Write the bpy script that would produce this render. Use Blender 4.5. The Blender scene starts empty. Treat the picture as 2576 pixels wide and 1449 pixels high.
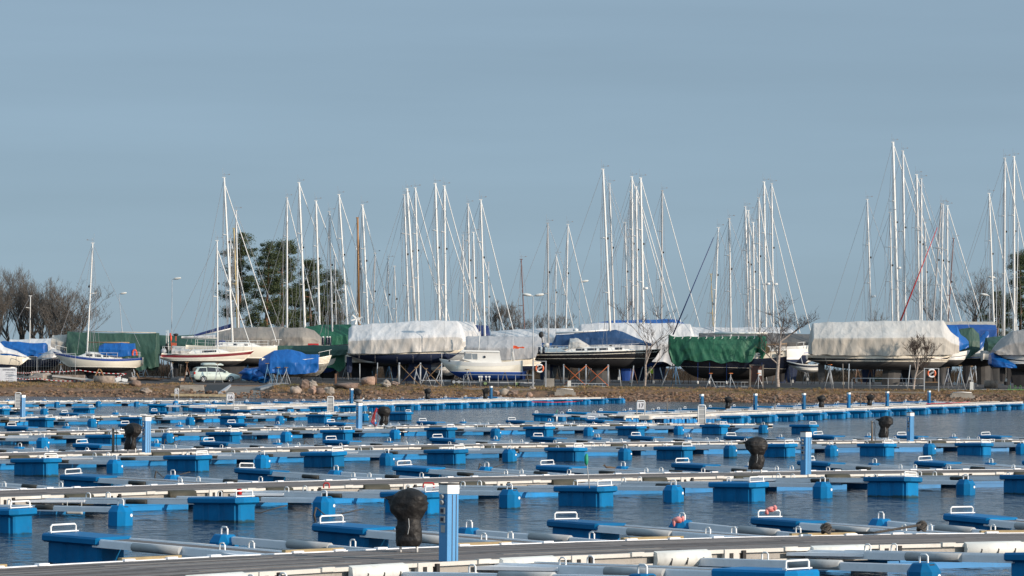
import bpy, bmesh, math, random
from mathutils import Vector, Matrix, noise
R = math.radians
random.seed(7)
scene = bpy.context.scene
COL = scene.collection
# ------------------------------------------------------------ camera model
F = 9000.0; CX, CY = 1288.0, 724.5; EYE = 3.05
PITCH = math.atan(198.1 / F); ROLL = 0.0083
fw = Vector((0, math.cos(PITCH), math.sin(PITCH)))
rt = Vector((1, 0, 0)); up0 = rt.cross(fw)
rt_ = rt * math.cos(ROLL) + up0 * math.sin(ROLL)
up_ = rt_.cross(fw)
CAM = Vector((0, 0, EYE))
def ray(x, y):
    return fw + rt_ * ((x - CX) / F) - up_ * ((y - CY) / F)
def P(x, y, Z):
    d = ray(x, y); return CAM + d * (Z / d.y)
def G(x, y, h):
    d = ray(x, y); return CAM + d * ((h - EYE) / d.z)
def proj(p):
    v = Vector(p) - CAM; d = v.dot(fw)
    return CX + F * v.dot(rt_) / d, CY - F * v.dot(up_) / d
def gz(Y):
    # ground height over water by depth
    if Y <= 325: return (Y - 325) * 0.25
    if Y <= 331: return (Y - 325) / 6.0 * 1.05
    if Y <= 334.5: return 1.05 + (Y - 331) * 0.063
    if Y <= 343: return 1.27 + (Y - 334.5) * 0.0176
    return 1.42 + min(0.1, (Y - 343) * 0.002)
def GP(x, y):
    "pixel on the quay ground"
    d = ray(x, y)
    Y = 320.0; best = None
    while Y < 460:
        z = EYE + d.z / d.y * Y
        if z <= gz(Y): return Vector((d.x / d.y * Y, Y, gz(Y)))
        Y += 0.25
    Y = 459; return Vector((d.x / d.y * Y, Y, gz(Y)))
cam_d = bpy.data.cameras.new('camera'); cam = bpy.data.objects.new('camera', cam_d); COL.objects.link(cam)
M3 = Matrix((rt_, up_, -fw)).transposed()
cam.matrix_world = Matrix.Translation(CAM) @ M3.to_4x4()
cam_d.sensor_width = 36; cam_d.lens = F / 2576 * 36; cam_d.clip_start = 0.5; cam_d.clip_end = 30000
scene.camera = cam
# ------------------------------------------------------------ light
SUN_EL, SUN_AZ = R(15), R(60)      # azimuth measured from straight behind the camera towards the right
sd = Vector((math.sin(SUN_AZ) * math.cos(SUN_EL), -math.cos(SUN_AZ) * math.cos(SUN_EL), math.sin(SUN_EL)))
sun_d = bpy.data.lights.new('sun', 'SUN'); sun_d.energy = 4.0; sun_d.angle = R(0.6); sun_d.color = (1.0, 0.85, 0.70)
sun = bpy.data.objects.new('sun', sun_d); COL.objects.link(sun)
sun.rotation_euler = sd.to_track_quat('Z', 'Y').to_euler()
w = bpy.data.worlds.new('World'); scene.world = w; w.use_nodes = True
nt = w.node_tree; bg = nt.nodes['Background']
sky = nt.nodes.new('ShaderNodeTexSky'); sky.sky_type = 'NISHITA'; sky.sun_disc = False
sky.sun_elevation = SUN_EL
sky.sun_rotation = math.atan2(sd.x, sd.y)
sky.air_density = 0.5; sky.dust_density = 2.0; sky.ozone_density = 3.0; sky.altitude = 1000
bg.inputs['Strength'].default_value = 0.126
veil_fill = nt.nodes.new('ShaderNodeMixRGB'); veil_fill.inputs[0].default_value = 0.76   # blue-grey sky tint; brighter overhead and towards the sun as added fill light
tint = nt.nodes.new('ShaderNodeMixRGB'); tint.blend_type = 'MULTIPLY'; tint.inputs[0].default_value = 1; tint.inputs[2].default_value = (1, 0.9, 0.7, 1)
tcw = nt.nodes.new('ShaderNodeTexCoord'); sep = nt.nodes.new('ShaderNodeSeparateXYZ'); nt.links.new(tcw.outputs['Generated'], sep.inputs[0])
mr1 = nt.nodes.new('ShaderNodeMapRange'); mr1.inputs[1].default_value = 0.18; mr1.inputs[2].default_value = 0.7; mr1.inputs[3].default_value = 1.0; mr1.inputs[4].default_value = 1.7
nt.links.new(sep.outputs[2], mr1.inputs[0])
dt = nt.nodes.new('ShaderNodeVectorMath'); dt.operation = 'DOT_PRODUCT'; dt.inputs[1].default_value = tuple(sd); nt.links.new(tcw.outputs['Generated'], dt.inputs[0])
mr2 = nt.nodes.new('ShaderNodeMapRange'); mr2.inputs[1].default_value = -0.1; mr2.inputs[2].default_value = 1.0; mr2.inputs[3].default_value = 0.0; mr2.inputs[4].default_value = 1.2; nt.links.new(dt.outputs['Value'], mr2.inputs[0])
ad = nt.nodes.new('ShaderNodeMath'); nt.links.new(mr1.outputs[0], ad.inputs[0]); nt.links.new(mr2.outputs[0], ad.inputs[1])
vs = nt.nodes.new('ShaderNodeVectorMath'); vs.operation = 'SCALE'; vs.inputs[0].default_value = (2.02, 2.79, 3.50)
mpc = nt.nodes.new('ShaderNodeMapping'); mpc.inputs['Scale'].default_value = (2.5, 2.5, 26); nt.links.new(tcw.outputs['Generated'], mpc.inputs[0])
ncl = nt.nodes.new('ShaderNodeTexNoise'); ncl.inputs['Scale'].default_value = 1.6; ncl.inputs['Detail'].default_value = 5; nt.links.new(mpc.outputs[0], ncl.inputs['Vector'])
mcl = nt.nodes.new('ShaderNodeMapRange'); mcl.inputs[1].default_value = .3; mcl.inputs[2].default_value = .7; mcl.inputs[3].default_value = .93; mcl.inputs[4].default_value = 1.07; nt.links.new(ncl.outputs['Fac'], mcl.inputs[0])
mm_ = nt.nodes.new('ShaderNodeMath'); mm_.operation = 'MULTIPLY'; nt.links.new(ad.outputs[0], mm_.inputs[0]); nt.links.new(mcl.outputs[0], mm_.inputs[1]); nt.links.new(mm_.outputs[0], vs.inputs['Scale']); nt.links.new(vs.outputs[0], veil_fill.inputs[2])
nt.links.new(sky.outputs[0], tint.inputs[1]); nt.links.new(tint.outputs[0], veil_fill.inputs[1]); nt.links.new(veil_fill.outputs[0], bg.inputs[0])
scene.view_settings.view_transform = 'Standard'; scene.view_settings.look = 'None'
scene.view_settings.exposure = 0.25; scene.view_settings.gamma = 1.0
# ------------------------------------------------------------ materials
def lin(c):
    return tuple(((v / 255 / 12.92) if v / 255 <= 0.04045 else ((v / 255 + 0.055) / 1.055) ** 2.4) for v in c)
MATS = {}
def mat(name, col, rough=0.6, metal=0.0, var=0.12, scale=3.0, bump=0.0, bscale=20.0, spec=0.5, stretch=None, col2=None, trans=0.0, rnd=0.0, dirt=0.0, slime=0.0):
    if name in MATS: return MATS[name]
    m = bpy.data.materials.new(name); m.use_nodes = True; MATS[name] = m
    t = m.node_tree; b = t.nodes['Principled BSDF']
    tc = t.nodes.new('ShaderNodeTexCoord'); mp = t.nodes.new('ShaderNodeMapping')
    t.links.new(tc.outputs['Object'], mp.inputs[0])
    if stretch: mp.inputs['Scale'].default_value = stretch
    n = t.nodes.new('ShaderNodeTexNoise'); n.inputs['Scale'].default_value = scale; n.inputs['Detail'].default_value = 5
    n.inputs['Roughness'].default_value = 0.6
    t.links.new(mp.outputs[0], n.inputs['Vector'])
    r = t.nodes.new('ShaderNodeValToRGB')
    c1 = col; c2 = col2 if col2 else tuple(v * (1 - var * 2) for v in col)
    r.color_ramp.elements[0].position = 0.3; r.color_ramp.elements[1].position = 0.7
    r.color_ramp.elements[0].color = (*c2, 1); r.color_ramp.elements[1].color = (*c1, 1)
    t.links.new(n.outputs['Fac'], r.inputs[0])
    last = r.outputs[0]
    if dirt > 0:
        n3 = t.nodes.new('ShaderNodeTexNoise'); n3.inputs['Scale'].default_value = scale * 4.3; n3.inputs['Detail'].default_value = 6
        t.links.new(mp.outputs[0], n3.inputs['Vector'])
        r3 = t.nodes.new('ShaderNodeValToRGB'); r3.color_ramp.elements[0].position = 0.55; r3.color_ramp.elements[1].position = 0.72
        t.links.new(n3.outputs['Fac'], r3.inputs[0])
        mu = t.nodes.new('ShaderNodeMath'); mu.operation = 'MULTIPLY'; mu.inputs[1].default_value = dirt
        t.links.new(r3.outputs[0], mu.inputs[0])
        mx = t.nodes.new('ShaderNodeMixRGB'); mx.inputs[2].default_value = (0.07, 0.055, 0.035, 1)
        t.links.new(mu.outputs[0], mx.inputs[0]); t.links.new(last, mx.inputs[1]); last = mx.outputs[0]
    if slime != 0:
        sx = t.nodes.new('ShaderNodeSeparateXYZ'); t.links.new(tc.outputs['Object'], sx.inputs[0])
        n4 = t.nodes.new('ShaderNodeTexNoise'); n4.inputs['Scale'].default_value = 9; t.links.new(tc.outputs['Object'], n4.inputs['Vector'])
        ma = t.nodes.new('ShaderNodeMath'); ma.operation = 'MULTIPLY_ADD'; ma.inputs[1].default_value = -.09; t.links.new(n4.outputs['Fac'], ma.inputs[0]); t.links.new(sx.outputs[2], ma.inputs[2])
        r4 = t.nodes.new('ShaderNodeMapRange'); r4.inputs[1].default_value = slime - .045; r4.inputs[2].default_value = slime - .075; r4.inputs[3].default_value = 0; r4.inputs[4].default_value = .85; t.links.new(ma.outputs[0], r4.inputs[0])
        m4 = t.nodes.new('ShaderNodeMixRGB'); m4.inputs[2].default_value = (0.018, 0.035, 0.022, 1); t.links.new(r4.outputs[0], m4.inputs[0]); t.links.new(last, m4.inputs[1]); last = m4.outputs[0]
    if rnd > 0:
        oi = t.nodes.new('ShaderNodeObjectInfo'); hs = t.nodes.new('ShaderNodeHueSaturation')
        mr = t.nodes.new('ShaderNodeMapRange'); mr.inputs[3].default_value = 1 - rnd; mr.inputs[4].default_value = 1 + rnd
        t.links.new(oi.outputs['Random'], mr.inputs[0]); t.links.new(mr.outputs[0], hs.inputs['Value'])
        t.links.new(last, hs.inputs['Color']); last = hs.outputs[0]
    t.links.new(last, b.inputs['Base Color'])
    b.inputs['Roughness'].default_value = rough; b.inputs['Metallic'].default_value = metal
    b.inputs['Specular IOR Level'].default_value = spec
    if bump > 0:
        n2 = t.nodes.new('ShaderNodeTexNoise'); n2.inputs['Scale'].default_value = bscale; n2.inputs['Detail'].default_value = 4
        t.links.new(mp.outputs[0], n2.inputs['Vector'])
        bp = t.nodes.new('ShaderNodeBump'); bp.inputs['Strength'].default_value = bump; bp.inputs['Distance'].default_value = 0.05
        t.links.new(n2.outputs['Fac'], bp.inputs['Height']); t.links.new(bp.outputs[0], b.inputs['Normal'])
    return m
m_blue = mat('float_blue', (0.0, 0.155, 0.365), 0.5, scale=2.5, rnd=0.22, dirt=0.10, bump=0.15, bscale=6, spec=.18, col2=(0.0, 0.118, 0.29), slime=-.062)
m_blueu = mat('under_blue', (0.0, 0.20, 0.50), 0.5, var=0.12, scale=2, rnd=0.25, dirt=0.2, slime=-.05)
m_alu = mat('alu_rail', (0.84, 0.85, 0.87), 0.5, var=0.05, scale=5, dirt=0.10, rnd=0.08)
m_cream = mat('painted_frame', (0.60, 0.57, 0.52), 0.5, var=0.05, scale=4, dirt=0.18)
m_web_shade = mat('frame_web_shade', (0.36, 0.34, 0.31), 0.6, var=0.1, scale=4, dirt=0.35)  # frame cream darkened to paint in the shadow of the recessed web
m_deck = mat('weathered_deck', (0.175, 0.155, 0.148), 0.85, var=0.2, scale=3, stretch=(0.6, 8, 1), rnd=0.0, dirt=0.15)
m_deck2 = mat('weathered_deck_dark', (0.105, 0.092, 0.088), 0.85, var=0.25, scale=5, dirt=0.2)
m_deck3 = mat('weathered_deck_pale', (0.23, 0.21, 0.195), 0.85, var=0.2, scale=5, dirt=0.2)
m_white = mat('white_paint', (0.80, 0.80, 0.78), 0.4, var=0.04)
m_fendg = mat('grey_fender', (0.40, 0.41, 0.41), 0.6, var=0.12, scale=4, dirt=0.2)
m_panel = mat('pale_fender_panel', (0.66, 0.66, 0.62), 0.6, var=0.06, scale=2, dirt=0.18)
m_fendd = mat('dark_fender', (0.035, 0.036, 0.032), 0.6, var=0.2, scale=4)
m_olive = mat('olive_fender', (0.052, 0.048, 0.030), 0.7, var=0.2, scale=4)
m_tan = mat('tan_timber', (0.36, 0.27, 0.14), 0.8, var=0.15, scale=4)
m_dark = mat('dark_gap', (0.015, 0.015, 0.016), 0.7)
m_black = mat('black_bag', (0.013, 0.012, 0.012), 0.55, bump=0.5, bscale=10, var=0.0, spec=.3)
m_lblue = mat('light_blue_paint', (0.06, 0.27, 0.54), 0.4, var=0.05)
m_green = mat('grating_green', (0.5, 0.52, 0.5), 0.6)
m_red = mat('red_plastic', (0.5, 0.02, 0.02), 0.5)
m_num = mat('number_black', (0.012, 0.012, 0.04), 0.5)
# ------------------------------------------------------------ mesh helper
class MB:
    def __init__(s): s.v = []; s.f = []; s.mi = []; s.sm = []
    def face(s, idx, mi=0, sm=False): s.f.append(tuple(idx)); s.mi.append(mi); s.sm.append(sm)
    def hexa(s, pts, mi=0):
        b = len(s.v); s.v += [tuple(p) for p in pts]
        for q in ((0, 3, 2, 1), (4, 5, 6, 7), (0, 1, 5, 4), (1, 2, 6, 5), (2, 3, 7, 6), (3, 0, 4, 7)):
            s.face([b + i for i in q], mi)
    def box(s, c, d, mi=0, rz=0.0, taper=1.0, ry=0.0):
        pts = []
        for z in (-1, 1):
            k = taper if z > 0 else 1.0
            for x, y in ((-1, -1), (1, -1), (1, 1), (-1, 1)):
                px, py, pz = x * d[0] / 2 * k, y * d[1] / 2 * k, z * d[2] / 2
                if ry: px, pz = px * math.cos(ry) + pz * math.sin(ry), -px * math.sin(ry) + pz * math.cos(ry)
                if rz: px, py = px * math.cos(rz) - py * math.sin(rz), px * math.sin(rz) + py * math.cos(rz)
                pts.append((c[0] + px, c[1] + py, c[2] + pz))
        s.hexa(pts, mi)
    def beam(s, a, b, wd, ht, mi=0):
        a = Vector(a); b = Vector(b); d = (b - a).normalized()
        side = d.cross(Vector((0, 0, 1)))
        if side.length < 1e-3: side = Vector((1, 0, 0))
        side.normalize(); u = side.cross(d)
        sv = side * wd / 2; uv = u * ht / 2
        s.hexa([a - sv - uv, a + sv - uv, b + sv - uv, b - sv - uv, a - sv + uv, a + sv + uv, b + sv + uv, b - sv + uv], mi)
    def tube(s, path, r, n=6, mi=0, r2=None, cap=True, sm=True):
        path = [Vector(p) for p in path]; m = len(path); b0 = len(s.v)
        for i, p in enumerate(path):
            d = (path[min(i + 1, m - 1)] - path[max(i - 1, 0)]).normalized()
            a = Vector((0, 0, 1)) if abs(d.z) < 0.9 else Vector((1, 0, 0))
            u = d.cross(a).normalized(); v = d.cross(u)
            rr = r if r2 is None else r + (r2 - r) * i / max(1, m - 1)
            for k in range(n):
                an = 2 * math.pi * k / n
                s.v.append(tuple(p + u * (math.cos(an) * rr) + v * (math.sin(an) * rr)))
        for i in range(m - 1):
            for k in range(n):
                k2 = (k + 1) % n
                s.face((b0 + i * n + k, b0 + i * n + k2, b0 + (i + 1) * n + k2, b0 + (i + 1) * n + k), mi, sm and n > 4)
        if cap:
            s.face([b0 + k for k in range(n)][::-1], mi); s.face([b0 + (m - 1) * n + k for k in range(n)], mi)
    def grid(s, rows, mi=0, sm=True, close=False, mif=None):
        b0 = len(s.v); n = len(rows[0])
        for r_ in rows: s.v += [tuple(p) for p in r_]
        for i in range(len(rows) - 1):
            for k in range(n if close else n - 1):
                k2 = (k + 1) % n
                s.face((b0 + i * n + k, b0 + i * n + k2, b0 + (i + 1) * n + k2, b0 + (i + 1) * n + k), mif(i, k) if mif else mi, sm)
        return b0
    def prism(s, poly, z0, z1, mi=0, top=None):
        n = len(poly); b = len(s.v); top = top or poly
        s.v += [(x, y, z0) for x, y in poly] + [(x, y, z1) for x, y in top]
        for k in range(n):
            k2 = (k + 1) % n; s.face((b + k, b + k2, b + n + k2, b + n + k), mi)
        s.face([b + k for k in range(n)][::-1], mi); s.face([b + n + k for k in range(n)], mi)
    def blob(s, c, rad, mi=0, seg=10, rings=7, jit=0.15, seed=0, sm=True):
        rows = []
        for i in range(rings + 1):
            th = math.pi * i / rings; row = []
            for k in range(seg):
                ph = 2 * math.pi * k / seg
                d = Vector((math.sin(th) * math.cos(ph), math.sin(th) * math.sin(ph), math.cos(th)))
                q = 1 + jit * 2 * (noise.noise(d * 1.6 + Vector((seed * 3.1, seed * 1.7, 0))))
                row.append((c[0] + d.x * rad[0] * q, c[1] + d.y * rad[1] * q, c[2] + d.z * rad[2] * q))
            rows.append(row)
        s.grid(rows, mi, sm, True)
    def mesh(s, name, mats):
        me = bpy.data.meshes.new(name); me.from_pydata(s.v, [], s.f)
        for m in (mats if isinstance(mats, (list, tuple)) else [mats]): me.materials.append(m)
        me.polygons.foreach_set('material_index', s.mi); me.polygons.foreach_set('use_smooth', s.sm)
        me.update(); return me
    def build(s, name, mats, parent=None):
        o = bpy.data.objects.new(name, s.mesh(name, mats)); COL.objects.link(o)
        if parent: o.parent = parent
        return o
def tag(o, label=None, cat=None, group=None, kind=None):
    if label: o['label'] = label
    if cat: o['category'] = cat
    if group: o['group'] = group
    if kind: o['kind'] = kind
    return o
def empty(name, loc, rz=0.0):
    o = bpy.data.objects.new(name, None); COL.objects.link(o); o.location = loc; o.rotation_euler = (0, 0, rz)
    o.empty_display_size = 0.3; return o
def copy_tree(o, parent=None):
    c = o.copy(); COL.objects.link(c); c.parent = parent
    for ch in o.children: copy_tree(ch, c)
    return c
def put(mb_name, me, mats, parent):
    o = bpy.data.objects.new(mb_name, me); COL.objects.link(o); o.parent = parent; return o
ORD = ['first', 'second', 'third', 'fourth', 'fifth', 'sixth', 'seventh', 'eighth', 'ninth', 'tenth', 'eleventh', 'twelfth', 'thirteenth', 'fourteenth', 'fifteenth', 'sixteenth', 'seventeenth', 'eighteenth', 'nineteenth', 'twentieth']
DECK = 0.36
# ------------------------------------------------------------ water
def water():
    m = bpy.data.materials.new('harbour_water'); m.use_nodes = True
    t = m.node_tree; b = t.nodes['Principled BSDF']
    b.inputs['Base Color'].default_value = (0.014, 0.030, 0.050, 1); b.inputs['Roughness'].default_value = 0.13
    b.inputs['IOR'].default_value = 1.33
    tc = t.nodes.new('ShaderNodeTexCoord')
    def nz(sc, st, det):
        mp = t.nodes.new('ShaderNodeMapping'); mp.inputs['Scale'].default_value = st; mp.inputs['Rotation'].default_value = (0, 0, R(12))
        t.links.new(tc.outputs['Object'], mp.inputs[0])
        n = t.nodes.new('ShaderNodeTexNoise'); n.inputs['Scale'].default_value = sc; n.inputs['Detail'].default_value = det
        n.inputs['Roughness'].default_value = 0.6
        t.links.new(mp.outputs[0], n.inputs['Vector']); return n
    def sl(n, kx, ky):
        sb = t.nodes.new('ShaderNodeVectorMath'); sb.operation = 'SUBTRACT'; sb.inputs[1].default_value = (.5, .5, .5); t.links.new(n.outputs['Color'], sb.inputs[0])
        ml = t.nodes.new('ShaderNodeVectorMath'); ml.operation = 'MULTIPLY'; ml.inputs[1].default_value = (kx, ky, 0); t.links.new(sb.outputs[0], ml.inputs[0]); return ml
    a = sl(nz(6.5, (.55, 1.0, 1), 4), 1.9, 3.0); c = sl(nz(.8, (.6, 1, 1), 3), .5, .8)
    # long patches where wind ruffles the surface more or less
    g_ = nz(.05, (1, .5, 1), 3); mr = t.nodes.new('ShaderNodeMapRange'); mr.inputs[1].default_value = .35; mr.inputs[2].default_value = .65; mr.inputs[3].default_value = .6; mr.inputs[4].default_value = 1.3; t.links.new(g_.outputs['Fac'], mr.inputs[0])
    ad_ = t.nodes.new('ShaderNodeVectorMath'); t.links.new(a.outputs[0], ad_.inputs[0]); t.links.new(c.outputs[0], ad_.inputs[1])
    sc_ = t.nodes.new('ShaderNodeVectorMath'); sc_.operation = 'SCALE'; t.links.new(ad_.outputs[0], sc_.inputs[0]); t.links.new(mr.outputs[0], sc_.inputs['Scale'])
    up1 = t.nodes.new('ShaderNodeVectorMath'); up1.inputs[1].default_value = (0, 0, 1); t.links.new(sc_.outputs[0], up1.inputs[0])
    nm_ = t.nodes.new('ShaderNodeVectorMath'); nm_.operation = 'NORMALIZE'; t.links.new(up1.outputs[0], nm_.inputs[0]); t.links.new(nm_.outputs[0], b.inputs['Normal'])
    mb = MB()
    xs = [-9000, -400, -60, 60, 400, 9000]; ys = [-60, 30, 60, 120, 200, 327]
    mb.grid([[(x, y, 0) for x in xs] for y in ys], 0, False)
    o = mb.build('water', m); tag(o, kind='structure')
    for f in o.data.polygons: f.flip() if f.normal.z < 0 else None
water()
# ------------------------------------------------------------ finger pontoon prototypes (x outward, z up, origin at water below root)
def float_mesh(L, W, H, zb=-0.25):
    mb = MB(); n = 3; pts = []
    # outline with vertical ribs recessed
    d = 0.025
    def side(sgn):
        out = []; pl = L / n
        for i in range(n):
            x0 = i * pl; x1 = x0 + pl
            out += [(x0 + 0.05, W / 2), (x0 + pl * 0.72, W / 2), (x0 + pl * 0.78, W / 2 - d), (x1 - 0.03, W / 2 - d)]
        return [(x, y * sgn) for x, y in out]
    a = side(1); b = side(-1)[::-1]
    poly = b + [(0, -W / 2 + 0.05), (0, W / 2 - 0.05)] + a + [(L, W / 2 - 0.06), (L, -W / 2 + 0.06)]
    poly = poly[::-1]
    mb.prism(poly, zb, H); return mb
def u_handle(mb, c, w, h, r, axis='y', mi=0):
    pts = []
    for t in (0, .05, .8, .93, 1.0): pts.append((-w / 2 + (0.25 * h * max(0, (t - .8) / .2) if t > .8 else 0), h * t))
    pts = pts + [(-x, z) for x, z in pts[::-1]]
    path = [((c[0], c[1] + x, c[2] + z) if axis == 'y' else (c[0] + x, c[1], c[2] + z)) for x, z in pts]
    mb.tube(path, r, 6, mi)
def lid_mesh(x0, x1, W, z0, z1):
    mb = MB(); b = 0.05
    def rr(i): return [(x0 + i, -W / 2 + b), (x0 + b, -W / 2 + i), (x1 - b - .06, -W / 2 + i), (x1 - i, -W / 2 + b + .08), (x1 - i, W / 2 - b - .08), (x1 - b - .06, W / 2 - i), (x0 + b, W / 2 - i), (x0 + i, W / 2 - b)]
    rows = [rr(.06), rr(0), rr(0), rr(.025)]; zs = [z0, z0 + .03, z1 - .03, z1]
    mb.grid([[(x, y, z) for x, y in r_] for r_, z in zip(rows, zs)], 0, False, True)
    n = 8; mb.face([n * 3 + k for k in range(n)])
    mb.face([k for k in range(n)][::-1]); return mb
PROTO = {}
def finger_proto(key, L, big_f, fend, detail):
    rh = .105 if fend is m_fendg else .085
    """wide walkable finger; key unique"""
    r = empty('finger_pontoon', (0, 0, -500)); W = 0.60; FL = 1.18
    z = 0.285; s_ = big_f
    for sg in (-1, 1):
        mb = MB(); mb.beam((0, sg * W / 2, z - .015), (L - FL + .1, sg * W / 2, z - .015), .06, rh)
        mb.beam((0, sg * W / 2, z + .045), (L - FL + .1, sg * W / 2, z + .045), .035, .02)
        mb.build('side_rail', m_alu, r)
    mb = MB(); k = 5
    for i in range(k):
        y = -W / 2 + .06 + (W - .12) * (i + .5) / k
        mb.box(((L - FL) / 2, y, z + .02), (L - FL, (W - .12) / k - .012, .03))
    mb.build('deck', m_deck, r)
    fb = float_mesh(FL, W * .92, z - .03); o = fb.build('float', m_blue, r); o.location = (L - FL, 0, 0)
    lb = lid_mesh(-.06, FL + .10, W * 1.24, z - .05, z + .08).build('lid', m_blue, o)
    mb = MB(); u_handle(mb, (L + -.08, 0, z + .08), W * .85, .125, .015); mb.box((L - .08, 0, z + .1), (.07, W * .95, .016))
    mb.build('handle', m_white, r)
    for sg in (-1, 1):
        for fx in ((L * .36, 1.1) if detail > 1 else (L * .50,)) if False else (L * .5,):
            ln = 1.0 if fend is m_fendg else .5
            mb = MB(); rad = .068 if fend is m_fendg else .05
            mb.tube([(fx - ln / 2, sg * (W / 2 + .05), z - .01), (fx + ln / 2, sg * (W / 2 + .05), z - .01)], rad, 10)
            mb.build('fender', fend, r)
    for fx in (L * .24,):
        for sg in (-1, 1):
            mb = MB(); u_handle(mb, (fx, sg * W / 2, z + .03), .11, .125, .012, 'x'); mb.build('mooring_loop', m_white, r)
    for sg in (-1, 1):
        mb = MB(); y0 = W / 2 + .035
        q = [(0, y0), (1.15, y0), (1.15, y0 + .02), (0, y0 + .42)]; q = [(x, sg * y) for x, y in q]; q = q if sg > 0 else q[::-1]
        mb.prism(q, z - .03, z + .02); mb.build('corner_bracket', m_alu, r)
    return r
def hexfloat(S=0.43, H=0.315):
    mb = MB()
    def pl(w, d, c): return [(-w / 2 + c, -d / 2), (w / 2 - c, -d / 2), (w / 2, -d / 2 + c), (w / 2, d / 2 - c), (w / 2 - c, d / 2), (-w / 2 + c, d / 2), (-w / 2, d / 2 - c), (-w / 2, -d / 2 + c)]
    rows = [(pl(S, S, .11), -.25), (pl(S, S, .11), H * .62), (pl(S * .62, S * .7, .05), H * .95), (pl(S * .56, S * .6, .05), H)]
    mb.grid([[(x, y, z) for x, y in p] for p, z in rows], 0, False, True)
    mb.face([24 + k for k in range(8)]); return mb
def boom_proto(key, L, fend):
    r = empty('mooring_boom', (0, 0, -500)); z = .245; rh = .11 if fend is m_fendg else .09
    mb = MB(); mb.beam((0, 0, z - .02), (L - .2, 0, z - .02), .07, rh); mb.beam((0, 0, z + .035), (L - .2, 0, z + .035), .03, .02); mb.build('boom_beam', m_alu, r)
    o = hexfloat().build('float', m_blue, r); o.location = (L, 0, 0)
    mb = MB(); mb.box((.155, .0, .25), (.02, .12, .10), ry=-.55); mb.build('lifting_hole', m_dark, o)
    mb = MB(); mb.tube([(.212, .06, .13), (.222, .06, .13)], .032, 10); mb.build('cap', m_white, o)
    mb = MB(); u_handle(mb, (L, 0, .305), .14, .125, .014, 'x'); mb.build('handle', m_white, r)
    mb = MB(); ln = .9 if fend is m_fendg else .45; mb.tube([(L * .55 - ln / 2, 0, z), (L * .55 + ln / 2, 0, z)], (.075 if fend is m_fendg else .055), 10); mb.build('fender', fend, r)
    mb = MB(); u_handle(mb, (L * .33, 0, z + .03), .11, .12, .012, 'x'); mb.build('mooring_loop', m_white, r)
    return r
LF = 5.0; LB = 4.2
TREES_TO_DELETE = []
for k, fd in (('g', m_fendg), ('d', m_fendd)):
    PROTO['f' + k] = finger_proto('f' + k, LF, 1, fd, 2); PROTO['b' + k] = boom_proto('b' + k, LB, fd)
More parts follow.
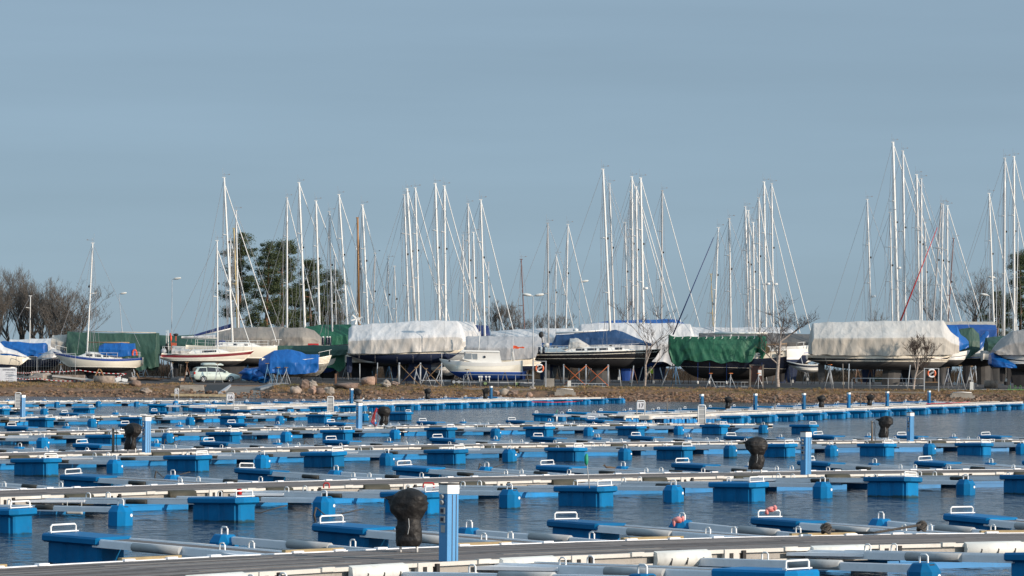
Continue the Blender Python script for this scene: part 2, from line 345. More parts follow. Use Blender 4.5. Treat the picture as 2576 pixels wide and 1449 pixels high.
# ------------------------------------------------------------ piers
def fit2(pts):
    # quadratic least squares Y = a + bX + cX^2
    S = [[0] * 4 for _ in range(3)]
    for X, Y in pts:
        u = (1, X, X * X)
        for i in range(3):
            for j in range(3): S[i][j] += u[i] * u[j]
            S[i][3] += u[i] * Y
    for i in range(3):
        p = max(range(i, 3), key=lambda q: abs(S[q][i])); S[i], S[p] = S[p], S[i]
        for q in range(3):
            if q != i:
                f_ = S[q][i] / S[i][i]
                for j in range(4): S[q][j] -= f_ * S[i][j]
    return [S[i][3] / S[i][i] for i in range(3)]
class Pier:
    def __init__(s, name, near, width, psi=-50.0, lin_=False):
        s.name = name; s.W = width; s.psi = R(psi)
        pts = [(q.x, q.y) for q in (G(x, y, DECK) for x, y in near)]
        s.c = fit2(pts) if not lin_ else None
        if lin_:
            (x0, y0), (x1, y1) = pts[0], pts[-1]; b = (y1 - y0) / (x1 - x0); s.c = [y0 - b * x0, b, 0]
        s.pts = pts
    def near(s, X): return Vector((X, s.c[0] + s.c[1] * X + s.c[2] * X * X, 0))
    def nrm(s, X):
        t = Vector((1, s.c[1] + 2 * s.c[2] * X, 0)).normalized(); return Vector((-t.y, t.x, 0))
    def far(s, X): return s.near(X) + s.nrm(X) * s.W
    def fdir(s, X):
        n = s.nrm(X); a = math.atan2(-n.x, n.y); a = 0.5 * a + 0.5 * (-s.psi) + R(3)
        return Vector((-math.sin(a), math.cos(a), 0))
    def solve(s, px, L, side, z=.4, dx=0):
        lo, hi = -60, 60
        for _ in range(50):
            X = (lo + hi) / 2; d = s.fdir(X)
            root = s.far(X) if side > 0 else s.near(X)
            tip = root + d * L * side
            if tip.y < 5: lo = X; continue
            if proj((tip.x, tip.y, z))[0] < px: lo = X
            else: hi = X
        return X, root, d * side
    def walkway(s, px0, px1, fender_mat, label, floats=True, seg=3.2, far_tan=True, cream=True):
        X0 = s.solve(px0, 0, -1, DECK)[0]; X1 = s.solve(px1, 0, -1, DECK)[0]
        root = empty('walkway_pontoon', s.near((X0 + X1) / 2)); tag(root, label, 'walkway', 'floating walkways of the marina')
        org = root.location.copy()
        # arc sampling
        xs = [X0]; 
        while xs[-1] < X1:
            t = Vector((1, s.c[1] + 2 * s.c[2] * xs[-1], 0)).length; xs.append(xs[-1] + seg / t)
        deck = MB(); und = MB(); nrail = MB(); frail = MB()
        NP = 20
        for i in range(len(xs) - 1):
            a, b = xs[i], xs[i + 1]
            na, nb = s.near(a) - org, s.near(b) - org; fa, fb = s.far(a) - org, s.far(b) - org
            for k in range(NP):
                u0 = .03 + .94 * k / NP; u1 = u0 + .94 / NP - .008
                zz = DECK + random.uniform(-.003, .003)
                q = [na.lerp(fa, u0), nb.lerp(fb, u0), nb.lerp(fb, u1), na.lerp(fa, u1)]
                deck.hexa([(p.x, p.y, zz - .04) for p in q] + [(p.x, p.y, zz) for p in q], random.choice((0, 0, 1, 2, 0, 1)))
            # near frame : top rail, bottom rail, joints
            d = (nb - na).normalized(); n2 = Vector((d.y, -d.x, 0))
            def at(u, off, z, A=na, B=nb): p = A.lerp(B, u) + n2 * off; return (p.x, p.y, z)
            nrail.beam(at(.0, .02, DECK + .0), at(1, .02, DECK + .0), .06, .055, 0)
            nrail.beam(at(.0, .02, DECK - .15), at(1, .02, DECK - .15), .05, .03, 0)
            nrail.beam(at(.0, -.06, DECK - .08), at(1, -.06, DECK - .08), .02, .11, 2)
            jo = .04
            nrail.beam(at(jo, .035, DECK - .08), at(jo + .09, .035, DECK - .08), .07, .22, 0)
            nrail.beam(at(jo + .03, .075, DECK - .08), at(jo + .05, .075, DECK - .08), .02, .11, 1)
            nrail.beam(at(jo + .11, .05, DECK - .08), at(jo + .13, .05, DECK - .08), .07, .18, 1)
            nrail.beam(at(.42, .04, DECK + .012), at(.50, .04, DECK + .012), .08, .06, 0)
            m_ = -n2
            def atf(u, off, z, A=fa, B=fb): p = A.lerp(B, u) + m_ * off; return (p.x, p.y, z)
            frail.beam(atf(0, .02, DECK - .02), atf(1, .02, DECK - .02), .06, .05, 0)
            frail.beam(atf(0, .0, DECK - .1), atf(1, .0, DECK - .1), .04, .13, 0)
            for uu in (.35, .6, .86): frail.beam(atf(uu - .03, .0, DECK + .012), atf(uu + .03, .0, DECK + .012), .09, .03, 0)
            if i % 1 == 0:
                pn = MB(); 
                if True:
                    big = fender_mat is m_panel; uj = random.uniform(-.02, .02)
                    ua, ub = (.58 + uj, .93 + uj) if big else (.62 + uj, .87 + uj)
                    rows = []
                    for u in (ua, ua + .005, ub - .005, ub):
                        k_ = .6 if u in (ua, ub) else 1.0
                        rows.append([at(u, .04, DECK - .19), at(u, .04 + .10 * k_, DECK - .19), at(u, .04 + .14 * k_, DECK - .08), at(u, .04 + .11 * k_, DECK + .02), at(u, .04, DECK + .045)])
                    pn.grid(rows, 0, True)
                    pn.face([0, 1, 2, 3, 4], 0); pn.face([19, 18, 17, 16, 15], 0)
                    for uu in ((ua + .07, (ua + ub) / 2, ub - .07) if big else ()): pn.beam(at(uu, .178, DECK - .16), at(uu + .008, .178, DECK - .06), .012, .02, 1)
                    pn.build('fender_panel', [fender_mat, m_dark], root)
                if far_tan:
                    tb = MB(); tb.beam(atf(.30 + uj, .05, DECK + .02), atf(.65 + uj, .05, DECK + .02), .08, .045); tb.build('timber_strip', m_tan, root)
            if floats:
                fl = MB(); cen = (na + nb + fa + fb) / 4
                ang = math.atan2(d.y, d.x)
                fl.box((cen.x, cen.y, -.02), (seg * .74, s.W * .96, .30), 0, ang); fl.box((cen.x, cen.y, .15), (seg * .60, s.W * .97, .09), 0, ang)
                fl.build('float', m_blueu, root)
        deck.build('deck', [m_deck, m_deck2, m_deck3], root); nrail.build('side_frame', [m_cream, m_dark, m_web_shade], root); frail.build('edge_rail', m_alu, root)
        return root
    def fingers(s, xs, side, kind, fk, what, gname, tiltz=.10, L=None, smax=1.0, wm=1.0):
        xs = sorted(xs); vis = [x for x in xs if -30 < x < 2620]
        for x in xs:
            L0 = LF if kind == 'f' else LB
            LL = L or L0
            X, root, d = s.solve(x, LL if kind == 'f' else LL, side)
            o = copy_tree(PROTO[kind + fk]); o.location = (root.x, root.y, 0)
            o.rotation_mode = 'QUATERNION'
            ang = math.atan2(d.y, d.x)
            tl = random.uniform(.6, 1.3) * tiltz / L0
            o.rotation_quaternion = (Matrix.Rotation(ang + random.gauss(0, .012), 3, 'Z') @ Matrix.Rotation(-tl, 3, 'Y') @ Matrix.Rotation(random.gauss(0, .02), 3, 'X')).to_quaternion()
            o.scale = (LL / L0, wm, 1)
            nm = 'wide finger, big blue float' if kind == 'f' else 'narrow boom, small blue float'
            if x in vis: lab = f"{nm}, {ORD[vis.index(x)]} from left, {what}"
            else: lab = f"{nm}, cut off at {'left' if x < 1288 else 'right'} frame edge, {what}"
            tag(o, lab, 'finger pontoon' if kind == 'f' else 'mooring boom', gname)
# ------------------------------------------------------------ marina layout
p1 = Pier('p1', [(644, 1446), (1128, 1414), (1288, 1408.5), (1932, 1385.6), (2576, 1366.4)], 3.3, -47)
p2 = Pier('p2', [(0, 1255.4), (312, 1243), (644, 1229.5), (1288, 1212.3), (1932, 1201), (2576, 1190)], 3.3, -50)
p3 = Pier('p3', [(0, 1149), (644, 1137), (1288, 1122.7), (1932, 1115), (2576, 1111)], 3.3, -50)
p4 = Pier('p4', [(0, 1094.5), (644, 1081), (1288, 1073), (1832, 1068)], 3.3, -50)
p5 = Pier('p5', [(0, 1052), (250, 1049), (565, 1044), (860, 1039)], 2.0, -52)
p1.walkway(-250, 2900, m_panel, 'nearest floating walkway with dark plank deck and big grey fender panels')
p2.walkway(-300, 2800, m_olive, 'second floating walkway from the camera, olive fender panels on its cream frame', far_tan=False)
p3.walkway(-300, 2800, m_olive, 'third floating walkway from the camera, carrying the pedestal at far left of centre', far_tan=False)
p4.walkway(-200, 1860, m_olive, 'fourth floating walkway from the camera, ending right of centre', far_tan=False)
p5.walkway(-200, 890, m_olive, 'fifth floating walkway from the camera, short one ending left of centre', far_tan=False)
N = {1: 'nearest walkway', 2: 'second walkway', 3: 'third walkway', 4: 'fourth walkway', 5: 'fifth walkway', 6: 'short sixth walkway at left'}
def both(p, i, fbig, fsm, nbig, nsm, fk='d'):
    p.fingers(fbig, 1, 'f', fk, 'far side of ' + N[i], 'fingers along the ' + N[i])
    p.fingers(fsm, 1, 'b', fk, 'far side of ' + N[i], 'booms along the ' + N[i])
    p.fingers(nbig, -1, 'f', fk, 'near side of ' + N[i], 'fingers along the ' + N[i])
    p.fingers(nsm, -1, 'b', fk, 'near side of ' + N[i], 'booms along the ' + N[i])
both(p1, 1, [-640, 143, 826, 1411, 1925, 2408], [558, 1180, 1715, 2222], [2020, 2743, 1290], [1620, 2324], 'g')
both(p2, 2, [-330, 172, 616, 1010, 1372, 1707, 2026, 2317, 2600], [433, 846, 1224, 1568, 1890, 2197, 2489, -80], [68, 621, 1103, 1528, 1921, 2291, 2640], [306, 824, 1284, 1694, 2071, 2431, 2760])
both(p3, 3, [-130, 204, 522, 826, 1094, 1351, 1597, 1830, 2053, 2268, 2477], [53, 395, 699, 977, 1246, 1500, 1734, 1963, 2184, 2396], [134, 511, 850, 1161, 1459, 1732, 1990, 2241, 2482, 2715], [290, 657, 972, 1284, 1571, 1838, 2091, 2337, 2574])
both(p4, 4, [25, 310, 579, 828, 1058, 1279, 1486], [170, 450, 700, 940, 1165, 1380], [-20, 293, 595, 879, 1140, 1385, 1615, 1828, 2046], [107, 425, 720, 993, 1246, 1481, 1707, 1921])
both(p5, 5, [-80, 161, 385, 593], [60, 290], [128, 361, 610, 827, 1034], [234, 478, 704, 919])
p6 = Pier('p6', [(-200, 1030), (0, 1028), (82, 1026.5)], 2.0, -52)
p6.walkway(-150, 90, m_olive, 'short stub of a sixth floating walkway at the left edge of the picture', far_tan=False)
p6.fingers([17, 232], -1, 'f', 'd', 'near side of ' + N[6], 'fingers along the sixth walkway'); p6.fingers([112], -1, 'b', 'd', 'near side of ' + N[6], 'booms along the sixth walkway')
# ------------------------------------------------------------ shore piers 15, 16, 17 (straight, running away from the camera)
def shore_pier(label, A, B, nleft, nright, s, L, name, xl_off=0.0, small_right=True, small_only=False, swing=0.0):
    A = Vector(A); B = Vector(B); d = (B - A); LEN = d.length; d.normalize(); n = Vector((-d.y, d.x, 0)); Wd = 2.0
    root = empty('walkway_pontoon', (A + B) / 2); tag(root, label, 'walkway', 'floating walkways of the marina'); org = root.location.copy()
    dk = MB(); rl = MB(); NP = 8
    a = A - org; b = B - org; a.z = b.z = 0
    for k in range(NP):
        o0 = -Wd / 2 + Wd * (k + .5) / NP
        dk.beam(tuple(a + n * o0 + Vector((0, 0, DECK))), tuple(b + n * o0 + Vector((0, 0, DECK))), Wd / NP - .02, .04)
    for sg in (-1, 1):
        rl.beam(tuple(a + n * sg * Wd / 2 + Vector((0, 0, DECK - .04))), tuple(b + n * sg * Wd / 2 + Vector((0, 0, DECK - .04))), .09, .2)
    rl.beam(tuple(a - n * Wd / 2 + Vector((0, 0, DECK - .04)) - d * .05), tuple(a + n * Wd / 2 + Vector((0, 0, DECK - .04)) - d * .05), .09, .22)
    t = 1.5
    while t < LEN - 1:
        c = a + d * t; fl = MB(); fl.box((c.x, c.y, 0), (2.2, Wd * .95, .36), 0, math.atan2(d.y, d.x)); fl.build('float', m_blueu, root); t += 3.4
    dk.build('deck', m_deck, root); rl.build('side_frame', m_cream, root)
    for side, cnt in ((1, nleft), (-1, nright)):
        sname = 'left' if side > 0 else 'right'
        for i in range(cnt):
            for kind, dt in (('f', 0.0), ('b', s * .5)):
                if small_only: kind = 'b'
                t = 1.2 + i * s + dt
                if t > LEN - .5: continue
                c = A + d * t + n * side * Wd / 2
                fd = n * side
                L0 = LF if kind == 'f' else LB
                LL = L if kind == 'f' else L * .88
                o = copy_tree(PROTO[kind + 'd']) ; o.location = (c.x, c.y, 0)
                o.rotation_mode = 'QUATERNION'; o.rotation_quaternion = (Matrix.Rotation(math.atan2(fd.y, fd.x), 3, 'Z') @ Matrix.Rotation(-random.uniform(.7, 1.2) * .11 / L0, 3, 'Y')).to_quaternion(); o.scale = (LL / L0, 1, 1)
                nm = 'wide finger, big blue float' if kind == 'f' else 'narrow boom, small blue float'
                tag(o, f"{nm}, {ORD[i]} from outer end, {sname} side, {name}", 'finger pontoon' if kind == 'f' else 'mooring boom', ('fingers' if kind == 'f' else 'booms') + ' along ' + name)
    return d, n
g16a = G(585, 1024, DECK); g16b = P(1330, 1000, 318); 
shore_pier('floating walkway running ashore behind the sign numbered 16', (g16a.x, g16a.y, 0), (-0.0 + 7.0, 318, 0), 14, 14, 6.2, 5.0, 'walkway sixteen')
g17a = G(1590, 1048, DECK)
shore_pier('floating walkway running ashore behind the sign numbered 17', (g17a.x, g17a.y, 0), (g17a.x + 36.5, g17a.y + 112, 0), 18, 18, 6.3, 5.0, 'walkway seventeen')
g15a = G(-60, 1016, DECK)
# pier 15: booms seen over the water at the far left, running out parallel to the bank
def pier15():
    A = Vector((G(-120, 1012, DECK).x, 288, 0)); B = Vector((-25.5, 305, 0))
    return A, B
A15, B15 = pier15()
p15 = Pier('p15', [(-200, 1013), (0, 1010), (300, 1009), (520, 1008)], 1.6, -62)
p15.walkway(-150, 530, m_cream, 'low floating walkway under the left bank with only narrow booms', far_tan=False)
p15.fingers([40, 90, 145, 248, 345, 441, 539, 620][2:], -1, 'b', 'd', 'near side of bank walkway', 'booms along the walkway under the bank', L=3.4)
p15.fingers([-60, 20, 110, 205, 296, 388, 480], 1, 'b', 'd', 'far side of bank walkway', 'booms along the walkway under the bank', L=3.4)
# T-head floats at the outer ends
def thead(x0, x1, y, label, nm):
    a = G(x0, y, DECK); b = G(x1, y - 1.5, DECK); r = empty('end_pontoon', ((a.x + b.x) / 2, (a.y + b.y) / 2, 0)); tag(r, label, 'pontoon', 'end pontoons')
    a = a - r.location; b = b - r.location; d = (b - a).normalized(); n = Vector((-d.y, d.x, 0)); L = (b - a).length
    mb = MB(); mb.beam(a, b, .10, .12); mb.beam(a + n * 1.2, b + n * 1.2, .1, .12)
    for i in range(int(L / .6) + 1):
        c = a + d * (i * .6); mb.box((c.x, c.y, DECK - .06), (.1, .1, .2), 0, math.atan2(d.y, d.x))
    mb.build('side_frame', m_cream, r)
    mb = MB()
    for k in range(6):
        mb.beam(a + n * (.1 + .2 * k + .1) + Vector((0, 0, .0)), b + n * (.1 + .2 * k + .1), .18, .05)
    mb.build('deck', m_deck, r)
    nf = max(2, int(L / 1.25))
    for i in range(nf):
        c = a + d * (L * (i + .5) / nf) + n * .5
        mb = MB(); mb.box((0, 0, 0), (L / nf * .86, 1.0, .52), 0, math.atan2(d.y, d.x))
        for q in (-.3, 0, .3): mb.box((d.x * q * L / nf * .9 - n.x * .51, d.y * q * L / nf * .9 - n.y * .51, 0), (.04, .06, .5), 0, math.atan2(d.y, d.x))
        o = mb.build('float', m_blueu, r); o.location = (c.x, c.y, 0)
thead(515, 655, 1022, 'white framed end pontoon on blue floats below the sign numbered 16', '')
thead(1571, 1800, 1048.5, 'white framed end pontoon on blue floats below the sign numbered 17', '')
# ------------------------------------------------------------ pedestals
def pedestal(x, y, lab, dark=False, H=1.1, zoff=0.0):
    g = G(x, y, DECK); r = empty('power_pedestal', g); tag(r, lab, 'power pedestal', 'blue power pedestals on the walkways')
    base = m_blue if dark else m_lblue; wd = .19
    rz = R(38)
    mb = MB(); mb.box((0, 0, (H - .13) / 2), (wd, wd, H - .13), 0, rz); mb.build('column', base, r)
    mb = MB()
    nx, ny = math.cos(rz - math.pi / 2), math.sin(rz - math.pi / 2)
    ux, uy = math.cos(rz), math.sin(rz)
    for q in (-.012, .055): mb.box((nx * (wd / 2 + .001) + ux * q, ny * (wd / 2 + .001) + uy * q, (H - .13) / 2), (.010, .008, H - .15), 0, rz)
    mb.build('groove', m_num, r)
    mb = MB(); mb.box((0, 0, H - .065), (wd * 1.06, wd * 1.06, .12), 0, rz); mb.build('lamp_cap', m_white, r)
    mb = MB(); mb.box((0, 0, H + .006), (wd * 1.1, wd * 1.1, .02), 0, rz); mb.build('cap_top', m_dark, r)
    lx, ly = -ux, -uy
    for i, z in enumerate((.90, .82)):
        mb = MB(); c = (lx * (wd / 2 + .012), ly * (wd / 2 + .012), z); mb.tube([c, (c[0] + lx * .03, c[1] + ly * .03, c[2] - .01)], .035, 8); mb.build('socket', m_fendg, r)
    for z in (.70, .58):
        mb = MB(); mb.box((lx * (wd / 2 + .01), ly * (wd / 2 + .01), z), (.02, .1, .09), 0, rz); mb.box((lx * (wd / 2 + .022), ly * (wd / 2 + .022), z), (.012, .06, .05), 1, rz); mb.build('meter_window', [m_fendg, m_num], r)
    mb = MB(); mb.box((lx * (wd / 2 + .004), ly * (wd / 2 + .004), .45), (.008, .09, .10), 0, rz); mb.build('sticker', m_fendg, r)
    return r
for x, y, l, dk, H in [(1128, 1412, 'tall light blue pedestal on the nearest walkway, closest to the camera', 0, 1.06), (2027, 1196, 'light blue pedestal on the second walkway, right of the bagged unit', 0, 1.1),
    (368, 1140.5, 'light blue pedestal on the third walkway at left, beside a bagged unit', 0, 1.1), (2290, 1112, 'light blue pedestal on the third walkway at right', 0, 1.1),
    (903, 1078, 'light blue pedestal on the fourth walkway with a gull on top', 0, 1.1), (57, 1049.5, 'light blue pedestal on the fifth walkway at the left edge', 0, 1.1),
    (884, 1016.5, 'deep blue pedestal behind the one with the gull', 1, 1.1), (1235, 1005, 'deep blue pedestal below the blue-bottomed fishing boat', 1, 1.1),
    (1765, 1036, 'deep blue pedestal, leftmost on the walkway with sign 17', 1, 1.1), (1900, 1033, 'deep blue pedestal, second from left on the walkway with sign 17', 1, 1.1),
    (2022, 1030.5, 'deep blue pedestal, third from left on the walkway with sign 17', 1, 1.1), (2135, 1027, 'deep blue pedestal, fourth from left on the walkway with sign 17', 1, 1.1),
    (2232, 1022, 'deep blue pedestal, fifth from left on the walkway with sign 17', 1, 1.1), (2337, 1018, 'deep blue pedestal, rightmost, below the framed life ring', 1, 1.1)]:
    pedestal(x, y, l, dk, H)
# bagged units
def bagged(x, y, h_px, lab, disc_right=True):
    g = G(x, y, DECK); dist = g.y; H = h_px * dist / F; s = H / .92
    r = empty('bagged_unit', g); tag(r, lab, 'bagged unit', 'pump units wrapped in black plastic on the walkways')
    mb = MB(); sd_ = x * .013
    def crease(p, f, o_): n_ = noise.noise(Vector(p) * f + Vector((sd_, o_, 0))); return 1 - 2.4 * abs(n_)
    NR, NS = 34, 30; rows = []
    for i in range(NR + 1):
        v = i / NR; z = .09 + .85 * v
        T_ = ((0, .17, .12), (.1, .20, .14), (.3, .185, .14), (.44, .165, .12), (.52, .20, .14), (.62, .265, .17), (.74, .285, .18), (.86, .255, .17), (.94, .18, .13), (.985, .09, .07), (1.0, .02, .02))
        for q_ in range(len(T_) - 1):
            if T_[q_][0] <= v <= T_[q_ + 1][0]:
                u_ = (v - T_[q_][0]) / (T_[q_ + 1][0] - T_[q_][0]); hw = T_[q_][1] + (T_[q_ + 1][1] - T_[q_][1]) * u_; hd = T_[q_][2] + (T_[q_ + 1][2] - T_[q_][2]) * u_
        cx = -.03 + .06 * v
        row = []
        for k in range(NS):
            a_ = 2 * math.pi * k / NS; cx_, sy = math.cos(a_), math.sin(a_); k4 = (abs(cx_) ** 2.5 + abs(sy) ** 2.5) ** (-1 / 2.5)
            d_ = Vector((cx_ * k4, sy * k4, v * 3))
            q = 1 + .16 * crease((d_.x, d_.y, d_.z), 1.3, 2) * .6 + .09 * crease((d_.x, d_.y, d_.z), 3.2, 9) + (.26 * (v if v < .9 else .9) + .06) * noise.noise(d_ * 1.1 + Vector((0, 0, sd_)))
            sk_ = .05 * math.sin(v * 5 + sd_)
            row.append((cx + sk_ * s * .5 + cx_ * k4 * hw * .9 * q * s, sy * k4 * hd * q * s, z * s))
        rows.append([(p[0] if True else 0, p[1], p[2]) for p in row])
    mb.grid(rows, 0, True, True); mb.face([k for k in range(NS)][::-1]); mb.face([NR * NS + k for k in range(NS)])
    # folded corner of the bag sticking out
    b0 = len(mb.v); mb.v += [(-.20 * s, -.05 * s, .84 * s), (-.22 * s, .06 * s, .70 * s), (-.38 * s, .02 * s, .80 * s), (-.20 * s, -.10 * s, .74 * s)]
    for f_ in ((0, 2, 3), (0, 1, 2), (1, 3, 2)): mb.face([b0 + q for q in f_])
    mb.build('plastic_bag', m_black, r)
    for sg in (-1, 1):
        mb = MB(); mb.tube([(sg * .12 * s, 0, 0), (sg * .12 * s, 0, .14 * s)], .022 * s, 6); mb.build('leg', m_white, r)
    mb = MB(); mb.tube([(.0, -.19 * s, .5 * s), (.01, -.2 * s, .38 * s), (-.01, -.19 * s, .27 * s)], .006 * s, 4); mb.build('tie_string', m_fendg, r)
    return r
for x, y, h, l in [(1028, 1389, 158, 'large black bagged unit beside the nearest pedestal'), (1903, 1190, 90, 'black bagged unit left of the pedestal on the second walkway'),
    (331, 1139, 74, 'black bagged unit left of the pedestal on the third walkway'), (2226, 1107, 60, 'black bagged unit left of the right-hand pedestal on the third walkway'),
    (966, 1075, 52, 'black bagged unit with a red hose on the fourth walkway'), (898, 1014, 36, 'small black bagged unit beside the deep blue pedestal behind the gull'),
    (1076, 1007, 30, 'small black bagged unit standing by itself in front of the bank boulders'), (1222, 1006, 30, 'small black bagged unit left of the pedestal below the fishing boat'),
    (1832, 1031, 33, 'small black bagged unit between the two leftmost deep blue pedestals of walkway 17'), (2067, 1028, 33, 'small black bagged unit right of the third deep blue pedestal of walkway 17'),
    (2189, 1023, 30, 'small black bagged unit between the fourth and fifth deep blue pedestals of walkway 17')]:
    bagged(x, y, h, l)
# wooden posts
m_post = mat('grey_post_wood', (0.22, 0.19, 0.16), 0.9, var=0.2, scale=6, stretch=(4, 4, 0.6))
for x, y, h, l in [(284, 1138, 62, 'grey wooden post left of the black bagged unit on the third walkway'), (2193, 1109, 50, 'weathered wooden post left of the bagged unit on the third walkway at right'),
                   (1678, 1040, 38, 'thin wooden post between sign 17 and the empty sign frame'), (1826, 1030, 36, 'thin stake left of a small bagged unit on walkway 17'), (1068, 1006, 30, 'thin stake left of the lone small bagged unit'), (1949, 1031, 33, 'thin stake right of the second deep blue pedestal of walkway 17'), (2165, 1022, 30, 'thin stake right of the fourth deep blue pedestal of walkway 17')]:
    g = G(x, y, DECK); H = h * g.y / F; mb = MB(); rr = .045 if h > 45 else .03
    mb.tube([(0, 0, -.2), (.01, 0, H * .5), (-.005, 0, H)], rr, 7, 0, rr * .85)
    o = mb.build('mooring_post', m_post); o.location = g; tag(o, l, 'post')
    if h > 45:
        mb = MB(); mb.tube([(.02, -.05, H * .92), (.09, -.06, H * .95), (.12, -.05, H * .8), (.1, -.05, H * .4), (.14, -.05, .02)], .013, 5); mb.build('cable', m_dark, o)
# number signs
def text_mesh(txt, size, m, parent, loc, rot=(math.pi / 2, 0, 0), name='lettering', font_bold=False):
    cu = bpy.data.curves.new(name, 'FONT'); cu.body = txt; cu.size = size; cu.align_x = 'CENTER'; cu.align_y = 'CENTER'; cu.extrude = .002; cu.offset = .012 * size if font_bold else 0
    o = bpy.data.objects.new(name, cu); COL.objects.link(o)
    dg = bpy.context.evaluated_depsgraph_get(); me = bpy.data.meshes.new_from_object(o.evaluated_get(dg)); bpy.data.objects.remove(o)
    me.materials.clear(); me.materials.append(m)
    o = bpy.data.objects.new(name, me); COL.objects.link(o); o.parent = parent; o.location = loc; o.rotation_euler = rot; return o
def num_sign(x, ytop, ybot, wpx, num, lab, sub=None, board=True, hb=None, depth=None):
    g = G(x, ybot, DECK) if depth is None else P(x, ybot, depth)
    k = g.y / F; H = (ybot - ytop) * k; W = wpx * k
    r = empty('berth_sign', g); tag(r, lab, 'sign')
    mb = MB(); rad = W * .17
    path = [(-W / 2, 0, 0), (-W / 2, 0, H - rad), (-W / 2 + rad * .3, 0, H - rad * .3), (-W / 2 + rad, 0, H), (W / 2 - rad, 0, H), (W / 2 - rad * .3, 0, H - rad * .3), (W / 2, 0, H - rad), (W / 2, 0, 0)]
    mb.tube(path, .03, 6); mb.build('frame', m_white, r)
    hb = hb or H * .48
    mb = MB(); mb.box((0, .005, H - hb / 2 - .07), (W * .86, .02, hb)); mb.build('board', mat('sign_board', (.78, .78, .80), .4) if num else m_fendg, r)
    if num: text_mesh(num, hb * .78, m_num, r, (0, -.012, H - hb * .5 - .08 + (hb * .12 if sub else 0)), font_bold=True, name='number')
    if sub: text_mesh(sub, hb * .22, m_num, r, (0, -.012, H - hb * .95 - .03), name='small_lettering')
    if not num:
        for i in range(4):
            mb = MB(); mb.box((0, -.01, H - hb + hb * i / 4), (W * .84, .012, .02)); mb.build('crossbar', m_white, r)
num_sign(579, 989, 1023, 18, '16', 'white framed sign reading sixteen, left of the slipway foot')
num_sign(1612, 1008, 1046, 20, '17', 'white framed sign reading seventeen, right of the white mooring buoy')
num_sign(444.5, 977, 1003, 9.5, '15', 'small white sign reading 15 by the steps on the left bank', sub='35 - 43', depth=318)
num_sign(831, 997.5, 1038, 15, None, 'empty white sign frame standing between signs 16 and 17, left one', hb=.8)
num_sign(1765, 1019, 1065, 18, None, 'empty white sign frame at the end of the fourth walkway, right of sign 17', hb=.9)
num_sign(45, 988, 1025, 14, None, 'empty white sign frame beside the leftmost pedestal', hb=.8)
# gulls, ducks, odds and ends
m_gull = mat('gull_white', (.75, .75, .74), .7); m_gullg = mat('gull_grey', (.3, .32, .35), .7); m_duck = mat('duck_brown', (.12, .08, .05), .8)
def bird(loc, L, lab, cat, rz=0, brown=False):
    r = MB(); b_ = 1 if brown else 0
    rows = []; prof = [(-.62, .01, .06), (-.5, .05, .03), (-.3, .13, .0), (0, .18, 0), (.25, .15, .03), (.38, .10, .10), (.42, .085, .18), (.46, .10, .24), (.54, .09, .26), (.60, .04, .25), (.70, .012, .235)]
    for x, rr, z in prof:
        rows.append([(x * L, math.cos(a) * rr * L, (z + .25 + math.sin(a) * rr) * L) for a in [2 * math.pi * k / 10 for k in range(10)]])
    r.grid(rows, 0, True, True, mif=lambda i, k: (1 if (i in (1, 2, 3, 4) and 1 <= k <= 4) else (2 if i >= 9 else 0)))
    o = r.build(cat if cat != 'bird' else 'gull', [m_duck if brown else m_gull, m_duck if brown else m_gullg, m_tan]); o.location = loc; o.rotation_euler = (0, 0, rz); tag(o, lab, cat)
    if not brown:
        for sg in (-1, 1):
            mb = MB(); mb.tube([(0, sg * .05 * L, 0), (0, sg * .05 * L, .16 * L)], .008, 4); mb.build('leg', m_tan, o)
g = G(903, 1078, DECK); bird(g + Vector((0, 0, 1.10)), .36, 'white and grey gull perched on the pedestal of the fourth walkway', 'gull', R(10))
g = G(976, 1146, DECK)
gg = G(975, 1079, .45); bird(gg, .36, 'gull resting on a float lid just right of the red hose', 'gull', R(160))
for x, y, l in [(1087, 1268, 'brown duck swimming under the second walkway'), (1480, 1176, 'duck swimming left of the green brush')]:
    pass
bird(G(1093, 1269, -.05), .34, 'brown duck swimming under the third walkway left of centre', 'duck', R(170), True)
bird(G(1534, 1185, -.05), .34, 'brown duck swimming between the third and fourth walkways', 'duck', R(200), True)
# red hose
g = G(948, 1076, DECK); mb = MB()
for i in range(9):
    w_ = random.uniform(.08, .26); mb.tube([(-.02 + .03 * math.sin(i), -.05 + i * .008, .85), (-w_ * .7, -.05 + i * .01, .55), (-w_, -.06, .25), (-w_ * .3, -.07, .03), (.05, -.05, .3), (.03, -.05, .8)], .011, 5)
o = mb.build('garden_hose', m_red); o.location = g; tag(o, 'red hose hanging in loops beside the bagged unit on the fourth walkway', 'hose')
# mooring buoy
g = G(1398, 1058, 0); mb = MB(); mb.blob((0, 0, .12), (.23, .23, .23), 0, 14, 10, 0.02); o = mb.build('mooring_buoy', m_white); o.location = g; tag(o, 'round white mooring buoy floating left of the sign numbered 17', 'buoy')
mb = MB(); mb.tube([(0, 0, .33), (.05, 0, .5), (.1, -.02, .62)], .03, 5); mb.build('rope_eye', mat('teal_rope', (.05, .3, .2), .7), o)
# green brush standing on float of the second walkway
g = G(1477, 1228, .45); mb = MB(); H = 100 * g.y / F
mb.tube([(.05, 0, 0), (-.01, 0, H * .62)], .012, 6); o = mb.build('long_brush', m_fendg); o.location = g; tag(o, 'green headed brush standing upright on a float of the second walkway', 'brush')
mb = MB(); mb.blob((-.02, 0, H * .72), (.045, .045, .13), 0, 10, 8, .08); mb.build('brush_head', mat('brush_green', (.01, .30, .16), .6), o)
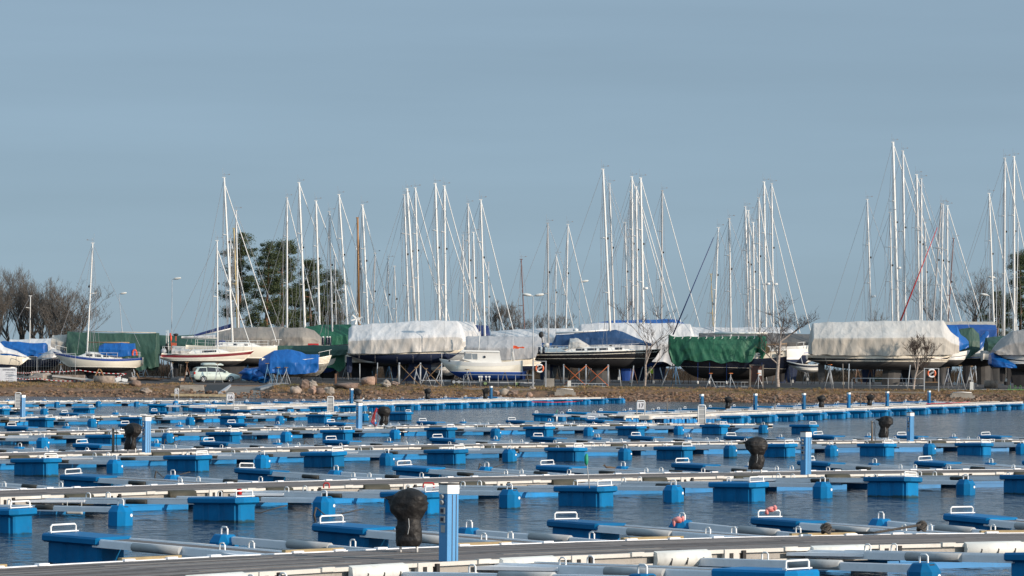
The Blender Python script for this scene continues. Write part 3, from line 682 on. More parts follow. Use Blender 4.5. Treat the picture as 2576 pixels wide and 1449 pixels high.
# red and pink cloths tied on handles
m_cloth = mat('faded_red_cloth', (.62, .12, .12), .8, var=.3, scale=8, col2=(.70, .38, .36))
def cloth(x, y, h, lab, rz=0, sc=1):
    g = P(x, y, h); mb = MB(); mb.blob((.03, 0, .02), (.03, .03, .04), 0, 10, 8, .3, x); mb.blob((-.035, 0, 0), (.075, .04, .04), 0, 10, 8, .35, y); mb.blob((-.10, 0, -.04), (.028, .025, .05), 0, 8, 6, .3, y + 1)
    o = mb.build('cloth_bundle', m_cloth); o.location = g; tag(o, lab, 'cloth')
cloth(1712, 1308, 55.5, 'pink and red cloth tied on a small float beyond the nearest walkway')
cloth(1945, 1281, 57, 'faded red cloth draped on the handle of a big float at right')
# ropes
m_rope = mat('dark_rope', (.03, .026, .024), .9, col2=(.1, .09, .08), scale=30)
def rope(pts, r_, lab, m=None, n=10):
    P_ = []
    for i in range(len(pts) - 1):
        for k in range(n):
            P_.append(Vector(pts[i]).lerp(Vector(pts[i + 1]), k / n))
    P_.append(Vector(pts[-1])); mb = MB(); mb.tube(P_, r_, 6); o = mb.build('rope', m or m_rope); tag(o, lab, 'rope'); return o
a = G(2155, 1322, .48); pts = [G(2072, 1329, .46), G(2100, 1334, .40), G(2150, 1340, .38), G(2200, 1340, .40), G(2260, 1330, .46), G(2316, 1320, .52)]
rope(pts, .022, 'dark braided rope sagging between mooring loops beyond the nearest walkway')
for x, y, s_ in ((2078, 1328, 1), (2318, 1322, 1)):
    g = G(x, y, .5); mb = MB()
    for i in range(6): mb.tube([(math.cos(a_) * .07 + .02 * math.sin(i * 3), math.sin(a_) * .05, .03 * math.sin(a_ * 2 + i) + .02 * (i - 3)) for a_ in [2 * math.pi * k / 12 for k in range(13)]], .018, 5)
    o = mb.build('rope_coil', m_rope); o.location = g; tag(o, 'dark rope knot on a loop at the %s end of the sagging rope' % ('left' if x < 2200 else 'right'), 'rope')

# small clutter along the second and third walkways
m_wfend = mat('white_fender', (.6, .6, .57), .5, dirt=.3)
for x, y, l in ((187, 1285, 'white hanging fender under a boom of the second walkway at left'),):
    g = G(x, y, .16); mb = MB(); mb.tube([(-.16, 0, 0), (-.12, 0, 0), (.12, 0, 0), (.16, 0, 0)], .07, 10); mb.tube([(-.14, 0, .05), (-.14, 0, .18)], .008, 4); mb.tube([(.14, 0, .05), (.14, 0, .18)], .008, 4); o = mb.build('hanging_fender', m_wfend); o.location = g; tag(o, l, 'fender')
g = G(602, 1245, .47); mb = MB(); mb.tube([(0, 0, 0), (0, 0, .10), (0, 0, .12)], .055, 10, 0, .045); o = mb.build('red_can', m_red); o.location = g; tag(o, 'small red can on a big float of the second walkway at left', 'can')
for i, (x, y) in enumerate(((425, 1190), (655, 1275), (840, 1283), (1105, 1212), (1940, 1118), (430, 1108), (1380, 1118), (790, 1112), (1230, 1170))):
    g = G(x, y, .22); mb = MB(); k = random.uniform(.7, 1.2)
    mb.tube([(-.3 * k, 0, .05), (-.15 * k, .02, -.10), (0, 0, -.12), (.2 * k, 0, -.05), (.5 * k, .05, .03)], .012, 5); mb.tube([(-.3 * k, 0, .05), (-.33 * k, 0, -.1), (-.30 * k, 0, -.24)], .022, 5)
    o = mb.build('hanging_rope', m_rope); o.location = g; tag(o, f'dark mooring rope hanging to the water, {ORD[i]} of the loose rope ends under the walkways', 'rope', 'loose rope ends hanging under the walkways')
g = G(1078, 1227, .5); mb = MB(); u_handle(mb, (0, 0, 0), .22, .10, .02, 'x'); o = mb.build('red_loop', m_red); o.location = g; tag(o, 'red padded loop above the large black bagged unit', 'loop')
g = G(821, 1228, .40); mb = MB(); u_handle(mb, (0, 0, 0), .12, .11, .018, 'x'); o = mb.build('red_loop', m_red); o.location = g; tag(o, 'red mooring loop on the second walkway left of centre', 'loop')
for o in PROTO.values():
    for ch in list(o.children_recursive): bpy.data.objects.remove(ch)
    bpy.data.objects.remove(o)
# ------------------------------------------------------------ quay ground, bank, slipway
m_asph = mat('asphalt', (0.055, 0.050, 0.050), 0.9, var=.25, scale=.25, bump=.3, bscale=30, dirt=.25)
m_soil = mat('bank_soil', (0.215, 0.125, 0.068), 1.0, col2=(0.09, 0.052, 0.034), scale=1.3, bump=1.0, bscale=7, dirt=.3)
m_conc = mat('concrete', (0.34, 0.31, 0.27), .95, var=.2, scale=1.2, bump=.4, bscale=9, dirt=.25)
m_slip = mat('slipway_concrete', (0.22, 0.20, 0.175), .95, var=.25, scale=1.1, bump=.6, bscale=6, dirt=.4, stretch=(.4, 2, 1))
m_stone = mat('boulder_stone', (0.42, 0.34, 0.28), .95, var=.3, scale=2.5, bump=.7, bscale=8, rnd=.25, dirt=.2)
m_galv = mat('galvanised', (0.42, 0.44, 0.46), .5, metal=.2, var=.1)
m_wood = mat('timber', (0.30, 0.19, 0.10), .85, var=.25, scale=3)
m_mark = mat('road_marking', (0.55, 0.55, 0.55), .8, var=.2, scale=3)
def ground():
    mb = MB(); xs = [-6000, -700, -200, -90, -45, 0, 45, 90, 200, 700, 6000]
    ys = [320, 325, 331, 334.5, 343, 360, 393, 600, 1500, 9000]
    mb.grid([[(x, y, gz(y) - (0.25 if y <= 331 else 0) + (.0 if y < 393 else 0)) for x in xs] for y in ys], 0, False)
    o = mb.build('quay_ground', m_asph); tag(o, kind='structure')
    for f in o.data.polygons:
        if f.normal.z < 0: f.flip()
    # bank: rough soil strip, with a notch for the slipway
    rnd = random.Random(3); mb = MB(); rows = []
    xa, xb = -70.0, 75.0; nx = 1160; ny = 42
    sx0 = P(508, 1000, 327).x; sx1 = P(652, 1000, 327).x
    for j in range(ny):
        v = j / (ny - 1); y = 323.5 + 9.2 * v; row = []
        for i in range(nx):
            x = xa + (xb - xa) * i / (nx - 1)
            base = gz(y)
            n1 = noise.noise(Vector((x * .35, y * .5, 0))) * .16 + noise.noise(Vector((x * 1.3, y * 1.6, 3))) * .11 + noise.noise(Vector((x * 4, y * 4, 7))) * .06
            edge = min(1, max(0, (332.7 - y) / 1.2))
            h = base + (n1 + .10) * edge + .004 * (1 - edge)
            if sx0 - 1 < x < sx1 + 1:
                f_ = min(1, (x - sx0 + 1), (sx1 + 1 - x)); h -= .45 * max(0, f_) * edge + .02 * max(0, f_)
            row.append((x, y + .25 * noise.noise(Vector((x * .2, 5, 1))) * (1 - v), h))
        rows.append(row)
    mb.grid(rows, 0, True); o = mb.build('bank', m_soil); tag(o, kind='structure')
    for f in o.data.polygons:
        if f.normal.z < 0: f.flip()
ground()
def bank_z(x, y):
    return gz(y) + noise.noise(Vector((x * .35, y * .5, 0))) * .16 + noise.noise(Vector((x * 1.3, y * 1.6, 3))) * .11 + .10
# dry grass tufts
def tufts(name, m, x0, x1, ya, yb, count, hgt, seed, dens):
    rnd = random.Random(seed); mb = MB(); sx0 = P(508, 1000, 327).x - 1; sx1 = P(652, 1000, 327).x + 1
    for i in range(count):
        x = rnd.uniform(x0, x1); y = rnd.uniform(ya, yb)
        if sx0 < x < sx1: continue
        if noise.noise(Vector((x * .22, y * .45, seed))) < dens: continue
        z = bank_z(x, y) - .03; hh = hgt * rnd.uniform(.5, 1.3) * (.7 + .8 * abs(noise.noise(Vector((x * .5, y, 2)))))
        for k in range(7):
            a_ = rnd.uniform(0, 6.28); l = rnd.uniform(.04, .22); wd = rnd.uniform(.012, .03); px, py = x + rnd.uniform(-.12, .12), y + rnd.uniform(-.1, .1)
            b = len(mb.v); dx, dy = math.cos(a_), math.sin(a_)
            mb.v += [(px - dy * wd, py + dx * wd, z), (px + dy * wd, py - dx * wd, z), (px + dx * l, py + dy * l, z + hh * rnd.uniform(.6, 1))]
            mb.face((b, b + 1, b + 2))
    o = mb.build(name, m); tag(o, kind='stuff', label=None)
    return o
m_gr1 = mat('dry_grass', (0.42, 0.27, 0.125), 1, col2=(0.22, 0.13, 0.06), scale=.8)
m_gr2 = mat('green_brown_grass', (0.16, 0.15, 0.05), 1, col2=(0.26, 0.2, 0.08), scale=.8)
tufts('dry_grass', m_gr1, -55, 60, 326.2, 332, 9000, .24, 5, -.08)
tufts('short_grass', m_gr2, -55, 60, 328.5, 332.8, 9000, .14, 9, -.12)
def rubble(name, x0, x1, n, seed, ya=324.3, yb=328.5, s0=.05, s1=.17):
    rnd = random.Random(seed); mb = MB()
    for i in range(n):
        x = rnd.uniform(x0, x1); y = rnd.uniform(ya, yb); r_ = rnd.uniform(s0, s1)
        mb.blob((x, y, bank_z(x, y) + r_ * .2), (r_ * rnd.uniform(.8, 1.4), r_, r_ * rnd.uniform(.6, .9)), rnd.choice((0, 0, 1, 2)), 6, 4, .3, rnd.uniform(0, 99), False)
    o = mb.build(name, [mat('rubble_a', (0.25, 0.15, 0.10), 1, var=.3, scale=2), mat('rubble_b', (0.34, 0.23, 0.16), 1, var=.3, scale=2), mat('rubble_c', (0.13, 0.08, 0.055), 1, var=.3, scale=2)]); tag(o, kind='stuff')
rubble('rubble_stones', P(1400, 1000, 326).x, 62, 2600, 4)
rubble('rubble_stones', -60, P(1400, 1000, 326).x, 1300, 6, 324.2, 327.5)
# bare soil plants: wind-blown stems on lower left
# slipway of concrete with side kerbs
def slip():
    a = P(520, 1000, 325); x0, x1 = P(515, 1000, 326).x, P(655, 1000, 326).x
    mb = MB(); n = 14
    for i in range(n):
        y0 = 322 + i * (333.2 - 322) / n; y1 = y0 + (333.2 - 322) / n - .03
        z0, z1 = max(-.4, (y0 - 325) * .135 + .03), max(-.4, (y1 - 325) * .135 + .03)
        xl0 = x0 - .2 + (y0 - 322) * .16; xr0 = x1 + .4
        mb.hexa([(xl0, y0, z0 - .2), (xr0, y0, z0 - .2), (xr0, y1, z1 - .2), (xl0, y1, z1 - .2), (xl0, y0, z0), (xr0, y0, z0), (xr0, y1, z1), (xl0, y1, z1)])
    o = mb.build('slipway', m_slip); tag(o, kind='structure')
slip()
def thing(mb, name, mats, loc, label, cat, group=None, rz=0):
    o = mb.build(name, mats); o.location = loc; o.rotation_euler = (0, 0, rz); tag(o, label, cat, group); return o
# concrete steps
x0 = P(436, 1000, 327).x; x1 = P(512, 1000, 327).x
mb = MB()
for i in range(6):
    t = i / 5; sh = .10 * i; mb.box(((x0 + x1) / 2 + .55 - sh, 325.6 + i * .85, -.1 + .20 * i + .1), ((x1 - x0) - .4 - (0.05 * i), .95, .24))
thing(mb, 'concrete_steps', m_conc, (0, 0, 0), 'weathered concrete steps down the bank beside the slipway', 'steps')
# dark plastic apron and white edging next to the steps
mb = MB(); a_, b_ = P(514, 980, 329), P(566, 980, 329)
mb.hexa([(a_.x, 327.2, .2), (b_.x - .5, 327.0, .16), (b_.x + .2, 331.6, 1.0), (a_.x, 331.6, 1.0), (a_.x, 327.2, .5), (b_.x - .5, 327.0, .46), (b_.x + .2, 331.8, 1.15), (a_.x, 331.8, 1.15)])
thing(mb, 'rubber_apron', m_dark, (0, 0, 0), 'dark apron sheet between the concrete steps and the slipway', 'apron')
mb = MB(); mb.hexa([(b_.x - .45, 327.0, .18), (b_.x - .1, 327.0, .18), (b_.x + .35, 331.6, 1.0), (b_.x + .2, 331.6, 1.0), (b_.x - .45, 327.0, .50), (b_.x - .1, 327.0, .50), (b_.x + .35, 331.8, 1.18), (b_.x + .2, 331.8, 1.18)])
thing(mb, 'edge_board', m_galv, (0, 0, 0), 'pale edging board leaning along the dark apron', 'board')
mb = MB(); p0 = GP(655, 974); p1_ = GP(706, 969)
mb.hexa([(p0.x - .4, 330.0, .75), (p0.x + .1, 329.5, .7), (p1_.x, 332.0, 1.05), (p1_.x - .8, 332.3, 1.1), (p0.x - .4, 330.1, .95), (p0.x + .1, 329.6, .9), (p1_.x, 332.1, 1.3), (p1_.x - .8, 332.4, 1.35)])
thing(mb, 'folded_tarpaulin', mat('slate_tarp', (.16, .18, .2), .6), (0, 0, 0), 'folded slate grey tarpaulin at the right top of the slipway', 'tarpaulin')
mb = MB(); a_ = P(430, 1003, 324.4); b_ = P(573, 1003, 324.4); mb.beam((a_.x, 324.4, .25), (b_.x, 324.4, .22), .25, .22)
thing(mb, 'timber_beam', mat('pale_timber', (.45, .36, .22), .85, var=.2), (0, 0, 0), 'pale timber beam at the water under the steps', 'beam')
# road markings
mb = MB()
for x0_, x1_, y_ in ((2040, 2110, 984.5), (2125, 2190, 985), (2340, 2420, 974), (2350, 2460, 981), (2470, 2560, 980)):
    a_ = GP(x0_, y_); b_ = GP(x1_, y_ - .0); 
    mb.hexa([(a_.x, a_.y, gz(a_.y) + .004), (b_.x, b_.y, gz(b_.y) + .004), (b_.x, b_.y + 1.2, gz(b_.y + 1.2) + .004), (a_.x, a_.y + 1.2, gz(a_.y + 1.2) + .004)] + [(a_.x, a_.y, gz(a_.y) + .010), (b_.x, b_.y, gz(b_.y) + .010), (b_.x, b_.y + 1.2, gz(b_.y + 1.2) + .010), (a_.x, a_.y + 1.2, gz(a_.y + 1.2) + .010)])
o = mb.build('road_marking', m_mark); tag(o, kind='structure')
# boulders (x, y pixel base centre, width px, height px, colour)
m_pink = mat('pink_granite', (0.42, 0.28, 0.21), .95, var=.2, scale=4, bump=.5, bscale=12)
m_palest = mat('pale_granite', (0.36, 0.31, 0.26), .95, var=.2, scale=4, bump=.5, bscale=12)
m_brst = mat('brown_granite', (0.27, 0.19, 0.15), .95, var=.3, scale=4, bump=.5, bscale=12)
for i, (x, y, wd, h, m, l) in enumerate([(930, 972, 41, 20, m_pink, 'large rounded pinkish boulder on the bank edge below the big white covered boat'), (972, 976, 27, 14, m_palest, 'flatter pale boulder right of the large rounded pinkish one'),
    (994, 972, 26, 10, m_pink, 'low reddish block right of the flatter pale boulder'), (742, 992, 30, 20, m_stone, 'grey boulder leftmost of the row right of the slipway'), (767, 990, 28, 22, m_brst, 'angular brown boulder second in the row right of the slipway'),
    (787, 992, 24, 18, m_pink, 'pinkish boulder third in the row right of the slipway'), (805, 999, 30, 18, m_brst, 'brown boulder low at the water in the row right of the slipway'), (828, 996, 30, 21, m_palest, 'pale grey boulder rightmost of the row right of the slipway'),
    (785, 977, 22, 16, m_palest, 'round pale millstone like disc on the bank top by the bicycle rack'), (873, 989, 60, 16, m_brst, 'long flat brown rock in the middle of the bank'), (1249, 999, 24, 12, m_pink, 'small pink boulder behind the lone bagged unit'),
    (1290, 1000, 26, 14, m_brst, 'brown stone left of the pedestal under the fishing boat'), (1332, 996, 16, 11, m_pink, 'reddish stone near the fishing boat pedestal'), (1340, 987, 18, 9, m_palest, 'small whitish stone high on the bank left of the blue post'),
    (1282, 989, 12, 8, m_stone, 'small grey stone high on the bank left of the whitish one'), (1268, 992, 30, 16, m_palest, 'pale boulder on the bank right of the blue pedestal under the fishing boat'),
    (76, 951, 47, 25, m_palest, 'big pale boulder behind the old mast at left'), (104, 960, 90, 20, m_stone, 'long low rock left of the old mast end'), (340, 990, 30, 14, m_brst, 'brown stone on the left bank above the booms'), (365, 995, 30, 14, m_stone, 'grey stone on the left bank right of the brown one'),
    (455, 958, 16, 8, m_stone, 'small stone above the concrete steps'), (870, 985, 36, 10, m_stone, 'flat slab on the bank top left of the big pinkish boulder')]):
    if x == 1268 : x, y = 1268 + 0, 999
    p = P(x, y, 330) if y < 992 else P(x, y, 327)
    if y < 980: p = GP(x, y) if y > 968 or x < 200 else GP(x, y)
    p = Vector(p); zz = bank_z(p.x, p.y) if p.y < 333 else gz(p.y)
    k = p.y / F; mb = MB(); wz = h * k
    mb.blob((0, 0, wz * .38), (wd * k / 2, wd * k * .38, wz * .62), 0, 9, 7, .30, i * 2.7, i % 3 == 0)
    thing(mb, 'boulder', m, (p.x, p.y, zz - .02), l, 'boulder', rz=0)
# ------------------------------------------------------------ trees
m_bark = mat('bare_bark', (0.135, 0.122, 0.110), .95, var=.25, scale=3)
m_twig = mat('twigs', (0.15, 0.132, 0.115), .95, var=.2)
m_birch = mat('birch_bark', (0.46, 0.40, 0.35), .85, col2=(0.16, 0.12, 0.10), scale=5, stretch=(1, 1, 3))
m_pinebark = mat('pine_bark', (0.26, 0.13, 0.075), .95, var=.3, scale=4)
m_needle = mat('pine_needles', (0.070, 0.090, 0.034), .9, col2=(0.028, 0.042, 0.016), scale=1.3)
def bare_tree(x, ybase, Z, h_px, spread, lab, seed, stems=1, trunk=.12, birch=False, lean=0, levels=5, twn=1.0, name='bare_tree', up=.35, fork=.12):
    rnd = random.Random(seed); base = P(x, ybase, Z); k = Z / F; H = h_px * k
    root = empty(name, (base.x, base.y, gz(base.y) if Z < 400 else base.z)); dz = base.z - root.location.z
    tr = MB(); cr = MB()
    def grow(p, d, L, r_, lev):
        steps = 4 if lev < 3 else 2; pts = [p.copy()]
        for s_ in range(steps):
            d = (d + Vector((rnd.uniform(-1, 1), rnd.uniform(-1, 1), rnd.uniform(-.5, .8) + up * .3)) * (.16 if lev < 2 else .24)).normalized(); p = p + d * (L / steps); pts.append(p.copy())
        mbx = tr if lev <= 1 else cr
        r2 = r_ * .62
        mbx.tube(pts, r_, 6 if lev < 2 else 3, (1 if (lev > 2) else 0), r2, cap=False, sm=lev < 2)
        if lev >= levels: return
        n = rnd.choice((3, 4)) if lev > 0 else 5
        n = int(n * twn + rnd.random())
        for i in range(n):
            t = rnd.uniform(.3, 1.0) if i < n - 1 else 1.0
            q = pts[min(steps, int(t * steps + .5))]
            a_ = rnd.uniform(0, 6.283); tilt = rnd.uniform(.35, .95) * spread
            side = Vector((math.cos(a_), math.sin(a_), 0)); nd = (d * math.cos(tilt) + side * math.sin(tilt) + Vector((0, 0, up))).normalized()
            grow(q, nd, L * rnd.uniform(.48, .74), max(.009 if birch else .012, r2 * rnd.uniform(.5, .8)), lev + 1)
    for s_ in range(stems):
        a_ = rnd.uniform(0, 6.283); off = Vector((math.cos(a_), math.sin(a_), 0)) * (.0 if stems == 1 else .3)
        d = Vector((lean + (0 if stems == 1 else (s_ / (stems - 1) - .5) * 1.0 * spread), rnd.uniform(-.2, .2), 1)).normalized()
        grow(off + Vector((0, 0, dz - .1)), d, H * (.34 if stems == 1 else .44) * rnd.uniform(.85, 1.1), trunk, 0)
    zmax = max(v[2] for v in cr.v); s_ = H / (zmax - dz) if zmax > dz else 1
    for m_ in (tr, cr): m_.v = [(v[0] * s_, v[1] * s_, (v[2] - dz) * s_ + dz) for v in m_.v]
    tw_ = mat('birch_twigs', (0.085, 0.06, 0.05), .95, var=.2) if birch else m_twig
    tr.build('trunk', [m_birch if birch else m_bark, tw_], root); cr.build('crown', [tw_ if birch else m_bark, tw_], root)
    tag(root, lab, 'tree'); return root
bare_tree(-30, 905, 420, 247, .9, 'leafless spreading tree cut by the left frame edge', 11, 4, .28, levels=5, twn=1.2)
bare_tree(55, 905, 430, 244, .85, 'tall leafless tree behind the blue tarpaulin at far left', 12, 4, .26, levels=5, twn=1.2)
bare_tree(112, 905, 425, 217, 1.0, 'leafless tree with wide crown left of the short mast with backstay', 13, 4, .26, levels=5, twn=1.15)
bare_tree(150, 905, 415, 212, 1.3, 'leafless tree leaning right behind the beige and green tarpaulin', 14, 4, .24, lean=.35, levels=5, twn=1.15)
bare_tree(1250, 880, 460, 132, .9, 'small leafless tree behind the navy tarpaulin', 21, 3, .10, levels=5)
bare_tree(1293, 880, 460, 122, .9, 'small leafless tree behind the white row covers, left of the dark red mast', 22, 3, .10, levels=5)
bare_tree(1352, 880, 465, 100, .9, 'small leafless tree right of the double headed lamp', 23, 3, .09, levels=4)
bare_tree(1400, 880, 465, 96, .9, 'small leafless tree between two masts right of the double headed lamp', 24, 3, .09, levels=4)
bare_tree(2205, 880, 465, 105, .9, 'small leafless bush behind the long beige cover', 26, 3, .09, levels=4)
bare_tree(2435, 900, 440, 230, 1.15, 'leafless spreading tree behind the masts at right', 25, 3, .22, levels=5)
bare_tree(862, 880, 430, 175, .8, 'thin leafless tree behind the wooden mast', 27, 3, .09, levels=4)
bare_tree(1622, 966, 333.5, 222, 1.15, 'young birch with pale trunk in front of the black sailing boat', 31, 1, .09, birch=True, levels=5, up=.22, twn=.85, name='birch_tree')
bare_tree(1957, 970, 333.2, 236, 1.35, 'taller birch with white trunk right of the notice board', 33, 1, .15, birch=True, levels=5, twn=1.05, up=.18, name='birch_tree')
bare_tree(2297, 982, 332.6, 150, .9, 'small bare birch in front of the long beige cover', 35, 1, .12, birch=True, levels=5, twn=1.15, name='birch_tree', up=.25)
def pine(x, ybase, Z, h_px, wpx, lab, seed, lean=0.0, low=.25, nl=15):
    rnd = random.Random(seed); base = P(x, ybase, Z); k = Z / F; H = h_px * k; Wd = wpx * k / 2
    root = empty('pine_tree', base); tag(root, lab, 'pine tree')
    tr = MB(); cr = MB()
    top = Vector((lean * H, 0, H)); pts = [Vector((0, 0, 0)).lerp(top, i / 6) + Vector((rnd.uniform(-.1, .1), 0, 0)) for i in range(7)]
    tr.tube(pts, .26, 7, 0, .05)
    for i in range(nl):
        t = low + (1 - low) * (i + rnd.random() * .8) / nl; t = min(t, .99)
        q = Vector((0, 0, 0)).lerp(top, t); a_ = i * 2.4 + rnd.uniform(-.5, .5)
        rad = Wd * (1.0 - .75 * ((t - low) / (1 - low)) ** 1.4) * rnd.uniform(.6, 1.08)
        d = Vector((math.cos(a_), math.sin(a_) * .8, rnd.uniform(.05, .4)))
        tip = q + d * rad; mid = q.lerp(tip, .5) + Vector((0, 0, -rad * .08))
        tr.tube([q, mid, tip], .07, 4, 0, .02, cap=False)
        for c in range(8):
            cc = mid.lerp(tip, c / 7 * 1.05) + Vector((rnd.uniform(-.7, .7), rnd.uniform(-.7, .7), rnd.uniform(-.35, .55))); rr = rnd.uniform(.30, .85)
            for j in range(130):
                u = Vector((rnd.gauss(0, .5), rnd.gauss(0, .5), rnd.gauss(0, .30))) * rr; p = cc + u
                nd = Vector((rnd.uniform(-1, 1), rnd.uniform(-1, 1), rnd.uniform(-.1, 1))).normalized(); l = rnd.uniform(.12, .24); sd2 = nd.cross(Vector((rnd.uniform(-1, 1), rnd.uniform(-1, 1), .3))).normalized() * .044
                b = len(cr.v); cr.v += [tuple(p - sd2), tuple(p + sd2), tuple(p + nd * l)]; cr.face((b, b + 1, b + 2))
    tr.build('trunk', m_pinebark, root); cr.build('crown', m_needle, root); return root
pine(598, 900, 430, 305, 105, 'dark pine behind the leaning mast group at left', 41, 0.02, .3, 17)
pine(668, 905, 420, 285, 135, 'pine with airy crown leftmost of the three beside the slim masts', 42, .02, .16, 21)
pine(713, 905, 425, 298, 120, 'tallest pine of the middle clump, with reddish trunk', 43, -.03, .25, 19)
pine(780, 905, 430, 250, 110, 'pine right of the tallest one, behind the green tarpaulin', 44, .0, .12, 21)
pine(826, 905, 432, 215, 95, 'rounder pine at right end of the clump beside the wooden mast', 45, .03, .1, 19)
pine(740, 905, 440, 180, 150, 'low dark pine filling the middle of the clump', 48, .0, .08, 19)
pine(2566, 920, 430, 285, 90, 'dark pine cut by the right frame edge', 46, .0, .3, 17)
pine(2505, 910, 435, 165, 90, 'low pine left of the one at the right edge', 47, .05, .35, 10)
# ------------------------------------------------------------ boats
def cmat(name, rgb, rough=.35, **k): return mat(name, rgb, rough, **k)
H_CREAM = cmat('hull_cream', (.78, .72, .60), .3, var=.04, scale=.7, dirt=.06)
H_WHITE = cmat('hull_white', (.78, .76, .71), .3, var=.04, scale=.7, dirt=.06)
H_NAVY = cmat('hull_navy', (.012, .018, .035), .25, var=.2)
H_BLACK = cmat('hull_black', (.012, .011, .013), .22, var=.2)
H_BLUE = cmat('stripe_blue', (.01, .06, .30), .35)
H_RED = cmat('stripe_red', (.20, .015, .02), .4)
H_DARK = cmat('stripe_dark', (.02, .022, .035), .4)
AF_BLACK = cmat('antifoul_black', (.016, .016, .019), .8, var=.3, scale=1)
AF_GREY = cmat('antifoul_grey', (.085, .083, .082), .8, var=.2, scale=1)
AF_NAVY = cmat('antifoul_navy', (.012, .026, .075), .75, var=.2, scale=1)
AF_BLUE = cmat('antifoul_blue', (.008, .07, .33), .7, var=.2, scale=1)
M_MAST = cmat('mast_alloy', (.58, .58, .57), .35, metal=.15, var=.08, scale=2, rnd=.12)
M_MASTW = cmat('mast_white', (.72, .71, .68), .35, var=.05)
M_MASTG = cmat('mast_grey', (.40, .40, .40), .4, var=.1)
M_MWOOD = cmat('mast_varnished', (.42, .20, .06), .4, var=.25, scale=2, stretch=(3, 3, .5))
M_MYEL = cmat('mast_yellow_wood', (.50, .38, .17), .5, var=.1)
M_MRED = cmat('mast_dark_red', (.16, .08, .075), .5)
M_WIRE = cmat('stay_wire', (.34, .34, .35), .4, metal=.3)
M_SAIL = cmat('furled_sail', (.75, .74, .71), .6)
M_GLASS = cmat('dark_window', (.03, .035, .045), .12)
M_TEAK = cmat('teak', (.36, .24, .14), .7, var=.2)
def tarp(name, c, c2=None, rough=.6):
    fresh = 'tarp_' + name not in MATS
    m = mat('tarp_' + name, c, rough, col2=c2 or tuple(v * .80 for v in c), scale=.6, bump=.3, bscale=2.2, stretch=(1, 1, .45), dirt=.08)
    if fresh:      # sharp creases and sewn panel seams
        t = m.node_tree; b = t.nodes['Principled BSDF']; bp = [n for n in t.nodes if n.type == 'BUMP'][0]; tc = [n for n in t.nodes if n.type == 'TEX_COORD'][0]
        prev = bp
        for sc, st, rot, dist in ((.8, (1, 1, .5), .6, .12), (1.1, (1, 1, .6), -.7, .10), (3.5, (1, 1, .4), .2, .035)):
            mp = t.nodes.new('ShaderNodeMapping'); mp.inputs['Scale'].default_value = st; mp.inputs['Rotation'].default_value = (0, rot, 0); t.links.new(tc.outputs['Object'], mp.inputs[0])
            n = t.nodes.new('ShaderNodeTexNoise'); n.inputs['Scale'].default_value = sc; n.inputs['Detail'].default_value = 1.5; t.links.new(mp.outputs[0], n.inputs['Vector'])
            a = t.nodes.new('ShaderNodeMath'); a.operation = 'SUBTRACT'; a.inputs[1].default_value = .5; t.links.new(n.outputs['Fac'], a.inputs[0])
            a2 = t.nodes.new('ShaderNodeMath'); a2.operation = 'ABSOLUTE'; t.links.new(a.outputs[0], a2.inputs[0])
            b2 = t.nodes.new('ShaderNodeBump'); b2.inputs['Strength'].default_value = 1; b2.inputs['Distance'].default_value = dist * (1.5 if sc < 3 else .8); b2.invert = True; t.links.new(a2.outputs[0], b2.inputs['Height']); t.links.new(prev.outputs[0], b2.inputs['Normal']); prev = b2
        t.links.new(prev.outputs[0], b.inputs['Normal'])
        sx = t.nodes.new('ShaderNodeSeparateXYZ'); t.links.new(tc.outputs['Object'], sx.inputs[0]); md = t.nodes.new('ShaderNodeMath'); md.operation = 'PINGPONG'; md.inputs[1].default_value = 1.15; t.links.new(sx.outputs[0], md.inputs[0])
        lt = t.nodes.new('ShaderNodeMath'); lt.operation = 'LESS_THAN'; lt.inputs[1].default_value = .035; t.links.new(md.outputs[0], lt.inputs[0])
        ml = t.nodes.new('ShaderNodeMath'); ml.operation = 'MULTIPLY'; ml.inputs[1].default_value = .28; t.links.new(lt.outputs[0], ml.inputs[0])
        src = b.inputs['Base Color'].links[0].from_socket; mx = t.nodes.new('ShaderNodeMixRGB'); mx.blend_type = 'MULTIPLY'; mx.inputs[2].default_value = (.35, .35, .35, 1); t.links.new(ml.outputs[0], mx.inputs[0]); t.links.new(src, mx.inputs[1]); t.links.new(mx.outputs[0], b.inputs['Base Color'])
    return m
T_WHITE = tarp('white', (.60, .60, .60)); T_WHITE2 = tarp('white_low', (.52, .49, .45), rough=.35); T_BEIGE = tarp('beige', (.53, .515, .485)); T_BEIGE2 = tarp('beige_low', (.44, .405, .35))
T_GREEN = tarp('green', (.015, .125, .065), (.010, .09, .047)); T_DGREEN = tarp('dark_green', (.03, .085, .06), (.02, .06, .042)); T_GREY = tarp('grey', (.27, .245, .21), (.2, .18, .16)); T_BLUE = tarp('blue', (.002, .105, .37), (.002, .07, .27), .4)
T_NAVY = tarp('navy', (.012, .03, .13)); T_SLATE = tarp('clear', (.42, .42, .42), (.32, .32, .33), .3); T_TEAL = tarp('steel_blue', (.009, .052, .145)); T_PURPLE = tarp('grey_mauve', (.30, .29, .28)); T_DKG = tarp('charcoal', (.13, .12, .11))
def smooth(a, b, t): t = max(0, min(1, t)); return a + (b - a) * (t * t * (3 - 2 * t))
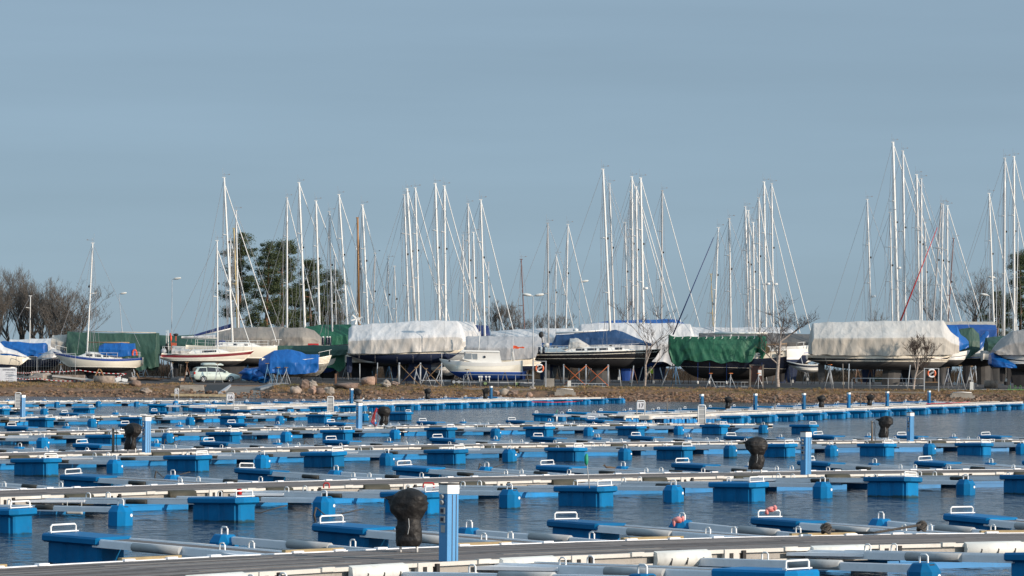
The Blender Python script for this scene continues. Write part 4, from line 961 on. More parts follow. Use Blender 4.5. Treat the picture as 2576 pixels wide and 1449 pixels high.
class Boat:
    """local x forward from stern (0) to bow (L), origin on the ground under the stern; z by pixels of the photograph at depth Z"""
    def __init__(s, name, xs, xb, Z, label, cat, yaw=0.0, ground_px=None, group=None):
        s.Z = Z; s.k = Z / F
        s.a = P(xs, 900, Z); s.b = P(xb, 900, Z); span = s.b.x - s.a.x
        s.dir = 1 if span > 0 else -1; s.yaw = yaw
        s.L = abs(span) / math.cos(R(yaw)); s.zg = gz(Z)
        s.root = empty(name, (s.a.x, Z, s.zg), R(yaw) * s.dir); s.root.scale = (s.dir, 1, 1)
        s.xs, s.xb = xs, xb
        tag(s.root, label, cat, group)
    def z(s, y, x=None):
        x = x if x is not None else (s.xs + s.xb) / 2
        return P(x, y, s.Z).z - s.zg
    def lx(s, px): return (px - s.xs) / (s.xb - s.xs) * s.L
    def zx(s, px, y): return P(px, y, s.Z).z - s.zg
    def build(s, mb, name, mats, parent=None): return mb.build(name, mats, parent or s.root)
def hull(B, beam, sheer, wl, bottom, mats, stripe=None, boot=.0, stern_beam=.7, rake=0.0, tb=.5, kb=3.5, st_rise=.25, full=3.0, extra=None, tr_z=None, gunwale=None, bowb=0.03, st_t=.35, two_tone=False):
    """sheer=(ystern,ymid,ybow) px; wl=(ystern,ybow) px; bottom y px; mats=(top, antifoul, stripe, boot, deck)"""
    L = B.L; NS = 26
    zs0, zs1, zs2 = B.zx(B.xs, sheer[0]), B.z(sheer[1]), B.zx(B.xb, sheer[2])
    w0, w1 = B.zx(B.xs, wl[0]), B.zx(B.xb, wl[1]); zb = B.z(bottom)
    def zsh(t): return zs0 * (1 - t) * (1 - 2 * t) + 4 * zs1 * t * (1 - t) + zs2 * t * (2 * t - 1)
    ztr = zb + (zs0 - zb) * st_rise if tr_z is None else B.zx(B.xs, tr_z)
    rows = []; mis = []
    for i in range(NS + 1):
        t = i / NS; t = t if t < .7 else t
        zs = zsh(t)
        zk = zb
        if t < st_t: zk = zb + (ztr - zb) * ((st_t - t) / st_t) ** 1.8
        if t > tb: zk = zb + (zsh(1) - .06 - zb) * ((t - tb) / (1 - tb)) ** kb
        zk = min(zk, zs - .03)
        hb = beam / 2 * (smooth(stern_beam, 1, t / .45) if t < .45 else (1 - ((t - .45) / .55) ** 2.3) * (1 - bowb) + bowb)
        wlz = w0 + (w1 - w0) * t
        lev = [zs, zs - .05]
        if stripe: lev += [zs - stripe[0], zs - stripe[1]]
        else: lev += [zs - .12, zs - .2]
        lev += [zs - (zs - wlz) * .5, wlz + boot + .09, wlz + boot, wlz + (.09 if boot else .04), wlz]
        for q in (.25, .5, .75, .93, 1.0): lev.append(wlz + (zk - wlz) * q)
        lev = [max(z_, zk) for z_ in lev]
        for q in range(1, len(lev)): lev[q] = min(lev[q], lev[q - 1])
        pts = []
        for z_ in lev:
            u = (zs - z_) / max(1e-3, zs - zk); y = hb * max(0, 1 - min(1, u) ** full) ** .5
            # overhang taper near bow: finer lower
            xx = t * L + rake * ((zs - z_) / max(.5, zs0 - zb)) * max(0, 1 - t * 6)
            pts.append((xx, y, z_))
        rows.append([(x, -y, z) for x, y, z in pts] + [(x, y, z) for x, y, z in pts[::-1]])
    n = len(rows[0]); h = n // 2
    def mif(i, k):
        q = k if k < h else n - 2 - k
        if q >= 8: return 1
        if two_tone and q >= 2: return 2
        if q == 7: return 3 if not boot else 0
        if q == 6: return 3 if boot else 0
        if q == 5: return 0 if not boot else 0
        if q == 2 and stripe: return 2
        if q == 0: return 4 if gunwale else 0
        return 0
    mb = MB(); mb.grid(rows, 0, True, False, mif)
    b0 = 0
    for i in range(NS):  # deck
        mb.face((i * n, (i + 1) * n, (i + 1) * n + n - 1, i * n + n - 1), 5 if len(mats) > 5 else 0, False)
    mb.face([k for k in range(n)], 0)
    ms = list(mats)
    while len(ms) < 5: ms.append(ms[0])
    if len(ms) < 6: ms.append(H_WHITE)
    o = B.build(mb, 'hull', ms); B.zsh = zsh; B.beam = beam; B.zb = zb; B.hb = lambda t: beam / 2 * (smooth(stern_beam, 1, t / .45) if t < .45 else 1 - ((t - .45) / .55) ** 2.3)
    return o
def keel(B, px0, px1, ybot, m, px0b=None, px1b=None, th=.18):
    x0, x1 = sorted((B.lx(px0), B.lx(px1))); zb = B.zb + .35
    z1 = max(.02, B.zx((px0 + px1) / 2, ybot)); z1 = min(z1, .25)
    a = B.lx(px0b) if px0b else x0 + .25; c = B.lx(px1b) if px1b else x1 - .35
    a, c = sorted((a, c)); mb = MB()
    def ring(xa, xb_, z): 
        xm = xa + (xb_ - xa) * .6
        return [(xa, 0, z), (xa + (xb_ - xa) * .3, -th / 2, z), (xm, -th / 2, z), (xb_, 0, z), (xm, th / 2, z), (xa + (xb_ - xa) * .3, th / 2, z)]
    mb.grid([ring(x0, x1, zb), ring(a, c, z1)], 0, False, True); mb.face([6 + k for k in range(6)])
    B.build(mb, 'keel', m)
def rudder(B, px0, px1, ytop, ybot, m):
    x0, x1 = B.lx(px0), B.lx(px1); zt, zb = B.zx(px0, ytop), max(.12, B.zx(px0, ybot)); mb = MB()
    w = abs(x1 - x0)
    def ring(z, s_): return [(x0 + (x1 - x0) * (.5 - s_ / 2), 0, z), ((x0 + x1) / 2, -.06, z), (x0 + (x1 - x0) * (.5 + s_ / 2), 0, z), ((x0 + x1) / 2, .06, z)]
    mb.grid([ring(zt, 1), ring(zt + (zb - zt) * .8, 1), ring(zb + .0, .7)], 0, False, True); mb.face([8, 9, 10, 11]); B.build(mb, 'rudder', m)
def cabin(B, t0, t1, wfac, h, m=None, win=None, slope=.5, name='cabin'):
    m = m or H_WHITE; rows = []; N_ = 10
    for i in range(N_ + 1):
        u = i / N_; t = t0 + (t1 - t0) * u; x = t * B.L; zd = B.zsh(t) - .02; w = B.hb(min(.98, t)) * wfac
        k = min(1, u / .06 + .0) * min(1, (1 - u) / (.25 * slope + .02)); k = max(.02, k)
        hh = h * k; rows.append([(x, -w, zd), (x, -w * .86, zd + hh * .85), (x, -w * .6, zd + hh), (x, w * .6, zd + hh), (x, w * .86, zd + hh * .85), (x, w, zd)])
    mb = MB(); mb.grid(rows, 0, False); mb.face([0, 1, 2, 3, 4, 5]); o = B.build(mb, name, m)
    for (a, b) in (win or ()):
        ta, tb_ = t0 + (t1 - t0) * a, t0 + (t1 - t0) * b
        for sg in (-1, 1):
            mb = MB(); q = []
            for t, f in ((ta, .25), (tb_, .25), (tb_, .7), (ta, .7)):
                w = B.hb(t) * wfac; zd = B.zsh(t) - .02; yy = w * (1 - .14 * f / .85); q.append((t * B.L, sg * (yy + .012), zd + h * f))
            q2 = [(x, y - sg * .05, z) for x, y, z in q]; mb.hexa(q + q2 if sg > 0 else q2 + q); B.build(mb, 'window', M_GLASS, o)
    return o
def mast(B, xt, yt, xbp, ybp, r=.095, m=None, spreaders=(.5,), fore=None, back=None, furl=True, base_y=None, radar=None, inst=True, shroud=True, wm=None, spx=17):
    """pixel top & pixel visible base; continues down to the deck"""
    m = m or M_MAST; k = B.k
    def loc(px, py):
        w = P(px, py, B.Z); return Vector(((w.x - B.root.location.x) * B.dir / math.cos(R(B.yaw)) if False else B.lx(px), 0, w.z - B.zg))
    T = loc(xt, yt); b = loc(xbp, ybp)
    d = (b - T).normalized(); deckz = (B.zsh(min(.95, max(.05, b.x / B.L))) if hasattr(B, 'zsh') else b.z)
    if base_y is None and b.z > deckz: b = b + d * ((deckz - b.z) / d.z)
    mb = MB(); n = 8; pts = [b.lerp(T, i / 6) for i in range(7)]
    mb.tube(pts, r, 8, 0, r * .8); o = B.build(mb, 'mast', m)
    mb = MB(); L_ = Vector((1, 0, 0))
    mb.box(tuple(T + Vector((-.0, 0, .03))), (.34, .10, .07)); B.build(mb, 'masthead_fitting', m, o)
    if inst:
        mb = MB(); mb.tube([T + Vector((.05, 0, .05)), T + Vector((.05, 0, .5))], .014, 4); mb.tube([T + Vector((-.15, 0, .3)), T + Vector((.5, 0, .3))], .012, 4); mb.box(tuple(T + Vector((.5, 0, .33))), (.16, .02, .10)); mb.tube([T + Vector((-.1, 0, .05)), T + Vector((-.14, 0, .95))], .009, 4); B.build(mb, 'wind_vane', M_WIRE, o)
    vis = []
    for f in spreaders:
        c = b.lerp(T, f)
        hw = .85
        for sg in (-1, 1):
            mb = MB(); mb.tube([c, c + Vector((-.42 - .1 * sg, sg * hw, .06))], .03, 5); 
            B.build(mb, 'spreader', m, o)
        vis.append(c)
    if shroud:
        for sg in (-1, 1):
            mb = MB(); hbm = getattr(B, 'beam', 3) * .46
            path = [T + Vector((0, 0, -.1))] + [b.lerp(T, f) + Vector((-.42 - .1 * sg, sg * .85, .06)) for f in sorted(spreaders, reverse=True)] + [Vector((b.x - .4, sg * hbm, deckz + .1))]
            mb.tube(path, .019, 3, cap=False)
            mb.tube([b.lerp(T, .52 if len(spreaders) < 2 else spreaders[0]), Vector((b.x - .9, sg * hbm, deckz + .1))], .015, 3, cap=False)
            B.build(mb, 'shroud', M_WIRE)
    if back is not False:
        q = loc(*back) if back else Vector((.12, 0, B.zsh(0.02) + .2)); mb = MB(); mb.tube([T, q], .019, 3, cap=False); B.build(mb, 'backstay', M_WIRE)
    if fore is not False:
        f0 = T if not fore or len(fore) < 3 else b.lerp(T, fore[2])
        q = loc(fore[0], fore[1]) if fore else Vector((B.L - .15, 0, B.zsh(1) + .2)); mb = MB(); mb.tube([f0.lerp(q, .02), q], (.05 if furl else .02), 5, cap=False); B.build(mb, 'forestay', M_SAIL if furl else M_WIRE)
    if radar:
        f, sgn = radar; c = b.lerp(T, f); mb = MB(); mb.tube([c + Vector((sgn * .3, 0, 0)), c + Vector((sgn * .3, 0, .06)), c + Vector((sgn * .3, 0, .2))], .26, 12, 0, .22); mb.box(tuple(c + Vector((sgn * .15, 0, -.03))), (.4, .1, .05)); B.build(mb, 'radar_dome', M_MASTW, o)
    if shroud and (T - b).length > 9:
        for q_, (fa, dx_) in enumerate(((1.0, .9), (.93, -1.3))):
            mb = MB(); e_ = Vector((b.x + dx_, -.25, deckz + .3)); s_ = b.lerp(T, fa); mb.tube([s_, s_.lerp(e_, .5) + Vector((.05, 0, 0)), e_], .014, 3, cap=False); B.build(mb, 'halyard', M_WIRE)
    # steaming light / small black block
    mb = MB(); c = b.lerp(T, .62); mb.box(tuple(c + Vector((r + .06, 0, 0))), (.14, .12, .2)); B.build(mb, 'mast_light', m_dark, o)
    return o
def boom(B, px0, y0, px1, y1, sail=None, r=.08, sail_h=.3, m=None, taper=True):
    def loc(px, py): w = P(px, py, B.Z); return Vector((B.lx(px), 0, w.z - B.zg))
    a, b = loc(px0, y0), loc(px1, y1); mb = MB(); mb.tube([a, b], r, 8); o = B.build(mb, 'boom', m or M_MASTW)
    if sail:
        rows = []
        for i in range(13):
            u = i / 12; c = a.lerp(b, u); hh = sail_h * ((.45 + .55 * u) if taper else 1); hh *= (1 + .12 * noise.noise(Vector((u * 9, px0, 0))))
            rows.append([(c.x, -.13 * math.cos(a_) * (1 + .3 * noise.noise(Vector((u * 12, a_, px0)))), c.z + hh * .5 + hh * .55 * math.sin(a_)) for a_ in [2 * math.pi * q / 10 for q in range(10)]])
        mb = MB(); mb.grid(rows, 0, True, True); mb.face(range(10)); mb.face([120 + q for q in range(10)][::-1]); B.build(mb, 'sail_cover', sail)
def cover(B, prof, width, mats, seam=None, ridge=.25, folds=.06, seed=0, bow_t=None, bottom_jag=.08, name='cover', ends=(0.9, .35), nl=80, hb=None, flat=.18, closed=True):
    """prof: list of (px, ytop, ybottom). A tarpaulin tent with ridge and hanging skirts, folds in real geometry."""
    prof = sorted(prof, key=lambda p: B.lx(p[0])); xs = [B.lx(p[0]) for p in prof]
    def ev(x, c):
        for i in range(len(xs) - 1):
            if xs[i] <= x <= xs[i + 1] or i == len(xs) - 2:
                t = (x - xs[i]) / (xs[i + 1] - xs[i] + 1e-9); t = max(0, min(1, t)); px = prof[i][0] + (prof[i + 1][0] - prof[i][0]) * t
                return B.zx(px, prof[i][c] + (prof[i + 1][c] - prof[i][c]) * t)
    rows = []; x0, x1 = xs[0], xs[-1]; bl = [0, .05, .12, .2, .28, .36, .44, .5, .56, .64, .72, .8, .88, .94, 1.0]
    ku = [(-1, b) for b in bl[::-1]] + [(0, 0)] + [(1, b) for b in bl]
    nl = int(nl * 1.7); nf_ = max(2, int((x1 - x0) / 2.3)); rr_ = random.Random(seed * 7)
    frames = [x0 + (x1 - x0) * (i + (rr_.uniform(-.38, .38) if 0 < i < nf_ else 0)) / nf_ for i in range(nf_ + 1)]
    def rg(v): return 1 - 2 * abs(v)
    for i in range(nl + 1):
        u = i / nl; x = x0 + (x1 - x0) * u; zt, zb = ev(x, 1), ev(x, 2)
        w = width / 2 * (ends[0] + (1 - ends[0]) * min(1, u / .2)) if u < .5 else width / 2 * (ends[1] + (1 - ends[1]) * min(1, (1 - u) / .45) ** .75)
        q = 0
        for a_, c_ in zip(frames, frames[1:]):
            if a_ <= x <= c_: q = (x - a_) / (c_ - a_)
        sagf = 1 - (2 * q - 1) ** 2                      # 0 on the frames, 1 midway
        row = []
        for j, (a, b) in enumerate(ku):
            zz = zt + (zb - zt) * b
            c1 = rg(noise.noise(Vector((x * .55 + b * 1.5, seed, b * .8 + a)))) * rg(noise.noise(Vector((x * .6 - b * 1.9, seed + 3, b * .7 + a))))
            c2 = rg(noise.noise(Vector((x * 1.5 + b * 1.6, seed + 5, b * .5 + a * 3))))
            fo = folds * .8 * ((c1 - .35) * 1.1 + (c2 - .5) * .55 * (.35 + b)) * (.25 + 1.1 * b)
            k_ = flat + (1 - flat) * min(1, b / .5)
            yy = 0 if a == 0 else a * (w * k_ + fo - sagf * (.02 + .04 * (1 - abs(2 * b - 1))))
            zz += -sagf * .07 * max(0, 1 - b * 4) + (0.02 if a == 0 else 0)
            if b == 1.0: zz += bottom_jag * (noise.noise(Vector((x * .9, seed + 9, a))) + .35 * (sagf - .5))
            row.append((x + .03 * noise.noise(Vector((x, b * 3, seed))), yy, zz))
        rows.append(row)
    if seam is not None:
        for row in rows:
            for j, (a, b) in enumerate(ku):
                if b > seam: row[j] = (row[j][0], row[j][1] + (.035 if a > 0 else -.035), row[j][2])
    mb = MB(); n = len(ku)
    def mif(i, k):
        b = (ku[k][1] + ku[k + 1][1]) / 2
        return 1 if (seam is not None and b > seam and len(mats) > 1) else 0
    mb.grid(rows, 0, True, False, mif)
    if closed: mb.face([k for k in range(n)][::-1], 0); mb.face([nl * n + k for k in range(n)], 0)
    o = B.build(mb, name, mats); return o
def rail_set(B, t0, t1, h=.6, n=6, name='guard_rail'):
    mb = MB()
    for sg in (-1, 1):
        top = []; midl = []
        for i in range(n + 1):
            t = t0 + (t1 - t0) * i / n; x = t * B.L; y = sg * B.hb(min(.97, t)) * .95; z = B.zsh(t)
            mb.tube([(x, y, z - .02), (x, y, z + h)], .016, 4); top.append((x, y, z + h)); midl.append((x, y, z + h * .5))
        mb.tube(top, .013, 4); mb.tube(midl, .010, 4)
    B.build(mb, name, M_MASTW)
def pulpit(B, t=.9, h=.65, stern=False):
    mb = MB(); ta, tb_ = (t, 1.0) if not stern else (.0, .08)
    def q(tt, sg, hh): return (tt * B.L, sg * max(.08, B.hb(min(.985, tt))) * .95, B.zsh(tt) + hh)
    if not stern: path = [q(ta, -1, 0), q(ta, -1, h * .95), q(.97, -1, h), (B.L, 0, B.zsh(1) + h), q(.97, 1, h), q(ta, 1, h * .95), q(ta, 1, 0)]
    else: path = [q(.08, -1, 0), q(.08, -1, h), q(.005, -1, h), q(.005, 1, h), q(.08, 1, h), q(.08, 1, 0)]
    mb.tube(path, .02, 5)
    for sg in (-1, 1): mb.tube([q(.97 if not stern else .01, sg, 0), q(.97 if not stern else .01, sg, h)], .018, 5)
    B.build(mb, 'pulpit' if not stern else 'pushpit', M_MASTW)
def simple_boat(name, xs, xb, Z, label, cat, sheer, wl, bottom, mats, keelpx=None, beam=3.0, yaw=0, group=None, **k):
    B = Boat(name, xs, xb, Z, label, cat, yaw, group=group); hull(B, beam, sheer, wl, bottom, mats, **k)
    if keelpx: keel(B, keelpx[0], keelpx[1], keelpx[2], mats[1])
    return B
# ---- front row -----------------------------------------------------------
# 1 blue striped sloop, bow left
B = Boat('sailing_boat', 360, 133, 342, 'cream sloop with blue sheer stripe and blue tarp over its cockpit, bow pointing left', 'sailing boat')
hull(B, 2.7, (899, 901, 884), (925, 922), 938, (H_CREAM, AF_BLACK, H_BLUE, H_BLUE, H_BLUE), stripe=(.06, .24), tb=.55, kb=2.6, st_rise=.5, stern_beam=.35, gunwale=True)
keel(B, 330, 205, 958, AF_BLACK, 335, 225, .5); cabin(B, .22, .72, .72, .55, H_WHITE, ((.3, .42), (.47, .6), (.66, .8)), .9)
mast(B, 230, 612, 219, 884, .085, M_MASTW, (.56,), fore=(139, 880), back=(352, 872), furl=False)
boom(B, 325, 862, 222, 861, None, .06, m=M_TEAK); rail_set(B, .04, .62, .55, 5); pulpit(B, .86)
cover(B, [(339, 864, 894), (315, 862, 898), (262, 863, 894), (250, 870, 889)], 2.0, [T_BLUE], folds=.05, seed=3, name='cockpit_tarp', ends=(.9, .8), flat=.4)
mb = MB()
for a_ in range(0, 1): mb.tube([(B.lx(341) + .32 * math.cos(t) * .6, -.9, B.zx(341, 889) + .34 * math.sin(t)) for t in [math.pi * q / 8 for q in range(9)]] , .09, 6); mb.tube([(B.lx(341) + .19, -.9, B.zx(341, 889)), (B.lx(341) + .19, -.9, B.zx(341, 895))], .09, 6); mb.tube([(B.lx(341) - .19, -.9, B.zx(341, 889)), (B.lx(341) - .19, -.9, B.zx(341, 895))], .09, 6)
B.build(mb, 'horseshoe_buoy', mat('orange_buoy', (.75, .10, .05), .6))
# 2 red stripe sloop
B = Boat('sailing_boat', 409, 640, 341.5, 'white sloop with dark red sheer stripe, stern outboard and sagging furled mainsail', 'sailing boat')
hull(B, 2.9, (888.5, 889, 880), (908.5, 908), 921, (H_CREAM, AF_GREY, H_RED, H_RED), stripe=(.13, .38), boot=.08, tb=.6, kb=3.0, rake=-.5, st_rise=.55, stern_beam=.6)
keel(B, 505, 560, 955, AF_GREY); rudder(B, 436, 449, 912, 948, AF_BLACK); cabin(B, .28, .74, .68, .42, H_WHITE, ((.35, .68),), 1)
mast(B, 543, 606, 547, 874, .085, M_MASTW, (.5,), fore=(629, 868, .93), back=(415, 880)); boom(B, 456, 850, 546, 850, T_WHITE, .06, .3)
rail_set(B, .12, .8, .6, 6); pulpit(B, .88); pulpit(B, stern=True)
cover(B, [(434, 876, 891), (470, 876, 891), (478, 878, 889)], 2.5, [T_BEIGE], folds=.08, seed=5, name='cockpit_canvas', ends=(.95, .9))
mb = MB(); x = B.lx(413); z = B.zx(413, 884); mb.blob((x, -.5, z), (.28, .2, .30), 1, 12, 9, .05); mb.blob((x + .25, -.2, z + .45), (.15, .16, .33), 0, 10, 8, .08); mb.box((x + .3, -.2, z - .1), (.12, .1, .8)); B.build(mb, 'outboard_motor', [m_dark, m_galv])
mb = MB(); mb.tube([(B.lx(423), .5, z - .3), (B.lx(420), .5, B.zx(423, 829))], .045, 5); mb.tube([(B.lx(417), .5, z - .3), (B.lx(416), .5, B.zx(416, 831))], .025, 5); B.build(mb, 'antenna_pole', M_MASTW)
mb = MB(); mb.tube([(B.lx(433), -.6, z), (B.lx(430), -.6, B.zx(430, 838))], .02, 5); mb.blob((B.lx(431), -.6, B.zx(431, 851)), (.10, .1, .3), 0, 8, 8, .02); mb.box((B.lx(429.5), -.6, B.zx(430, 842)), (.12, .03, .3)); B.build(mb, 'danbuoy', mat('orange_red', (.75, .08, .03), .5))
mb = MB(); mb.blob((B.lx(443), -.4, B.zx(443, 842)), (.26, .2, .12), 1, 10, 8, .1); mb.box((B.lx(443), -.4, B.zx(443, 852)), (.12, .12, .5)); mb.box((B.lx(438), -.4, B.zx(438, 866)), (.5, .3, .28)); B.build(mb, 'spare_outboard', [mat('rust_orange', (.45, .09, .04), .6), m_dark])
# 3 white sloop behind it with navy sail cover
B = Boat('sailing_boat', 470, 708, 352, 'large white sloop with navy boom cover, just behind the red striped one', 'sailing boat')
hull(B, 3.4, (868, 872, 871), (899, 902.5), 917, (H_CREAM, AF_GREY, H_DARK, H_DARK), boot=.08, stripe=None, tb=.62, kb=3.2, st_rise=.5, stern_beam=.7)
keel(B, 560, 620, 950, AF_GREY); cabin(B, .3, .8, .68, .45, H_WHITE, ((.4, .7),), 1)
mast(B, 559, 447, 585, 866, .12, M_MASTW, (.33, .66), fore=(695, 860, .97), back=(480, 862)); boom(B, 488, 847, 580, 826, T_NAVY, .08, .45)
rail_set(B, .1, .86, .6, 7); pulpit(B, .9)
cover(B, [(543, 856, 876), (560, 853, 877), (575, 865, 876)], 2.2, [T_NAVY], folds=.03, seed=8, name='sprayhood', ends=(.8, .6))
# 4 beige/green covered boat behind blue striped one
B = simple_boat('covered_boat', 395, 134, 352, 'boat hidden under a long dark green tarpaulin with beige end panel at left', 'covered boat', (872, 874, 866), (912, 908), 925, (H_WHITE, AF_BLACK), (250, 300, 955), 3.4)
cover(B, [(132, 843, 872), (150, 842, 880), (172, 840, 884)], 3.0, [T_BEIGE2], folds=.07, seed=11, ends=(.8, .95), nl=20, name='beige_tarp')
cover(B, [(172, 834, 905), (235, 836, 915), (320, 838, 915), (355, 838, 930), (385, 838, 934), (397, 838, 920)], 3.6, [T_DGREEN], folds=.12, seed=12, ends=(1, 1), flat=.7, name='green_tarp', bottom_jag=.4)
mb = MB(); mb.tube([(B.lx(180), 0, B.zx(180, 833)), (B.lx(392), 0, B.zx(392, 837))], .05, 6); B.build(mb, 'ridge_pole', T_BEIGE2)
# 5 dark green covered boat further right-back
B = simple_boat('covered_boat', 560, 398, 372, 'boat under deep green tarpaulin behind the stern of the red striped sloop', 'covered boat', (870, 872, 866), (905, 905), 915, (H_WHITE, AF_BLACK), (460, 500, 945), 3.2)
cover(B, [(398, 843, 895), (440, 843, 895), (500, 842, 890), (560, 845, 890)], 3.2, [T_DGREEN], folds=.08, seed=14)
# 6 grey tarp pair
B = simple_boat('covered_boat', 590, 745, 362, 'boat under a mouse grey tarpaulin behind the white sloop bow', 'covered boat', (868, 870, 866), (905, 905), 915, (H_WHITE, AF_BLACK), (650, 690, 945), 3.2)
cover(B, [(545, 828, 880), (600, 823, 878), (680, 822, 880), (712, 822, 880)], 3.2, [T_GREY], folds=.08, seed=15, ends=(.8, .9))
B = simple_boat('covered_boat', 690, 830, 354, 'boat under grey tarpaulin gathered like a tent, right of the other grey one', 'covered boat', (868, 870, 868), (905, 905), 915, (H_WHITE, AF_BLACK), (750, 790, 945), 3.2)
cover(B, [(703, 830, 874), (715, 823, 874), (770, 824, 874), (790, 830, 874), (812, 852, 872)], 3.0, [T_GREY], folds=.12, seed=16, ends=(.8, .3), flat=.3)
# 7 green upper covered
B = simple_boat('covered_boat', 880, 770, 368, 'boat under bright green tarpaulin in front of the pines', 'covered boat', (868, 870, 868), (905, 905), 915, (H_WHITE, AF_BLACK), (800, 840, 945), 3.2)
cover(B, [(768, 822, 878), (800, 817, 878), (850, 815, 878), (882, 816, 870)], 3.4, [T_GREEN], folds=.09, seed=17, ends=(.9, .9))
# 8 launch with outboards / dark gunwale, bow right
B = Boat('yawl_boat', 778, 907, 350, 'open boat with dark gunwale and long bowsprit behind the green tarpaulin', 'boat')
hull(B, 2.2, (868, 868, 861), (885, 880), 895, (H_WHITE, AF_BLACK, H_BLACK, H_DARK, H_BLACK), stripe=(.0, .16), tb=.3, kb=1.5, st_rise=.4, gunwale=True)
for q, x in enumerate((812, 822, 829)):
    mb = MB(); mb.tube([(B.lx(x), .2, B.zx(x, 868)), (B.lx(x), .2, B.zx(x, 861)), (B.lx(x) , .2, B.zx(x, 853)), (B.lx(x), .2, B.zx(x, 849))], .17, 10, 0, .14); mb.tube([(B.lx(x), .2, B.zx(x, 849)), (B.lx(x), .2, B.zx(x, 846))], .13, 10, 1, .05); B.build(mb, 'fender', [H_NAVY, H_WHITE])
mb = MB(); mb.box((B.lx(788), 0, B.zx(788, 868)), (1.0, 1.2, .3)); B.build(mb, 'fuel_tank', m_red)
# 9 green tarp boat (low)
B = simple_boat('covered_boat', 700, 880, 344, 'cream hulled boat under a two layer green tarpaulin behind the blue covered one', 'covered boat', (905, 908, 892), (925, 925), 938, (H_CREAM, AF_BLUE), None, 2.8)
cover(B, [(700, 870, 900), (730, 868, 898), (800, 868, 900), (868, 868, 893), (876, 869, 888)], 3.0, [T_DGREEN], folds=.05, seed=19, ends=(1, .9), name='upper_tarp', flat=.8, bottom_jag=.05)
cover(B, [(700, 892, 920), (780, 892, 925), (835, 890, 928), (855, 886, 934), (868, 886, 920)], 2.7, [T_GREEN], folds=.09, seed=20, ends=(1, .5), name='lower_tarp', flat=.9, bottom_jag=.35)
# 10 blue covered clinker boat, bow right
B = Boat('wooden_boat', 660, 834, 338, 'clinker built cream boat mostly wrapped in a bright blue tarpaulin, bow showing at right', 'wooden boat')
hull(B, 2.3, (900, 905, 893), (925, 914), 948, (H_CREAM, mat('antifoul_flaky', (.05, .05, .045), .9, col2=(.30, .28, .24), scale=3.5), H_DARK, H_DARK), tb=.5, kb=5.0, st_rise=.4, stern_beam=.6, full=2.2)
for q in range(5):
    mb = MB(); 
    for sg in (-1, 1):
        pts = []
        for i in range(14):
            t = .72 + .28 * i / 13; zs = B.zsh(t); z_ = zs - .13 * (q + 1); zk = B.zb + (B.zsh(1) - .06 - B.zb) * ((t - .5) / .5) ** 5.0; u = min(1, (zs - z_) / max(.01, zs - zk)); 
            if u >= 1: break
            pts.append((t * B.L, sg * (B.hb(t) * .97 + .03) * max(0, 1 - u ** 2.2) ** .5 + sg * .012, z_))
        if len(pts) > 1: mb.tube(pts, .014, 4, cap=False)
    B.build(mb, 'strake', M_TEAK)
pulpit(B, .82, .5)
cover(B, [(652, 905, 930), (665, 895, 938), (690, 880, 940), (720, 878, 942), (757, 884, 942), (770, 890, 942), (798, 891, 936), (803, 893, 930)], 3.2, [T_BLUE], folds=.13, seed=21, ends=(.5, .85), name='blue_tarp', flat=.35, bottom_jag=.3)
mb = MB(); mb.blob((-1.0, -.3, .9), (1.1, .8, .6), 0, 16, 10, .35, 4); mb.blob((-.2, -.4, .6), (.8, .6, .5), 0, 16, 10, .35, 9); B.build(mb, 'bunched_tarp', T_BLUE)
# 11 big white covered boat
B = Boat('covered_sailing_boat', 874, 1172, 340, 'long cream hull with navy bottom under a large white two layer tarpaulin', 'sailing boat')
hull(B, 3.9, (886, 880, 868), (893.5, 888), 915, (H_CREAM, AF_NAVY, H_DARK, H_DARK), boot=.12, tb=.62, kb=3.0, st_rise=.62, stern_beam=.65, tr_z=893, rake=0)
keel(B, 1035, 1085, 952, AF_NAVY, 1012, 1085, .4); rudder(B, 872, 886, 897, 937, AF_NAVY)
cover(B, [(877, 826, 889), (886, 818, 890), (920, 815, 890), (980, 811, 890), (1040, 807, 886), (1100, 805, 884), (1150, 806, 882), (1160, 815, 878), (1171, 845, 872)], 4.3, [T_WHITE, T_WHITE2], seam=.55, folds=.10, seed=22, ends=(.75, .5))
mb = MB(); mb.tube([(B.lx(897), 0, B.zx(897, 850)), (B.lx(897), 0, B.zx(897, 803))], .03, 5)
for q in range(6):
    a_ = q * 1.047 + .3; c = Vector((B.lx(897), 0, B.zx(897, 802))); mb.beam(c, c + Vector((math.cos(a_) * .55, -.1, math.sin(a_) * .55)), .03, .13)
mb.blob((B.lx(899), .1, B.zx(898, 802)), (.25, .15, .13), 0, 8, 6, 0); B.build(mb, 'wind_generator', M_MASTW)
mb = MB(); 
for px in (905, 945, 1000, 1040, 1085, 1130): mb.tube([(B.lx(px), -1.9, B.zx(px, 884)), (B.lx(px) + .02, -1.8, B.zx(px, 900)), (B.lx(px), -1.2, B.zx(px, 912))], .012, 3)
B.build(mb, 'tie_line', M_WIRE)
# 12 white cover behind its right end
B = simple_boat('covered_boat', 1080, 1205, 362, 'boat under a white tarpaulin peeking out behind the right end of the large one', 'covered boat', (866, 868, 860), (905, 900), 915, (H_WHITE, AF_BLACK), (1120, 1150, 945), 3.2)
cover(B, [(1100, 809, 860), (1165, 808, 858), (1190, 808, 857), (1210, 845, 858)], 3.4, [T_WHITE], folds=.09, seed=23, ends=(.9, .5))
B = simple_boat('covered_boat', 1190, 1250, 372, 'boat under a navy tarpaulin behind the greyish transparent cover', 'covered boat', (866, 868, 860), (905, 900), 915, (H_WHITE, AF_BLACK), None, 2.6)
cover(B, [(1196, 818, 862), (1205, 817, 862), (1228, 818, 862), (1234, 850, 862)], 3.0, [T_NAVY], folds=.07, seed=24, ends=(.9, .9))
